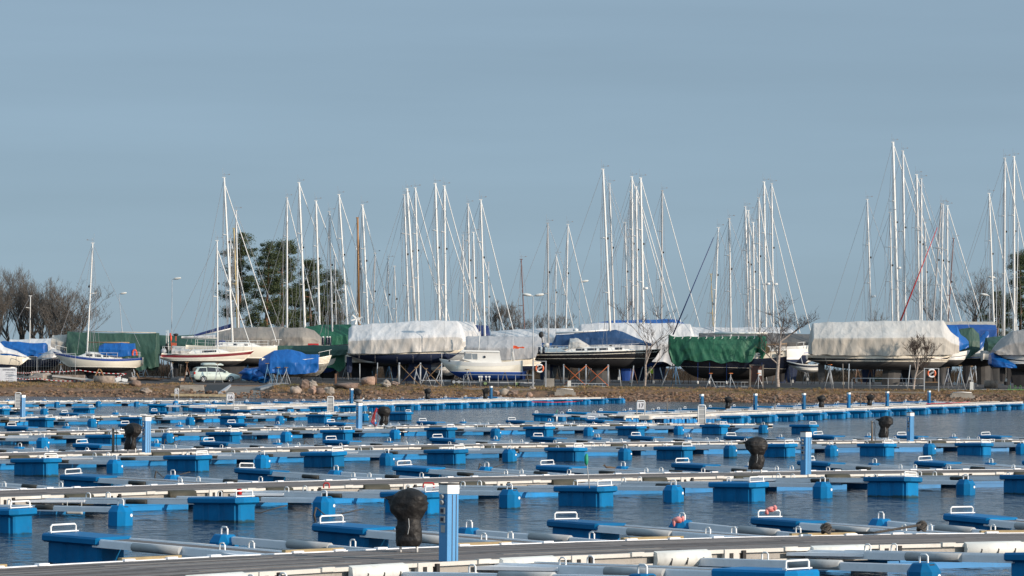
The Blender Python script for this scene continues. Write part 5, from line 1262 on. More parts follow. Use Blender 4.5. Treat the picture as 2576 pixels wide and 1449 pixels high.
# 13 small dark/white speed boat
B = Boat('speed_boat', 1160, 1061, 345, 'small white and charcoal motorboat poking out left of the blue bottomed fishing boat', 'motorboat')
hull(B, 2.0, (905, 909, 909), (930, 927), 945, (H_WHITE, H_WHITE, mat('charcoal_gel', (.05, .05, .06), .3), H_DARK), stripe=(.10, .55), tb=.3, kb=2.0, st_rise=.3, full=1.6)
pulpit(B, .66, .35)
# 14 fishing boat white over cream, blue bottom, bow left
B = Boat('fishing_boat', 1315, 1105, 337, 'cream and white fishing boat with wheelhouse and bright blue bottom, bow left', 'fishing boat')
hull(B, 2.7, (906.5, 912, 902), (936, 934), 957, (H_WHITE, AF_BLUE, H_CREAM, H_CREAM), tb=.5, kb=3.0, st_rise=.05, stern_beam=.75, stripe=(.36, .5), full=2.6, two_tone=True)
cab = MB()
def cp(px, y, yy): return (B.lx(px), yy, B.zx(px, y))
for sg in (1,):
    pts = [(1163, 903), (1173, 889), (1168, 882.5), (1256, 884), (1262, 912), (1190, 912)]
    f_ = [cp(x, y, -.85) for x, y in pts]; b_ = [cp(x, y, .85) for x, y in pts]; n0 = 0
    cab.v += f_ + b_; n_ = len(pts)
    for q in range(n_): cab.face((q, (q + 1) % n_, n_ + (q + 1) % n_, n_ + q))
    cab.face(range(n_)); cab.face([n_ + q for q in range(n_)][::-1])
o = B.build(cab, 'wheelhouse', H_WHITE)
for x0_, x1_, y0_, y1_ in ((1169.5, 1187, 889, 903.5), (1190, 1201.5, 890, 904)):
    mb = MB(); mb.hexa([cp(x0_ + 1, y1_ - .8, -.86), cp(x1_, y1_, -.86), cp(x1_, y1_, -.90), cp(x0_ + 1, y1_ - .8, -.90), cp(x0_ - .5, y0_, -.86), cp(x1_ - .5, y0_, -.86), cp(x1_ - .5, y0_, -.90), cp(x0_ - .5, y0_, -.90)]); B.build(mb, 'window', mat('pale_glass', (.25, .28, .3), .15), o)
mb = MB(); c = cp(1219, 898, -.87); mb.tube([c, (c[0], c[1] - .03, c[2])], .12, 12); B.build(mb, 'porthole', M_GLASS, o)
mb = MB(); mb.hexa([cp(1164, 884.5, -.95), cp(1258, 886.5, -.95), cp(1258, 886.5, .95), cp(1164, 884.5, .95), cp(1168, 880.5, -.9), cp(1256, 882.5, -.9), cp(1256, 882.5, .9), cp(1168, 880.5, .9)]); B.build(mb, 'roof', H_WHITE, o)
mb = MB(); mb.tube([cp(1204, 882, 0), cp(1207, 833, 0)], .05, 6); B.build(mb, 'mast', M_MASTW)
mb = MB(); mb.tube([cp(1286, 912, -.5), cp(1288, 879, 0), cp(1291, 912, .5)], .04, 5); mb.tube([cp(1294, 911, 0), cp(1290, 879, 0)], .04, 5); mb.tube([cp(1290, 880, 0), cp(1292, 840, 0)], .02, 5); B.build(mb, 'mizzen_frame', M_MASTW)
mb = MB(); rows = [[(B.lx(1291) - .15 * i, .02 * math.sin(i * 2.0), B.zx(1291, 873) + .12 - .02 * i + .05 * math.sin(i * 1.3)), (B.lx(1291) - .15 * i, .05 + .02 * math.sin(i * 2.0), B.zx(1291, 873) - .18 + .015 * i + .04 * math.sin(i * 1.7))] for i in range(8)]; mb.grid(rows, 0, True); B.build(mb, 'flag', mat('orange_flag', (.8, .10, .03), .7))
pulpit(B, .74, .6)
mb = MB(); mb.hexa([cp(1316, 945, -.05), cp(1300, 945, -.05), cp(1300, 945, .05), cp(1316, 945, .05), cp(1316, 928, -.05), cp(1300, 928, -.05), cp(1300, 928, .05), cp(1316, 928, .05)]); B.build(mb, 'rudder', AF_BLUE)
mb = MB(); mb.tube([cp(1131, 908, -1.2), cp(1131, 908, -1.12)], .1, 10); B.build(mb, 'hawse_port', M_GLASS)
# 15 greyish transparent cover boat
B = Boat('covered_boat', 1168, 1372, 352, 'cream boat under a see-through greyish tarpaulin behind the fishing boat', 'covered boat')
hull(B, 3.3, (908, 905, 898), (923, 920), 935, (H_CREAM, AF_NAVY, H_DARK, H_DARK), tb=.6, kb=3, boot=.05); keel(B, 1250, 1300, 955, AF_NAVY)
cover(B, [(1168, 850, 900), (1176, 845, 903), (1230, 845, 905), (1300, 845, 905), (1350, 846, 900), (1362, 850, 893)], 3.5, [T_SLATE], folds=.07, seed=25, ends=(.8, .7))
# 16 white row covers behind
B = simple_boat('covered_boat', 1232, 1452, 376, 'long white covered boat with blue lower edge, behind the greyish cover', 'covered boat', (880, 880, 875), (905, 900), 915, (H_WHITE, AF_BLUE), (1300, 1330, 945), 3.4)
cover(B, [(1234, 834, 850), (1262, 830, 872), (1320, 827, 872), (1380, 825, 872), (1450, 825, 872)], 3.6, [T_WHITE, T_BLUE], seam=.8, folds=.10, seed=26, ends=(.5, .9))
B = Boat('covered_boat', 1430, 1720, 364, 'white covered boat with its cover draping to the ground behind the black sloop bow', 'covered boat')
hull(B, 3.6, (868, 872, 862), (905, 905), 925, (H_WHITE, AF_BLUE, H_DARK, H_DARK)); keel(B, 1560, 1600, 950, AF_BLUE)
cover(B, [(1444, 835, 868), (1462, 814, 880), (1520, 811, 885), (1600, 812, 900), (1660, 812, 915), (1705, 812, 912), (1736, 814, 908), (1748, 850, 880)], 4.0, [T_WHITE], folds=.14, seed=27, ends=(.7, .7), bottom_jag=.4)
B = simple_boat('covered_boat', 1485, 1720, 392, 'boat under a pure blue tarpaulin whose top shows above the white covers', 'covered boat', (868, 870, 868), (905, 905), 915, (H_WHITE, AF_BLACK), (1600, 1640, 945), 3.4)
cover(B, [(1488, 813, 835), (1530, 806, 835), (1600, 804, 835), (1700, 802, 835), (1720, 813, 835)], 3.6, [T_BLUE], folds=.05, seed=28, ends=(.6, .9))
B = simple_boat('covered_boat', 1735, 2010, 378, 'long white covered boat behind the green tarpaulin', 'covered boat', (878, 880, 878), (905, 905), 915, (H_WHITE, AF_BLACK), (1850, 1890, 945), 3.6)
cover(B, [(1738, 822, 870), (1752, 822, 872), (1850, 823, 872), (1990, 822, 872), (2004, 835, 872)], 3.8, [T_WHITE], folds=.07, seed=29, ends=(.9, .8))
B = simple_boat('covered_boat', 1755, 2045, 366, 'boat under a grey canvas between the green and white covers', 'covered boat', (878, 880, 878), (905, 905), 915, (H_WHITE, AF_BLACK), (1950, 1980, 945), 3.6)
cover(B, [(1758, 838, 885), (1800, 836, 885), (1880, 837, 885), (1990, 838, 885), (2046, 840, 885), (2050, 850, 880)], 3.8, [T_DKG], folds=.09, seed=30, ends=(.9, .9))
# 17 black sloop
B = Boat('sailing_boat', 1353, 1662, 339, 'black hulled sloop with white stripes and a blue deck tarpaulin, bow to the right', 'sailing boat')
hull(B, 3.6, (886, 884, 877.5), (905.5, 904), 927, (H_BLACK, AF_BLACK, H_CREAM, H_CREAM, H_CREAM, H_WHITE), stripe=(.24, .29), boot=.13, tb=.66, kb=4.2, st_rise=.5, stern_beam=.72, rake=-.6, gunwale=True, tr_z=906)
keel(B, 1490, 1532, 958, AF_GREY, 1483, 1536, .4); rudder(B, 1372, 1384, 912, 965, AF_GREY)
cabin(B, .22, .80, .72, .50, H_WHITE, ((.15, .27), (.31, .44), (.48, .6), (.7, .8)), 1.4)
mast(B, 1513, 426, 1536, 868, .125, M_MASTW, (.32, .62), fore=(1655, 872, .995), furl=False, back=(1360, 866))
boom(B, 1397, 838, 1528, 831, None, .09); rail_set(B, .05, .86, .6, 8); pulpit(B, .92); pulpit(B, stern=True)
cover(B, [(1388, 868, 872), (1398, 842, 871), (1450, 838, 869), (1540, 829, 868), (1548, 828, 868), (1600, 848, 868), (1642, 866, 871)], 1.3, [T_TEAL], folds=.05, seed=31, ends=(.6, .3), flat=.12, name='deck_tarp', bottom_jag=.05)
cover(B, [(1429, 868, 876), (1433, 846, 876), (1455, 846, 874), (1478, 862, 874), (1484, 870, 874)], 2.3, [T_BEIGE], folds=.02, seed=32, ends=(.9, .7), name='sprayhood', nl=24)
mb = MB()
for q, x in enumerate((1356, 1361, 1367)): mb.tube([(B.lx(x), -1.35, B.zx(x, 889)), (B.lx(x), -1.35, B.zx(x, 884)), (B.lx(x), -1.35, B.zx(x, 873))], .13, 8, 1 if q == 1 else 0, .10)
B.build(mb, 'fender', [H_NAVY, H_WHITE])
mb = MB(); mb.blob((B.lx(1361), -.4, B.zx(1361, 842)), (.24, .2, .3), 0, 10, 8, .08); mb.tube([(B.lx(1362), -.4, B.zx(1361, 850)), (B.lx(1366), -.4, B.zx(1366, 866))], .04, 5); B.build(mb, 'outboard_motor', m_dark)
mb = MB(); mb.blob((B.lx(1374), -.6, B.zx(1374, 868)), (.3, .2, .2), 0, 8, 6, .2); B.build(mb, 'liferaft_bag', T_BEIGE)
mb = MB(); mb.tube([(B.lx(1448), .4, B.zx(1448, 850)), (B.lx(1448), .4, B.zx(1448, 834))], .04, 6); mb.tube([(B.lx(1448), .4, B.zx(1448, 834)), (B.lx(1448), .4, B.zx(1448, 827))], .28, 12, 0, .24); B.build(mb, 'radar_dome', M_MASTW)
# 18 green tarp ketch, stern right
B = Boat('covered_sailing_boat', 1976, 1682, 337, 'navy motor sailer with cream stern and a torn green tarpaulin tied over it', 'sailing boat')
hull(B, 3.9, (881.5, 886, 868), (931, 924), 953, (H_NAVY, AF_BLACK, H_CREAM, H_CREAM, M_TEAK, M_TEAK), stripe=(.06, .58), boot=.12, tb=.60, kb=3.4, st_rise=.35, stern_beam=.85, gunwale=True, tr_z=938)
keel(B, 1930, 1775, 968, AF_BLACK, 1915, 1800, .5); rudder(B, 1974, 1958, 915, 960, AF_BLACK)
cover(B, [(1682, 842, 885), (1690, 845, 912), (1705, 846, 925), (1720, 846, 906), (1800, 847, 911), (1860, 844, 912), (1880, 846, 913), (1888, 844, 908), (1905, 846, 872)], 4.3, [T_GREEN], folds=.13, seed=33, ends=(.85, .5), name='green_tarp', bottom_jag=.18, flat=.85)
cover(B, [(1896, 848, 880), (1905, 843, 900), (1915, 842, 905), (1927, 846, 880)], 4.25, [T_GREEN], folds=.25, seed=34, ends=(.6, .6), name='loose_tarp', nl=24, flat=.6, bottom_jag=.3)
mb = MB()
for x_ in range(1693, 1900, 20): mb.tube([(B.lx(x_), -1.9, B.zx(x_, 845)), (B.lx(x_ + 2), -2.0, B.zx(x_, 849)), (B.lx(x_ - 1), -2.05, B.zx(x_, 853))], .03, 4)
B.build(mb, 'tie_knot', M_SAIL)
mb = MB()
for px in (1753, 1782, 1825, 1913): mb.tube([(B.lx(px), -2.0, B.zx(px, 912)), (B.lx(px), -1.9, B.zx(px, 960))], .012, 3); mb.blob((B.lx(px), -1.9, B.zx(px, 962)), (.1, .1, .16), 1, 7, 6, .05)
B.build(mb, 'weighted_line', [AF_BLUE, H_WHITE])
mb = MB()
for px in (1925, 1945, 1958, 1974): mb.tube([(B.lx(px), -1.75, B.zx(px, 885)), (B.lx(px), -1.75, B.zx(px, 862))], .025, 5)
mb.tube([(B.lx(1892), -1.75, B.zx(1892, 869)), (B.lx(1976), -1.75, B.zx(1976, 865))], .045, 5); mb.tube([(B.lx(1925), -1.75, B.zx(1925, 874)), (B.lx(1976), -1.75, B.zx(1976, 873))], .015, 5); B.build(mb, 'guard_rail', M_TEAK)
mb = MB()
for px in (1909, 1958): 
    mb.hexa([(B.lx(px + 9), -1.80, B.zx(px, 896)), (B.lx(px - 9), -1.80, B.zx(px, 896)), (B.lx(px - 9), -1.95, B.zx(px, 896)), (B.lx(px + 9), -1.95, B.zx(px, 896)), (B.lx(px + 9), -1.80, B.zx(px, 889)), (B.lx(px - 9), -1.80, B.zx(px, 889)), (B.lx(px - 9), -1.95, B.zx(px, 889)), (B.lx(px + 9), -1.95, B.zx(px, 889))], 0)
    mb.hexa([(B.lx(px + 7), -1.94, B.zx(px, 894)), (B.lx(px - 7), -1.94, B.zx(px, 894)), (B.lx(px - 7), -1.965, B.zx(px, 894)), (B.lx(px + 7), -1.965, B.zx(px, 894)), (B.lx(px + 7), -1.94, B.zx(px, 891)), (B.lx(px - 7), -1.94, B.zx(px, 891)), (B.lx(px - 7), -1.965, B.zx(px, 891)), (B.lx(px + 7), -1.965, B.zx(px, 891))], 1)
B.build(mb, 'cabin_window', [H_CREAM, M_GLASS])
mb = MB(); c = (B.lx(1924), -1.8, B.zx(1924, 880)); mb.tube([c, (c[0], c[1] - .08, c[2])], .36, 14); B.build(mb, 'wheel_disc', mat('brass_dark', (.12, .09, .04), .5))
mb = MB(); mb.tube([(B.lx(1798), 0, B.zx(1798, 838)), (B.lx(1930), 0, B.zx(1930, 838))], .12, 8); B.build(mb, 'boom', M_MASTW)
# 19 white boats right-behind
B = Boat('sailing_boat', 1880, 2026, 350, 'white sloop whose flared bow shows right of the taller birch', 'sailing boat')
hull(B, 3.2, (880, 880, 877), (905, 904), 922, (H_WHITE, AF_NAVY, H_BLUE, H_BLUE), boot=.08, tb=.6, kb=2.8); keel(B, 1950, 1985, 955, AF_NAVY); pulpit(B, .86)
B = Boat('sailing_boat', 1900, 2052, 358, 'white sloop with two blue stripes behind the long beige covered one', 'sailing boat')
hull(B, 3.2, (868, 872, 866), (895, 893), 918, (H_WHITE, AF_NAVY, H_BLUE, H_BLUE), boot=.1, stripe=(.7, .76), tb=.65, kb=3.2); keel(B, 1975, 2010, 955, AF_NAVY)
B = Boat('motorboat', 2070, 1970, 349, 'small white motorboat with dark stripe low behind the gap right of the taller birch', 'motorboat')
hull(B, 2.0, (915, 916, 905), (930, 928), 938, (H_WHITE, H_WHITE, H_DARK, H_DARK), stripe=(.1, .3), tb=.3, kb=2)
# 20 long beige cover
B = Boat('covered_sailing_boat', 2030, 2396, 337, 'longest cream hull with twin black stripes under a big beige tarpaulin', 'sailing boat')
hull(B, 4.2, (893, 895, 892), (908, 911), 930, (H_CREAM, AF_GREY, H_BLACK, H_BLACK), stripe=(.27, .42), boot=.14, tb=.72, kb=4.0, st_rise=.6, stern_beam=.6, tr_z=905)
keel(B, 2222, 2270, 960, AF_GREY, 2218, 2262, .4); rudder(B, 2058, 2075, 915, 962, AF_GREY); cabin(B, .2, .7, .5, .4)
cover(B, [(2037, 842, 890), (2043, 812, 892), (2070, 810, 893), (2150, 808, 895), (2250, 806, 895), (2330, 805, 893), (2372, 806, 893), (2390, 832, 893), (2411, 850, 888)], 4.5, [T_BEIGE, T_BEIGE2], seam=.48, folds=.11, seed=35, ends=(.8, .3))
mb = MB()
for px in (2070, 2120, 2150, 2180, 2240, 2290, 2360): mb.tube([(B.lx(px), -2.1, B.zx(px, 892)), (B.lx(px) + .1, -2.0, B.zx(px, 905)), (B.lx(px) + .25, -1.6, B.zx(px, 915))], .012, 3)
B.build(mb, 'tie_line', M_WIRE)
# 21 blue covered beyond right end
B = simple_boat('covered_boat', 2320, 2440, 346, 'boat, bow wrapped in blue tarpaulin, right behind the beige covered one', 'covered boat', (885, 888, 880), (905, 905), 920, (H_WHITE, AF_GREY, H_DARK, H_DARK), (2360, 2385, 955), 3.2, stripe=(.4, .46))
cover(B, [(2370, 818, 870), (2388, 816, 876), (2405, 818, 880), (2415, 840, 883), (2428, 848, 880), (2436, 858, 872)], 3.0, [T_BLUE], folds=.14, seed=36, ends=(.8, .3), flat=.3, bottom_jag=.3)
B = simple_boat('covered_boat', 2380, 2525, 366, 'boat under a blue tarpaulin with a grey top sheet, left of the right-hand lamp', 'covered boat', (870, 872, 866), (905, 905), 915, (H_WHITE, AF_BLACK), (2420, 2450, 945), 3.4)
cover(B, [(2372, 809, 850), (2420, 808, 850), (2480, 808, 850), (2502, 810, 850)], 3.4, [T_BEIGE2, mat('tarp_mid_blue', (.008, .07, .28), .5)], seam=.18, folds=.08, seed=37, ends=(.9, .9))
B = Boat('covered_sailing_boat', 2400, 2522, 350, 'cream sloop with blue stripes, dark green tarpaulin and a loose blue sheet over its bow', 'sailing boat')
hull(B, 3.4, (889, 889, 878), (903, 900), 920, (H_CREAM, AF_BLACK, H_BLUE, H_BLUE), stripe=(.32, .40), boot=.1, tb=.62, kb=3.5); keel(B, 2456, 2492, 958, AF_GREY, 2458, 2492, .4)
cover(B, [(2400, 832, 900), (2420, 825, 905), (2445, 824, 892), (2460, 840, 880)], 3.7, [T_DGREEN], folds=.10, seed=38, ends=(.9, .8), flat=.6)
cover(B, [(2437, 868, 898), (2445, 860, 892), (2465, 846, 880), (2478, 832, 866), (2486, 834, 850)], 1.6, [T_BLUE], folds=.12, seed=39, ends=(.6, .5), flat=.5, name='loose_sheet')
B = Boat('covered_boat', 2470, 2600, 346, 'white hulled boat with a dark green tarpaulin behind the right-hand lamp', 'covered boat')
hull(B, 3.2, (882, 884, 880), (905, 905), 918, (H_WHITE, AF_BLACK, H_DARK, H_DARK)); keel(B, 2520, 2550, 955, AF_BLACK)
cover(B, [(2480, 850, 882), (2500, 845, 884), (2540, 845, 884), (2590, 848, 884)], 3.5, [T_DGREEN], folds=.10, seed=40)
B = Boat('covered_boat', 2740, 2497, 337, 'white hull, mauve grey cover, blue sheet hanging off its bow, right frame edge', 'covered boat')
hull(B, 3.6, (896, 896, 885), (916, 915), 935, (H_WHITE, AF_BLACK, H_NAVY, H_DARK), stripe=(.50, .62), tb=.6, kb=3.2, boot=.04); keel(B, 2600, 2542, 958, AF_BLACK); rudder(B, 2515, 2530, 925, 960, AF_BLACK)
cover(B, [(2497, 880, 888), (2505, 868, 893), (2520, 850, 893), (2545, 832, 893), (2580, 829, 893), (2700, 829, 893)], 3.9, [T_PURPLE], folds=.12, seed=41, ends=(.3, .9), flat=.4)
cover(B, [(2490, 892, 915), (2497, 886, 922), (2510, 892, 925), (2530, 905, 925), (2560, 918, 926)], 3.5, [T_BLUE], folds=.10, seed=42, ends=(.3, .7), name='loose_sheet', flat=.6)
# left group
B = Boat('motorboat', -75, 73, 341, 'white motorboat with navy lower band and a white cover at the left edge', 'motorboat')
hull(B, 2.5, (890, 893, 899), (925, 925), 937, (H_CREAM, H_CREAM, H_NAVY, H_DARK), stripe=(.85, 1.35), tb=.45, kb=2.2, full=1.8)
cover(B, [(-60, 856, 890), (-5, 858, 889), (10, 872, 889), (40, 881, 892), (68, 896, 900)], 2.4, [T_WHITE], folds=.05, seed=43, ends=(.9, .2), flat=.3)
B = simple_boat('covered_boat', -40, 128, 350, 'boat under a crumpled bright blue tarpaulin near the left edge', 'covered boat', (892, 893, 885), (915, 915), 928, (H_WHITE, AF_BLUE), None, 2.8)
cover(B, [(4, 860, 885), (10, 857, 895), (40, 859, 897), (80, 862, 898), (112, 862, 902), (117, 868, 912)], 3.0, [T_BLUE], folds=.14, seed=44, ends=(.9, .9), flat=.7, bottom_jag=.3)
B = simple_boat('covered_boat', 20, 150, 362, 'boat under a plain white tarpaulin behind the crumpled blue one', 'covered boat', (888, 890, 885), (915, 915), 928, (H_WHITE, AF_BLACK), None, 2.8)
cover(B, [(24, 854, 892), (80, 852, 892), (130, 850, 892), (140, 880, 892)], 3.2, [T_WHITE], folds=.05, seed=45, ends=(.9, .8))
B = simple_boat('covered_boat', 30, 160, 346, 'small navy boat with crumpled grey cover left of the blue striped sloop bow', 'covered boat', (902, 904, 897), (922, 922), 930, (H_NAVY, AF_BLACK), None, 2.2)
cover(B, [(97, 898, 906), (110, 888, 906), (130, 878, 902), (150, 880, 898), (158, 890, 896)], 2.2, [T_SLATE], folds=.08, seed=46, ends=(.5, .5), flat=.3)
mb = MB(); g = GP(93, 938); mb.blob((0, 0, .55), (1.0, .7, .75), 0, 14, 10, .3, 3); mb.blob((-1.1, 0, .3), (.9, .6, .4), 0, 14, 10, .3, 8); thing(mb, 'covered_dinghy', T_SLATE, g, 'low grey wrapped bundle below the white motorboat bow', 'bundle')
# ---- masts rising from boats further back ---------------------------------
BM = [  # xtop,ytop,xbase,ybase,r,mat,spreaders,forestay end px or None, radar, descr
 (590, 530, 600, 858, .08, 0, (.5,), None, None), (576, 600, 581, 850, .06, 0, (.5,), (640, 850), None), (585, 575, 598, 856, .085, 4, (.55,), None, None),
 (718, 497, 721, 822, .11, 0, (.45, .75), (800, 818), None), (748, 460, 766, 820, .12, 1, (.4, .7), (873, 806), None), (791, 506, 803, 820, .105, 1, (.42, .7), (903, 812), None),
 (825, 533, 835, 822, .09, 0, (.5,), (905, 815), None), (849, 490, 873, 816, .1, 1, (.4, .72), (955, 812), None), (840, 640, 845, 818, .055, 0, (.5,), None, None),
 (908, 516, 925, 816, .1, 1, (.4, .7), (985, 806), None), (941, 638, 938, 815, .07, 2, (.5,), None, None), (974, 652, 977, 812, .065, 0, (.5,), None, None), (990, 670, 997, 812, .055, 0, (.5,), None, None),
 (1013, 490, 1027, 808, .095, 0, (.42, .75), None, None), (1020, 475, 1044, 808, .13, 1, (.4, .72), (1118, 806), None), (1041, 473, 1053, 808, .095, 1, (.45, .72), (1130, 806), None),
 (1091, 462, 1105, 807, .12, 1, (.4, .72), (1200, 806), None), (1114, 468, 1120, 808, .115, 1, (.4, .72), (1208, 806), None), (1162, 592, 1165, 810, .06, 0, (.5,), None, None),
 (1174, 513, 1182, 810, .1, 0, (.45, .75), (1268, 835), None), (1188, 585, 1195, 812, .08, 1, (.5,), None, None), (1206, 503, 1218, 815, .09, 1, (.45, .72), (1290, 830), None), (1227, 660, 1229, 820, .05, 0, (.5,), None, None),
 (1309, 653, 1320, 848, .06, 5, (.5,), None, None), (1375, 562, 1379, 828, .08, 2, (.45,), None, None), (1397, 642, 1396, 826, .06, 0, (.5,), (1442, 825), None), (1426, 565, 1423, 824, .085, 0, (.45,), (1488, 815), None),
 (1530, 462, 1545, 828, .09, 0, (.4, .7), None, None), (1570, 560, 1578, 814, .075, 0, (.5,), None, None), (1586, 445, 1592, 814, .10, 1, (.4, .7), (1690, 812), None), (1583, 483, 1590, 814, .085, 0, (.45, .72), (1655, 812), None),
 (1597, 470, 1603, 814, .11, 1, (.4, .7), (1700, 812), None), (1608, 448, 1618, 816, .12, 1, (.4, .7), (1712, 812), (.36, 1)), (1663, 480, 1663, 805, .1, 2, (.45, .75), (1760, 822), None),
 (1787, 690, 1794, 834, .05, 4, (.5,), None, None), (1805, 573, 1796, 834, .085, 1, (.5,), None, None), (1832, 550, 1838, 834, .1, 0, (.45, .72), None, None), (1872, 520, 1883, 834, .11, 0, (.4, .7), (1945, 830), None),
 (1880, 530, 1890, 834, .08, 1, (.45,), None, None), (1906, 498, 1910, 838, .085, 0, (.4, .7), (1965, 838), None), (1919, 458, 1927, 838, .11, 1, (.4, .7), (2012, 838), (.4, 1)), (1938, 462, 1945, 838, .095, 0, (.42, .7), (2040, 838), (.4, 1)), (1892, 560, 1898, 842, .085, 1, (.5,), None, None),
 (2179, 502, 2191, 810, .095, 0, (.45, .7), None, (.36, 1)), (2237, 535, 2244, 808, .08, 0, (.5, .75), None, None), (2243, 358, 2258, 808, .15, 1, (.3, .5, .72), (2392, 820), (.4, 1)), (2268, 380, 2277, 808, .12, 0, (.35, .6), (2400, 815), None),
 (2303, 440, 2313, 808, .11, 1, (.4, .7), (2420, 815), None), (2315, 450, 2318, 808, .09, 0, (.4, .7), None, None), (2325, 560, 2331, 808, .075, 0, (.5,), None, None), (2366, 512, 2347, 806, .085, 2, (.45, .7), None, None),
 (2381, 518, 2383, 808, .095, 1, (.45, .7), (2472, 810), None), (2370, 515, 2366, 808, .085, 0, (.45, .7), None, None), (2397, 600, 2385, 804, .06, 5, (.5,), None, None), (2486, 487, 2501, 846, .095, 1, (.45, .7), (2560, 830), None),
 (2525, 398, 2525, 832, .12, 0, (.4, .7), (2620, 830), None), (2548, 394, 2551, 822, .12, 1, (.4, .7), (2650, 830), None), (2560, 560, 2556, 822, .05, 0, (.5,), None, None),
 (896, 548, 903, 802, .12, 3, (), None, None), (75, 745, 74, 895, .045, 1, (.8,), None, None)]
mm = [M_MAST, M_MASTW, M_MASTG, M_MWOOD, M_MYEL, M_MRED]; mn = ['silver', 'white', 'grey', 'varnished wooden', 'yellowish wooden', 'dark red']
BM.sort(key=lambda q: q[2]); rb = random.Random(77)
where = [(-10, 150, 'the blue tarpaulin at far left'), (150, 615, 'the white and red striped sloops'), (615, 812, 'the grey tarpaulins'), (812, 890, 'the green tarpaulin'), (890, 1070, 'left half of large white cover'), (1070, 1170, 'right half of large white cover'), (1170, 1250, 'the navy tarpaulin'), (1250, 1450, 'the white row covers'), (1450, 1570, 'the black sloop'), (1570, 1720, 'the white cover with blue top'), (1720, 1860, 'left part of torn green tarpaulin'), (1860, 2030, 'the birch and torn green tarpaulin'), (2030, 2260, 'left part of beige cover'), (2260, 2400, 'right part of beige cover'), (2400, 2620, 'the covers at the right edge')]
cnt = {}; tot = {}
for q in BM:
    for w_ in where:
        if w_[0] <= q[2] < w_[1]: tot[w_[2]] = tot.get(w_[2], 0) + 1
for i, (xt, yt, xb_, yb_, r_, mi_, sp, fo, ra) in enumerate(BM):
    wn = [w_[2] for w_ in where if w_[0] <= xb_ < w_[1]][0]; cnt[wn] = cnt.get(wn, 0) + 1
    Z = 358 + (i * 37 % 50); hp = yb_ - yt
    Lpx = 150 + hp * .42; Lpx *= 345 / Z
    if r_ < .07: Lpx *= .75
    xs = xb_ - Lpx * .52; xbw = xs + Lpx
    o_ = 'only' if tot[wn] == 1 else ORD[cnt[wn] - 1]
    lab = f"boat, its {mn[mi_]} mast {o_} from left behind {wn}" if tot[wn] > 1 else f"boat with lone {mn[mi_]} mast behind {wn}"
    B = Boat('sailing_boat', xs, xbw, Z, lab, 'sailing boat', 0, group='laid-up boats seen mostly by their masts')
    k = 345 / Z; y0 = 924
    ga = lambda off: y0 + off * k   # heights measured from the eye line
    hm = rb.choice(((H_WHITE, AF_NAVY, H_BLUE, H_BLUE), (H_CREAM, AF_BLACK, H_DARK, H_DARK), (H_WHITE, AF_GREY, H_NAVY, H_NAVY), (H_NAVY, AF_BLACK, H_WHITE, H_WHITE), (H_WHITE, AF_GREY, H_RED, H_RED)))
    low = 12 if wn.startswith('the blue') else 0
    hull(B, 3.0, (ga(-44 + low), ga(-42 + low), ga(-50 + low)), (ga(-12 + low), ga(-14 + low)), ga(-2 + low), hm, stripe=(.2, .3), boot=.06, tb=.6, kb=3.0, st_rise=.5)
    keel(B, xs + Lpx * .42, xs + Lpx * .58, ga(22), hm[1]); cabin(B, .25, .7, .62, .35)
    mast(B, xt, yt, xb_, yb_, r_ * 1.2, mm[mi_], sp, fore=(fo if fo else (None if r_ > .07 and mi_ < 3 and hp > 250 else False)), furl=bool(fo), back=None if mi_ != 3 else False, radar=ra, inst=r_ > .055 and mi_ != 3, shroud=r_ > .05)
    if mi_ == 3:
        mb = MB(); 
        for dx in (-3, 5, 9): mb.tube([(B.lx(xt + 2), 0, B.zx(xt, yt + 25)), (B.lx(xb_ + dx * 1.6), -.3, B.zx(xb_, yb_ + 10))], .03, 4)
        B.build(mb, 'halyard', m_dark)
# slanting booms
for x0, y0_, x1, y1, Z, m_, r_, l in ((1795, 597, 1693, 842, 345, T_NAVY, .055, 'long navy furled sail slanting from a masthead down to the green tarpaulin bow'), (2358, 572, 2265, 808, 352, m_red, .06, 'long red furled sail slanting down among the masts at right')):
    a, b = P(x0, y0_, Z), P(x1, y1, Z); mb = MB(); mb.tube([b, a.lerp(b, .5), a], r_ * 1.3, 7, 0, r_ * .5); o = mb.build('furled_sail', m_); tag(o, l, 'furled sail')
# ------------------------------------------------------------ things standing on the quay
def scrub():
    rnd = random.Random(8); mb = MB(); rows = []
    for j in range(7):
        row = []
        for i in range(200):
            x = -130 + i * 1.3; t = j / 6; y = 446 + 3 * t; z = 1.4 + 1.9 * math.sin(math.pi * t) * (.8 + .35 * noise.noise(Vector((x * .25, 0, 4)))); row.append((x, y, z))
        rows.append(row)
    mb.grid(rows, 0, True)
    for i in range(16000):
        x = rnd.uniform(-95, 95); hh = 1.9 * (.8 + .4 * noise.noise(Vector((x * .25, 0, 4)))); z = 1.4 + hh * rnd.uniform(.0, 1.15); y = rnd.uniform(444.5, 447); b = len(mb.v); a_ = rnd.uniform(-.6, .6); l = rnd.uniform(.3, .8)
        mb.v += [(x - .04, y, z), (x + .04, y, z), (x + math.sin(a_) * l, y - .1, z + math.cos(a_) * l)]; mb.face((b, b + 1, b + 2))
    o = mb.build('scrub', mat('scrub_brown', (.075, .05, .032), 1, col2=(.03, .024, .016), scale=.7)); tag(o, kind='stuff')
scrub()
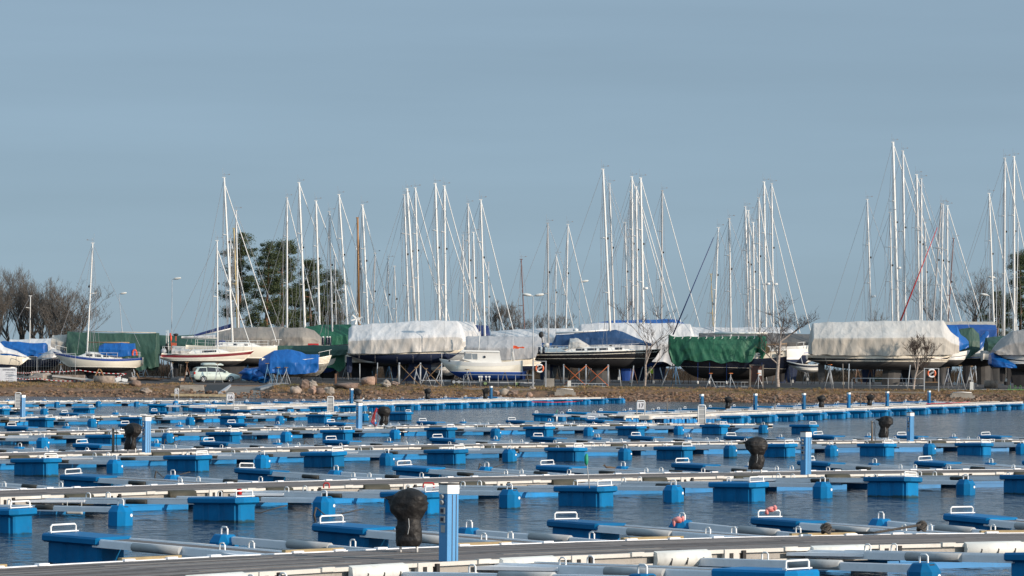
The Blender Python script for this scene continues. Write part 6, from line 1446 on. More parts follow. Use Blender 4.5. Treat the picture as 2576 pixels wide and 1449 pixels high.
# --- lamp posts
def lamp(x0, y0, x1, y1, lab, heads=1, Z=None, r=.06, flip=1):
    base = GP(x1, y1) if Z is None else P(x1, y1, Z); zz = base.y
    if Z is not None: base.z = gz(Z)
    top = P(x0, y0, zz); rt0 = empty('lamp_post', base); tag(rt0, lab, 'lamp post')
    d = top - base; mb = MB(); mb.tube([(0, 0, 0), d * .18], r * 1.5, 8); mb.tube([d * .18, d * .5, d], r, 8, 0, r * .7); mb.build('pole', m_galv, rt0)
    for k in range(heads):
        sg = flip if heads == 1 else (-1, 1)[k]
        mb = MB(); c = d + Vector((sg * .06, 0, 0)); mb.tube([d, c + Vector((sg * .2, 0, .06))], .035, 5)
        rows = []
        for i, (u, hw, hh) in enumerate(((0, .06, .05), (.12, .15, .12), (.45, .17, .14), (.75, .15, .10), (.85, .04, .03))):
            rows.append([(c.x + sg * (.1 + u), math.cos(a_) * hw, c.z + .08 + math.sin(a_) * hh + u * .12) for a_ in [2 * math.pi * q / 8 for q in range(8)]])
        mb.grid(rows, 0, True, True); mb.build('lamp_head', m_panel, rt0)
    return rt0, base, d
lamp(299, 740, 317, 938, 'leaning lamp post in front of the blue striped sloop', 1)
lamp(433, 703, 431, 890, 'straight lamp post with round head behind the green tarpaulin', 1, Z=400, r=.05)
lamp(1341, 745, 1341, 976, 'twin headed lamp post between the fishing boat and the black sloop', 2)
lamp(1458, 710, 1457, 880, 'slim lamp post behind the black sloop', 1, Z=405, r=.05, flip=1)
r_, b_, d_ = lamp(2489, 744, 2491, 968, 'lamp post in a round concrete planter near the right edge', 1, flip=-1)
lamp(2507, 700, 2506, 880, 'lamp post far behind the masts at the right edge', 1, Z=410, r=.05, flip=-1)
mb = MB(); mb.tube([(0, 0, 0), (0, 0, .75)], .66, 20); thing(mb, 'planter', m_stone, GP(2493, 977) - Vector((0, 0, .0)), 'round concrete planter at the foot of the right-hand lamp post', 'planter')
mb = MB(); mb.tube([(0, 0, 0), (.02, 0, .35)], .42, 16, 0, .5); thing(mb, 'planter', m_stone, GP(331, 958), 'small round concrete planter at the foot of the leaning lamp post', 'planter')
# --- car (station wagon, seen from its rear right quarter)
def car():
    g = GP(540, 962); root = empty('station_wagon', g, R(22)); tag(root, 'pale green station wagon with roof box parked above the slipway', 'car')
    paint = mat('car_paint', (.55, .62, .56), .25, metal=.1, var=.03, spec=.6); L = 4.55; W = 1.77
    prof = [(-2.27, .45, .95), (-2.25, .30, 1.0), (-2.1, .24, 1.02), (-1.6, .2, 1.0), (-.9, .2, .98), (0, .2, .96), (.9, .2, .93), (1.25, .2, .90), (1.7, .22, .82), (2.1, .26, .70), (2.25, .34, .58), (2.28, .42, .52)]
    rows = []
    for x, z0, z1 in prof:
        k = .86 if abs(x) > 2.2 else (.95 if abs(x) > 2 else 1.0); w_ = W / 2 * k
        rows.append([(x, y * w_, z) for y, z in ((-.9, z0), (-1, z0 + .12), (-1.0, (z0 + z1) / 2), (-.97, z1 - .05), (-.90, z1), (.90, z1), (.97, z1 - .05), (1, (z0 + z1) / 2), (1, z0 + .12), (.9, z0))])
    mb = MB(); mb.grid(rows, 0, True, True); mb.face(list(range(10))[::-1]); mb.face([110 + q for q in range(10)])
    gp = [(-2.2, .96, .80), (-1.85, 1.40, .70), (-1.6, 1.46, .68), (-.6, 1.50, .68), (.1, 1.47, .68), (.35, 1.40, .68), (1.2, .93, .80)]
    rows = []
    for x, z, k in gp:
        zb_ = .93; rows.append([(x, -W / 2 * .93, zb_), (x, -W / 2 * (k + .06), z - .08 if z > 1 else z), (x, -W / 2 * k * .85, z), (x, W / 2 * k * .85, z), (x, W / 2 * (k + .06), z - .08 if z > 1 else z), (x, W / 2 * .93, zb_)])
    mb.grid(rows, 0, True); body = mb.build('body', paint, root)
    for sg in (-1, 1):
        for a_, c_, za, zc in ((-1.80, -1.05, 1.30, 1.38), (-.98, -.12, 1.38, 1.38), (-.05, .80, 1.38, 1.10)):
            mb = MB(); 
            def yy(z): return sg * (W / 2 * .93 + (W / 2 * .74 - W / 2 * .93) * (z - .93) / .5 + .012)
            q = [(a_ - (.12 if a_ < -1.5 else 0), yy(1.0), 1.0), (c_, yy(1.0), 1.0), (c_ - (.25 if c_ > .5 else 0), yy(zc), zc), (a_ + (.12 if a_ < -1.5 else 0), yy(za + .05), za + .05)]
            if c_ > .5: q = [(a_, yy(1.0), 1.0), (.92, yy(1.0), 1.0), (.38, yy(1.33), 1.33), (a_, yy(1.38), 1.38)]
            q2 = [(x, y - sg * .03, z) for x, y, z in q]; mb.hexa(q + q2 if sg > 0 else q2 + q); mb.build('side_window', M_GLASS, body)
    mb = MB(); mb.hexa([(-2.20, -.66, 1.0), (-2.20, .66, 1.0), (-2.10, .66, 1.0), (-2.10, -.66, 1.0), (-1.93, -.55, 1.36), (-1.93, .55, 1.36), (-1.83, .55, 1.36), (-1.83, -.55, 1.36)]); mb.build('rear_window', M_GLASS, body)
    for sg in (-1, 1):
        mb = MB(); mb.box((-2.22, sg * .72, .88), (.14, .22, .22)); mb.build('tail_light', mat('tail_red', (.45, .015, .015), .25), body)
        mb = MB(); mb.box((2.12, sg * .66, .64), (.2, .26, .13)); mb.build('headlight', m_panel, body)
        mb = MB(); mb.box((.85, sg * .96, 1.02), (.12, .18, .12)); mb.build('wing_mirror', paint, body)
        mb = MB(); mb.tube([(-1.7, sg * .58, 1.46), (-1.6, sg * .58, 1.52), (0, sg * .58, 1.53), (.15, sg * .58, 1.47)], .02, 5); mb.build('roof_rail', m_dark, body)
        for z, x in ((.9, -.95), (.86, -.1), (.86, .82)):
            pass
        for x0_ in (-1.02, -.08): mb = MB(); mb.box((x0_, sg * (W / 2 + .002), .66), (.012, .008, .62)); mb.build('door_gap', m_dark, body)
        for x0_ in (-.85, .05): mb = MB(); mb.box((x0_ + .1, sg * (W / 2 + .01), .84), (.18, .03, .035)); mb.build('door_handle', paint, body)
    mb = MB(); mb.box((-2.285, 0, .72), (.02, .5, .11)); mb.build('number_plate', m_white, body); mb = MB(); mb.box((-2.24, 0, .40), (.08, 1.5, .16)); mb.build('bumper', m_dark, body)
    for x in (-1.35, 1.32):
        for sg in (-1, 1):
            y = sg * (W / 2 - .08); wl_ = MB(); wl_.tube([(x, y - .10, .315), (x, y - .09, .315), (x, y + .09, .315), (x, y + .10, .315)], .315, 20, 0); wo = wl_.build('wheel', m_dark, root)
            mb = MB(); yr = y + sg * .104; mb.tube([(x, yr - .01 * sg, .315), (x, yr, .315)], .07, 10)
            for q in range(5):
                a_ = q * 1.2566; mb.beam((x, yr, .315), (x + math.cos(a_) * .2, yr, .315 + math.sin(a_) * .2), .02, .075)
            mb.tube([(x + .21 * math.cos(t), yr, .315 + .21 * math.sin(t)) for t in [2 * math.pi * q / 16 for q in range(17)]], .022, 5); mb.build('rim', m_galv, wo)
            mb = MB(); mb.tube([(x, y - .02 * sg, .315), (x, yr - .018 * sg, .315)], .40, 20); 
            mb.build('wheel_arch', m_dark, body) if False else None
    rows = []
    for x, hw, zt in ((-1.35, .05, 1.66), (-1.3, .30, 1.78), (-1.1, .36, 1.85), (-.2, .38, 1.86), (.5, .34, 1.80), (.75, .26, 1.70), (.82, .08, 1.64)):
        rows.append([(x, -hw - .12, 1.60), (x, -hw, zt), (x, hw, zt), (x, hw + .12, 1.60)])
    mb = MB(); mb.grid(rows, 0, True, True); mb.build('roof_box', mat('roof_box_grey', (.42, .5, .48), .3), root)
    mb = MB(); mb.box((-.9, 0, 1.57), (.06, 1.2, .05)); mb.box((.2, 0, 1.55), (.06, 1.2, .05)); mb.build('roof_bar', m_dark, root)
car()
# --- boat stands
M_ORS = mat('orange_stand', (.55, .13, .03), .6); M_BLS = mat('blue_stand', (.10, .25, .42), .6, dirt=.4); M_RUST = mat('rusty_stand', (.20, .10, .055), .8, dirt=.5); M_RED2 = mat('red_stand', (.45, .04, .03), .6)
def tripod(x, ybase, ytop, lab, m=None, Z=None, pad=None, spread=.55, grp='tripod stands propping the boats'):
    base = GP(x, ybase) if Z is None else Vector((P(x, 940, Z).x, Z, gz(Z)))
    H = max(.7, P(x, ytop, base.y).z - base.z); r = empty('boat_stand', base, random.Random(x).uniform(0, 2)); tag(r, lab, 'boat stand', grp); m = m or m_galv
    ap = (0, 0, H * .82)
    for q in range(3):
        a_ = q * 2.094; mb = MB(); mb.tube([(math.cos(a_) * spread, math.sin(a_) * spread, 0), ap], .032, 5); mb.build('leg', m, r)
    mb = MB(); mb.tube([(0, 0, H * .55), (0, 0, H)], .04, 6); mb.build('screw_post', m, r)
    mb = MB(); mb.box((0, 0, H + .03), (.34, .3, .06)); mb.build('pad', pad or m_wood, r); return r
def prop(x0, y0, x1, y1, lab, m=None, w_=.05, name='prop_pole', Z=None):
    base = GP(x1, y1) if Z is None else P(x1, y1, Z); top = P(x0, y0, base.y + .2); mb = MB(); mb.tube([(0, 0, 0), top - base], w_, 6); thing(mb, name, m or m_galv, base, lab, 'support pole', 'poles propping the boats')
P_OR = mat('orange_pad', (.6, .18, .05), .7)
S_ = [(2088, 990, 918, 'galvanised tripod with orange pad at the stern of the beige covered boat', None, P_OR), (1788, 970, 940, 'small tripod with orange pad under the green covered boat, left one', None, P_OR), (1838, 970, 940, 'small tripod with orange pad under the green covered boat, middle one', None, P_OR), (1908, 970, 940, 'small tripod with orange pad right of the notice board', None, P_OR),
      (720, 955, 925, 'grey tripod left of the clinker boat under its blue tarpaulin', None, None), (700, 955, 925, 'blue tripod behind the car roof box end', M_BLS, None), (672, 952, 915, 'pale blue tripod between the car and the blue tarpaulin', M_BLS, None), (1108 + 67, 978, 930, 'tripod left of the speed boat trailer', None, None),
      (1047, 976, 925, 'grey tripod under the white covered boat beside the crossed timbers', None, None), (1072, 976, 928, 'second grey tripod under the white covered boat', None, None), (1180 - 75, 976, 930, 'tripod right of the crossed timbers near the small speed boat', None, None),
      (2385, 968, 925, 'silver tripod right of the framed life ring', None, None), (2415, 965, 920, 'tripod second right of the framed life ring', None, None), (2360 + 82, 965, 922, 'tripod left of the right-hand lamp post', None, None), (547, 956, 915, 'grey tripod under the red striped sloop left of the car', None, None), (470, 955, 912, 'rusty tripod below the stern of the red striped sloop', M_RUST, None)]
for x, yb, yt, l, m, pd in S_: tripod(x, yb, yt, l, m, (336.3 if yb < 958 else 333.6), pd)
# uprights and cross braces of the cradles
def cradle(x0, x1, ybase, ytop, lab, m, posts=3, cross=True, mpost=None):
    a, b = GP(x0, ybase), GP(x1, ybase); b.y = a.y; b.z = a.z; r = empty('boat_cradle', a); tag(r, lab, 'boat cradle', 'cradles under the boats'); D = b - a; H = P(x0, ytop, a.y).z - a.z
    for i in range(posts):
        q = D * (i / (posts - 1)); mb = MB(); mb.tube([q, q + Vector((0, 0, H))], .045, 6); mb.build('upright', mpost or m_galv, r)
        mb = MB(); mb.tube([q + Vector((0, 2.2, 0)), q + Vector((0, 2.2, H))], .045, 6); mb.build('upright', mpost or m_galv, r)
        mb = MB(); mb.beam(q + Vector((0, -.1, .06)), q + Vector((0, 2.3, .06)), .1, .1); mb.build('cross_beam', mpost or m_galv, r)
        if cross and i < posts - 1:
            q2 = D * ((i + 1) / (posts - 1))
            mb = MB(); mb.tube([q + Vector((0, -.03, H * .95)), q2 + Vector((0, -.03, .12))], .03, 5); mb.build('brace', m, r)
            mb = MB(); mb.tube([q2 + Vector((0, -.08, H * .95)), q + Vector((0, -.08, .12))], .03, 5); mb.build('brace', m, r)
    mb = MB(); mb.beam(Vector((0, 0, .06)), D + Vector((0, 0, .06)), .1, .1); mb.build('base_beam', mpost or m_galv, r)
cradle(1003, 1110, 973, 912, 'cradle with crossed timbers under the large white covered boat', m_wood, 3)
cradle(1418, 1530, 973, 916, 'cradle with crossed orange braces under the black sloop', M_ORS, 3)
cradle(406, 425, 954, 905, 'rusty frame under the stern of the red striped sloop', M_RUST, 2, True, M_RUST)
cradle(494, 518, 954, 908, 'rusty frame amidships under the red striped sloop', M_RUST, 2, True, M_RUST)
cradle(608, 690, 957, 918, 'pale blue cradle between the car and the blue tarpaulin', M_BLS, 2, True, M_BLS)
cradle(843, 945, 973, 940, 'low rusty open frame standing on the quay edge', M_RUST, 2, False, M_RUST)
for i, (a_, b_, c_, e_) in enumerate(((1558, 930, 1562, 972), (1594, 920, 1588, 972), (1618, 918, 1604, 970), (1660, 925, 1672, 970), (1683, 928, 1664, 972), (1692, 915, 1692, 972), (1325, 935, 1330, 968), (1372, 915, 1368, 968), (2010, 880, 2033, 970), (1980, 880, 1990, 970), (2120, 915, 2122, 985), (2136, 915, 2134, 985), (2290, 918, 2282, 985), (2428, 925, 2428, 965), (870, 888, 876, 955), (905, 915, 905, 960), (950, 905, 948, 960), (1020, 920, 1022, 965), (440, 912, 442, 950), (456, 905, 452, 950))):
    prop(a_, b_, c_, e_, f'{"slanted" if abs(a_-c_)>6 else "upright"} metal prop, {ORD[i] if i < 20 else i} in the list from the middle of the quay'.replace('in the list from the middle of the quay', 'of the loose poles under the hulls'), random.Random(i).choice((m_galv, m_galv, m_post)))
# dark stands and clutter behind the front row, one by one
rnd = random.Random(5)
for i, x in enumerate(range(150, 2560, 36)):
    xx = x + rnd.uniform(-12, 12); Z = rnd.uniform(352, 395)
    tripod(xx, 0, 924 + rnd.uniform(-18, -4), 'tripod stand in the shade under the rear row of boats', rnd.choice((m_galv, m_dark, M_BLS, m_galv, M_RUST, m_galv)), Z, None, .5, 'tripod stands in the shade of the rear row')
for i, x in enumerate((1000, 1035, 1080, 1120, 1480, 1520, 1560, 1590, 1620, 1640, 1810, 1870, 2000, 2030, 2120, 2150, 2200, 2250, 2400, 2440, 2530, 470, 520, 740, 800)):
    xx = x + rnd.uniform(-8, 8); Z = rnd.uniform(342, 350); z = gz(Z) + rnd.uniform(.05, .75); p = P(xx, 950, Z); mb = MB(); mb.box((0, 0, .16), (.2, .14, .26)); mb.tube([(0, 0, .29), (0, 0, .36)], .03, 5); mb.tube([(0, 0, .36), (0, 0, .36 + 1.2)], .008, 3)
    thing(mb, 'water_canister', mat('canister', (.55, .55, .53), .5, rnd=.3), (p.x, p.y, z), 'pale plastic canister hanging as a weight under a boat', 'canister', 'canisters weighing down the tarpaulins')
# --- life rings
def lifering(x, yb, yt, wpx, yc, lab, shelf=False):
    g = GP(x, yb); k = g.y / F; H = (yb - yt) * k; W = wpx * k; r = empty('life_ring_stand', g); tag(r, lab, 'life ring stand')
    for sg in (-1, 1):
        mb = MB(); mb.beam((sg * W / 2, 0, -.3), (sg * W / 2, 0, H), .10, .10) if False else mb.box((sg * W / 2, 0, H / 2), (.10, .08, H)); mb.build('post', m_galv, r)
    mb = MB(); mb.box((0, 0, H - .04), (W - .1, .07, .06)); 
    mb.build('crossbar', m_galv, r)
    if shelf:
        mb = MB(); mb.box((0, 0, H * .42), (W - .1, .1, .07)); mb.build('shelf', m_wood, r); mb = MB(); mb.box((0, .02, H * .33), (W - .12, .05, .3)); mb.build('panel', m_dark, r)
    c = Vector((0, -.1, (yb - yc) * k)); R_ = .34; N_ = 24; rows = []
    for i in range(N_ + 1):
        a_ = 2 * math.pi * i / N_; rows.append([(c.x + math.cos(a_) * (R_ + .085 * math.cos(t)), c.y + .07 * math.sin(t), c.z + math.sin(a_) * (R_ + .085 * math.cos(t))) for t in [2 * math.pi * q / 8 for q in range(8)]])
    mb = MB(); mb.grid(rows, 0, True, True, mif=lambda i, q: 1 if (i // 3) % 4 in (0,) or (i // 3) % 4 == 3 else 0); ring = mb.build('life_ring', [m_white, mat('life_orange', (.72, .16, .06), .5)], r)
    mb = MB(); mb.beam(c + Vector((-.22, 0, -.12)), c + Vector((.22, 0, .14)), .06, .14); mb.build('throw_bag', m_fendg, r)
lifering(1357, 977, 908, 32, 927, 'life ring between galvanised posts left of the black sloop rudder')
lifering(2343, 988, 927, 36, 940, 'life ring on galvanised posts with a shelf, right of the small birch', True)
# --- notice board
g = GP(1903, 976); k = g.y / F; r = empty('notice_board', g); tag(r, 'brown wooden notice board with one white sheet in front of the green covered boat', 'notice board')
for sx in (-16, 16): mb = MB(); mb.box((sx * k, 0, 28 * k), (.13, .12, 56 * k)); mb.build('post', m_post, r)
mb = MB(); mb.box((0, 0, 35 * k), (29 * k, .05, 40 * k)); mb.build('panel', mat('board_brown', (.10, .045, .035), .8, var=.2), r)
mb = MB(); mb.box((8 * k, -.035, 38 * k), (9 * k, .012, 14 * k)); mb.build('paper_sheet', m_white, r)
mb = MB(); mb.box((0, 0, 57.2 * k), (38 * k, .2, .06)); mb.build('cap_board', m_post, r)
# --- parking notice at the left frame edge
a = P(-30, 925, 335); b = P(42.5, 925, 335); r = empty('parking_sign', (b.x, 335, gz(335))); tag(r, 'white notice board with black heading and text lines at the left frame edge', 'sign')
k = 335 / F; W = 76 * k; zt = P(20, 932, 335).z - gz(335) + .9 * k * 10; H = 36 * k
zc = P(20, 943, 335).z - gz(335)
mb = MB(); mb.box((-W / 2, 0, zc), (W, .04, H)); mb.build('board', mat('sign_board', (.78, .78, .80), .4), r)
text_mesh('GERPARKERING', 4.6 * k, m_num, r, (-19.5 * k, -.03, zc + 12.5 * k), name='heading', font_bold=True)
for i in range(5):
    text_mesh(('parkering endast', 'under vinterlagring', 'av fritidsbatar', 'kontakta hamnen', 'for information')[i], 2.9 * k, m_num, r, (-18 * k, -.03, zc + (5.5 - 5 * i) * k), name='text_line')
for sx in (-4, -14 * 1.0): mb = MB(); mb.box((sx * k, .05, zc / 2 - .2), (.07, .06, zc + .2)); mb.build('post', m_galv, r)
# --- old mast lying on concrete bases at the left
a = P(132, 945.5, 334.5); b = P(388, 972, 333); mb = MB(); mb.beam(a, b, .22, .16, 0)
o = mb.build('fallen_mast', m_cream); tag(o, 'long pale mast lying slanted along the left bank top', 'mast')
mb = MB(); rows = []
for t, w_, h_ in ((0, .08, .05), (.1, .4, .2), (.3, .55, .6), (.6, .6, .75), (1.2, .62, .8), (2.3, .6, .8), (3.2, .5, .72)):
    rows.append([(t, -w_, h_ * .0 + (.8 - h_)), (t, -w_, .8), (t, w_, .8), (t, w_, (.8 - h_))])
mb.grid(rows, 0, False, True); mb.face([24, 25, 26, 27]); thing(mb, 'concrete_trough', m_stone, P(127, 960, 335) - Vector((0, 0, .15)), 'grey pointed concrete trough under the lying mast', 'trough')
mb = MB(); mb.tube([(0, 0, 0), (0, 0, .75)], .95, 18, 0, 1.0); thing(mb, 'concrete_ring', m_stone, GP(262, 966), 'wide concrete ring right of the pointed trough', 'concrete ring')
# sawhorses
def sawhorse(x, y, lab):
    g = GP(x, y); r = empty('sawhorse', g, .3); tag(r, lab, 'sawhorse', 'timber sawhorses')
    for sg in (-1, 1):
        mb = MB(); mb.beam((sg * .65, 0, 0), (-sg * .1, 0, 1.45), .12, .12); mb.build('leg', m_wood, r)
    mb = MB(); mb.beam((0, -.1, .45), (0, 1.0, 1.3), .1, .1); mb.build('rail', m_wood, r)
sawhorse(338 - 2, 956, 'timber sawhorse under the blue striped sloop, left one'); sawhorse(402 - 150 + 152 - 3 - 0, 954, 'timber sawhorse near the rusty frame') if False else None
sawhorse(250, 958, 'timber sawhorse under the stern half of the blue striped sloop')
# barrier tape between posts
def tape(pts, lab):
    mb = MB(); n = 60; tot = len(pts) - 1
    P3 = []
    for i in range(tot):
        for q in range(n // tot):
            t = q / (n // tot); v = pts[i].lerp(pts[i + 1], t); v = v + Vector((0, 0, -.10 * 4 * t * (1 - t))); P3.append(v)
    P3.append(pts[-1])
    for i in range(len(P3) - 1):
        mb.beam(P3[i], P3[i + 1], .008, .055, i % 2)
    o = mb.build('barrier_tape', [m_white, m_red]); tag(o, lab, 'barrier tape')
tape([P(x, y, 334.5) for x, y in ((40, 937), (98, 934), (200, 931), (318, 940))], 'upper red and white barrier tape strung in front of the blue striped sloop')
tape([P(x, y, 334.3) for x, y in ((40, 951), (98, 952), (185, 958), (260, 952), (318, 940))], 'lower red and white barrier tape meeting the leaning lamp post')
# metal mesh fence at left
for x0_, x1_, l in ((40, 95, 'left'), (97, 193, 'middle'), (195, 275, 'right')):
    if l == 'right': continue
    a = GP(x0_, 957); b = GP(x1_, 957); b.y = a.y; b.z = a.z; D = b - a; H = P(x0_, 897 if l == 'left' else 889, a.y).z - a.z; r = empty('mesh_fence', a); tag(r, f'galvanised mesh fence panel behind the barrier tape, {l} one', 'fence', 'mesh fence panels')
    mb = MB(); mb.tube([(0, 0, 0), (0, 0, H), D + Vector((0, 0, H)), D], .03, 5); mb.tube([(0, 0, .25), D + Vector((0, 0, .25))], .02, 4); mb.build('frame', m_galv, r)
    mb = MB(); nn = int(D.length / .22)
    for q in range(1, nn): mb.tube([D * (q / nn) + Vector((0, 0, .25)), D * (q / nn) + Vector((0, 0, H))], .005, 3)
    mb.build('mesh_wires', m_galv, r)
# utility cabinet, white sheets, debris pile, planks, ladder, timber post
mb = MB(); mb.box((0, 0, .62), (.42, .5, 1.24)); thing(mb, 'utility_cabinet', [m_fendg], GP(315, 957), 'grey utility cabinet beside the leaning lamp post', 'cabinet', rz=.4)
mb = MB(); mb.box((0, 0, .5), (.4, .3, 1.0)); thing(mb, 'meter_box', [m_galv], GP(335, 950), 'small galvanised box leaning on the lamp post', 'meter box', rz=.2)
mb = MB(); mb.box((-.3, 0, .2), (.6, .5, .36), ry=.3); mb.box((.3, 0, .22), (.5, .5, .4), ry=-.35); mb.box((.9, 0, .15), (.5, .4, .3), ry=.2); thing(mb, 'foam_blocks', m_white, GP(290, 960), 'heap of white foam pieces left of the utility cabinet', 'foam pieces')
mb = MB(); mb.blob((0, 0, .2), (1.4, .9, .75), 0, 18, 10, .3, 5); thing(mb, 'earth_mound', m_brst, GP(282, 955) + Vector((0, 1.5, 0)), 'mound of earth and roots below the blue striped sloop', 'mound')
mb = MB()
for q in range(9): mb.beam((rnd.uniform(-1.5, -.3), rnd.uniform(-.5, .5), .05 + q * .035), (rnd.uniform(.3, 1.7), rnd.uniform(-.5, .5), .05 + q * .035), .14, .04)
thing(mb, 'plank_pile', mat('brown_planks', (.16, .11, .08), .9, var=.3), GP(370, 958), 'pile of loose brown planks left of the rusty frame', 'plank pile')
def ladder(x0, y0, x1, y1, lab, wpx=7, n=12, m=None, Z=None):
    base = GP(x1, y1) if Z is None else Vector((P(x1, 940, Z).x, Z, gz(Z))); k = base.y / F; top = P(x0, y0, base.y + .8) - base; r = empty('ladder', base); tag(r, lab, 'ladder'); m = m or m_galv; w_ = wpx * k / 2
    for sg in (-1, 1): mb = MB(); mb.tube([Vector((sg * w_ * 1.1, 0, 0)), top + Vector((sg * w_ * .8, 0, 0))], .035, 5); mb.build('rail', m, r)
    for i in range(1, n): q = top * (i / n); mb = MB(); mb.tube([q + Vector((-w_, 0, 0)), q + Vector((w_, 0, 0))], .02, 4); mb.build('rung', m, r)
ladder(335, 850, 358, 953, 'aluminium ladder leaning on the stern of the blue striped sloop', 9, 16)
mb = MB(); p0 = GP(366, 952); t0 = P(357, 850, p0.y) - p0; mb.tube([(0, 0, 0), t0], .07, 6); thing(mb, 'timber_post', m_wood, p0, 'tall raw timber post right of the aluminium ladder', 'post')
def lying_ladder(x0, x1, y, lab, h=.45):
    y += 5
    a = GP(x0, y); b = GP(x1, y); b.y = a.y; b.z = a.z; D = b - a; r = empty('ladder', a); tag(r, lab, 'ladder')
    for z in (.05, h): mb = MB(); mb.beam(Vector((0, 0, z)), D + Vector((0, 0, z)), .04, .06); mb.build('rail', m_galv, r)
    n = int(D.length / .3)
    for i in range(1, n): q = D * (i / n); mb = MB(); mb.beam(q + Vector((0, 0, .05)), q + Vector((0, .001, h)), .03, .03); mb.build('rung', m_galv, r)
lying_ladder(1437, 1524, 970, 'ladder lying on its side under the black sloop', .4); lying_ladder(1795, 1880, 969, 'ladder lying on its side left of the notice board', .5)
# railings on small platforms
def railing(x0, x1, ytop, ybot, lab, plat=None):
    a = GP(x0, min(ybot, 984)); b = P(x1, ybot, 331.8); a = P(x0, ybot, 331.8); a.z = b.z = 1.08; D = b - a; H = P((x0 + x1) / 2, ytop, 331.8).z - 1.08; r = empty('railing', a); tag(r, lab, 'railing', 'tubular railings on the quay edge')
    mb = MB(); mb.tube([(0, 0, 0), (0, 0, H - .1), (.1, 0, H), D + Vector((-.1, 0, H)), D + Vector((0, 0, H - .1)), D], .03, 6); mb.build('top_rail', m_galv, r); mb = MB(); mb.tube([(0, 0, H * .45), D + Vector((0, 0, H * .45))], .02, 5); mb.build('mid_rail', m_galv, r)
    for i in range(1, 4): mb = MB(); mb.tube([D * (i / 4), D * (i / 4) + Vector((0, 0, H))], .025, 5); mb.build('baluster', m_galv, r)
railing(1166, 1340, 943, 972, 'tubular railing in front of the fishing boat'); railing(2143, 2325, 952, 982, 'tubular railing in front of the beige covered boat')
def platform(x0, x1, y, lab):
    a, b = P(x0, y, 329.3), P(x1, y, 329.3); D = b - a; r = empty('platform', (a.x, 329.3, .95)); tag(r, lab, 'platform', 'plank platforms over the bank')
    mb = MB(); n = int(D.length / .16)
    for i in range(n): mb.box((D.length * (i + .5) / n, 0.75, .08), (.135, 1.7, .05))
    mb.build('planking', m_post, r); mb = MB(); mb.beam((0, -.1, 0), (D.length, -.1, 0), .08, .14); mb.build('edge_beam', m_post, r)
    mb = MB(); mb.box((D.length * .35, .2, -.5), (.08, .08, .95)); mb.build('leg', m_galv, r)
platform(1164, 1335, 975, 'plank platform over the bank below the fishing boat'); platform(2139, 2326, 985, 'plank platform over the bank below the beige covered boat')
# concrete blocks with white rope on top
for x0_, x1_, y, l in ((1395, 1448, 982, 'weathered concrete landing block below the black sloop'), (2388, 2450, 1006, 'weathered concrete landing block at right below the planter')):
    a, b = P(x0_, y, 328), P(x1_, y, 328); mb = MB(); mb.box((0, 0, .25), (b.x - a.x, 1.4, .75)); mb.box((0, .1, .72), ((b.x - a.x) * .85, 1.0, .22)); o = thing(mb, 'landing_block', m_conc, ((a.x + b.x) / 2, 328, .15), l, 'concrete block')
    mb = MB(); mb.tube([(-(b.x - a.x) * .38, -.45, .88), (0, -.46, .92), ((b.x - a.x) * .38, -.45, .88)], .035, 5); mb.build('white_edge_pipe', m_white, o)
for x, y, wd, h, l in ((1432 - 0, 981, 9, 22, 'small pale concrete bollard right of the landing block'), (2444 + 0, 984, 9, 27, 'pale square bollard on the road edge at right')):
    g = P(x + (0 if x < 2000 else 0), y, 332.5); k = g.y / F; mb = MB(); mb.box((0, 0, h * k / 2), (wd * k, .25, h * k), taper=.92); thing(mb, 'bollard', m_panel, (g.x, 332.5, 1.0), l, 'bollard')
mb = MB(); mb.hexa([(-.5, -.3, 0), (.45, -.3, 0), (.45, .4, 0), (-.5, .4, 0), (-.25, -.25, .85), (.45, -.28, .85), (.45, .3, .85), (-.25, .3, .85)]); thing(mb, 'concrete_block', m_conc, GP(1382, 975), 'pale concrete block with sloped side right of the life ring stand', 'concrete block')
# bench behind the railing, bicycle rack, green rack, trailer of the speed boat, trailer of the fishing boat
g = GP(2210, 972); r = empty('picnic_bench', g); tag(r, 'dark green slatted bench under the beige covered boat', 'bench'); 
for nm_, c_, d_ in (('seat', (0, 0, .45), (1.9, .4, .05)), ('backrest', (0, .25, .75), (1.9, .05, .3))): mb = MB(); mb.box(c_, d_); mb.build(nm_, mat('bench_green', (.02, .05, .035), .6), r)
for sx in (-.75, .75): mb = MB(); mb.beam((sx, -.2, 0), (sx, .25, .9), .06, .06); mb.beam((sx, .2, 0), (sx, -.1, .45), .06, .06); mb.build('leg', m_dark, r)
for x, y, m, l in ((700, 965, m_galv, 'low grey bicycle rack on the bank top'), (2560, 981, mat('rack_green', (.1, .35, .08), .5), 'bright green bicycle rack at the right edge')):
    g = GP(x, y); mb = MB(); mb.beam((-1.0, 0, .03), (1.0, 0, .03), .05, .05)
    for i in range(4):
        u_handle(mb, (-.75 + i * .5, 0, .03), .16, .42, .018, 'x')
    thing(mb, 'bicycle_rack', m, g, l, 'bicycle rack')
def wheel(par, x, y, rad, m2=None):
    mb = MB(); mb.tube([(x, y - .09, rad), (x, y + .09, rad)], rad, 16); w_ = mb.build('wheel', m_dark, par); mb = MB(); mb.tube([(x, y - .10, rad), (x, y - .092, rad)], rad * .5, 12); mb.build('rim', m2 or m_galv, w_)
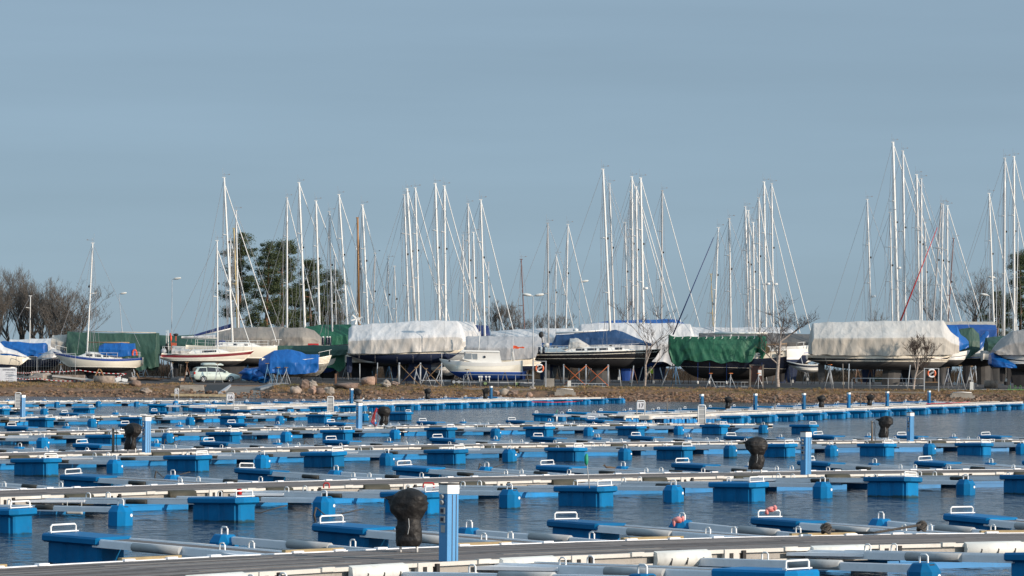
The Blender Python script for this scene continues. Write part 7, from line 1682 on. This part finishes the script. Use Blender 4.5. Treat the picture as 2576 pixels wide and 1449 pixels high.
def trailer(x0, x1, y, lab, wheels, m2=None, posts=()):
    a, b = GP(x0, y), GP(x1, y); b.y = a.y; D = (b - a).x; r = empty('boat_trailer', a); tag(r, lab, 'boat trailer'); mb = MB()
    for yy_ in (-.7, .9): mb.beam((0, yy_, .42), (D, yy_ * .6, .36), .09, .09)
    mb.build('frame', m_galv, r); k = a.y / F
    for wx in wheels: wheel(r, (wx - x0) * k, -.85, .30, m2); wheel(r, (wx - x0) * k, 1.0, .30, m2)
    for px in posts:
        mb = MB(); mb.tube([((px - x0) * k, -.75, .4), ((px - x0) * k, -.75, .85)], .04, 5); mb.box(((px - x0) * k, -.75, .92), (.2, .2, .14)); mb.build('support_roller', m_white, r)
trailer(1147, 1345, 972, 'trailer with green hubs under the fishing boat', (1221, 1300), mat('hub_green', (.25, .35, .15), .5), (1206, 1212, 1223, 1231))
trailer(1060, 1160, 968, 'trailer under the small charcoal and white speed boat', (1142, 1155))
for x, l in ((1181, 'left'), (1270, 'right')):
    g = GP(x, 972); r = empty('trestle', g); tag(r, f'wooden trestle in front of the fishing boat, {l} one', 'trestle', 'wooden trestles')
    for sg in (-1, 1): mb = MB(); mb.beam((sg * .42, 0, 0), (sg * .05, 0, 1.25), .1, .08); mb.build('leg', m_post, r)
    mb = MB(); mb.beam((0, -.1, 1.25), (0, .9, 1.25), .1, .1); mb.build('beam', m_post, r)
# person in a yellow vest far behind the black sloop's bow
p = Vector((P(1636, 940, 372).x, 372, gz(372)))
def person(loc):
    me = bpy.data.meshes.new('body'); V = [(0, 0, .95), (0, 0, 1.2), (0, 0, 1.42), (0, 0, 1.53), (0, .0, 1.68), (-.19, 0, 1.40), (-.25, -.03, 1.12), (-.24, -.12, .88), (.19, 0, 1.40), (.26, -.03, 1.13), (.22, -.15, .92), (-.1, 0, .9), (-.11, -.02, .5), (-.12, .03, .08), (-.12, -.12, .03), (.1, 0, .9), (.12, .03, .5), (.13, -.02, .08), (.13, -.17, .03)]
    E = [(0, 1), (1, 2), (2, 3), (3, 4), (2, 5), (5, 6), (6, 7), (2, 8), (8, 9), (9, 10), (0, 11), (11, 12), (12, 13), (13, 14), (0, 15), (15, 16), (16, 17), (17, 18)]
    RR = [.14, .15, .16, .06, .105, .075, .055, .045, .075, .055, .045, .10, .075, .05, .04, .10, .075, .05, .04]
    me.from_pydata(V, E, []); o = bpy.data.objects.new('person', me); COL.objects.link(o); sk = o.modifiers.new('skin', 'SKIN'); su = o.modifiers.new('sub', 'SUBSURF'); su.levels = su.render_levels = 1
    for i, v in enumerate(me.skin_vertices[0].data): v.radius = (RR[i], RR[i] * .75); v.use_root = (i == 0)
    dg = bpy.context.evaluated_depsgraph_get(); m2 = bpy.data.meshes.new_from_object(o.evaluated_get(dg)); bpy.data.objects.remove(o)
    o = bpy.data.objects.new('person', m2); COL.objects.link(o); m2.materials.clear()
    for m in (mat('trousers', (.02, .02, .03), .8), mat('hi_vis', (.55, .75, .02), .6), mat('skin', (.5, .3, .22), .6), m_dark): m2.materials.append(m)
    for f in m2.polygons:
        z = f.center.z; f.material_index = 0 if z < .9 else (1 if z < 1.48 and abs(f.center.x) < .3 and z > .98 else (2 if z < 1.72 else 3)); f.use_smooth = True
    o.location = loc; tag(o, 'person in a bright yellow vest standing behind the bow of the black sloop', 'person')
person(p)
# old rowing skiff end and hose lines on the far jetties
rope([G(1338, 1011, .5), G(1400, 1012, .42), G(1452, 1010, .48), G(1465, 1008, .55)], .03, 'red rope lying along the end of walkway 16', m_red)
rope([G(2330, 1016, .45), G(2390, 1014, .42), G(2440, 1011, .5)], .03, 'red rope lying along the shore end of walkway 17', m_red)
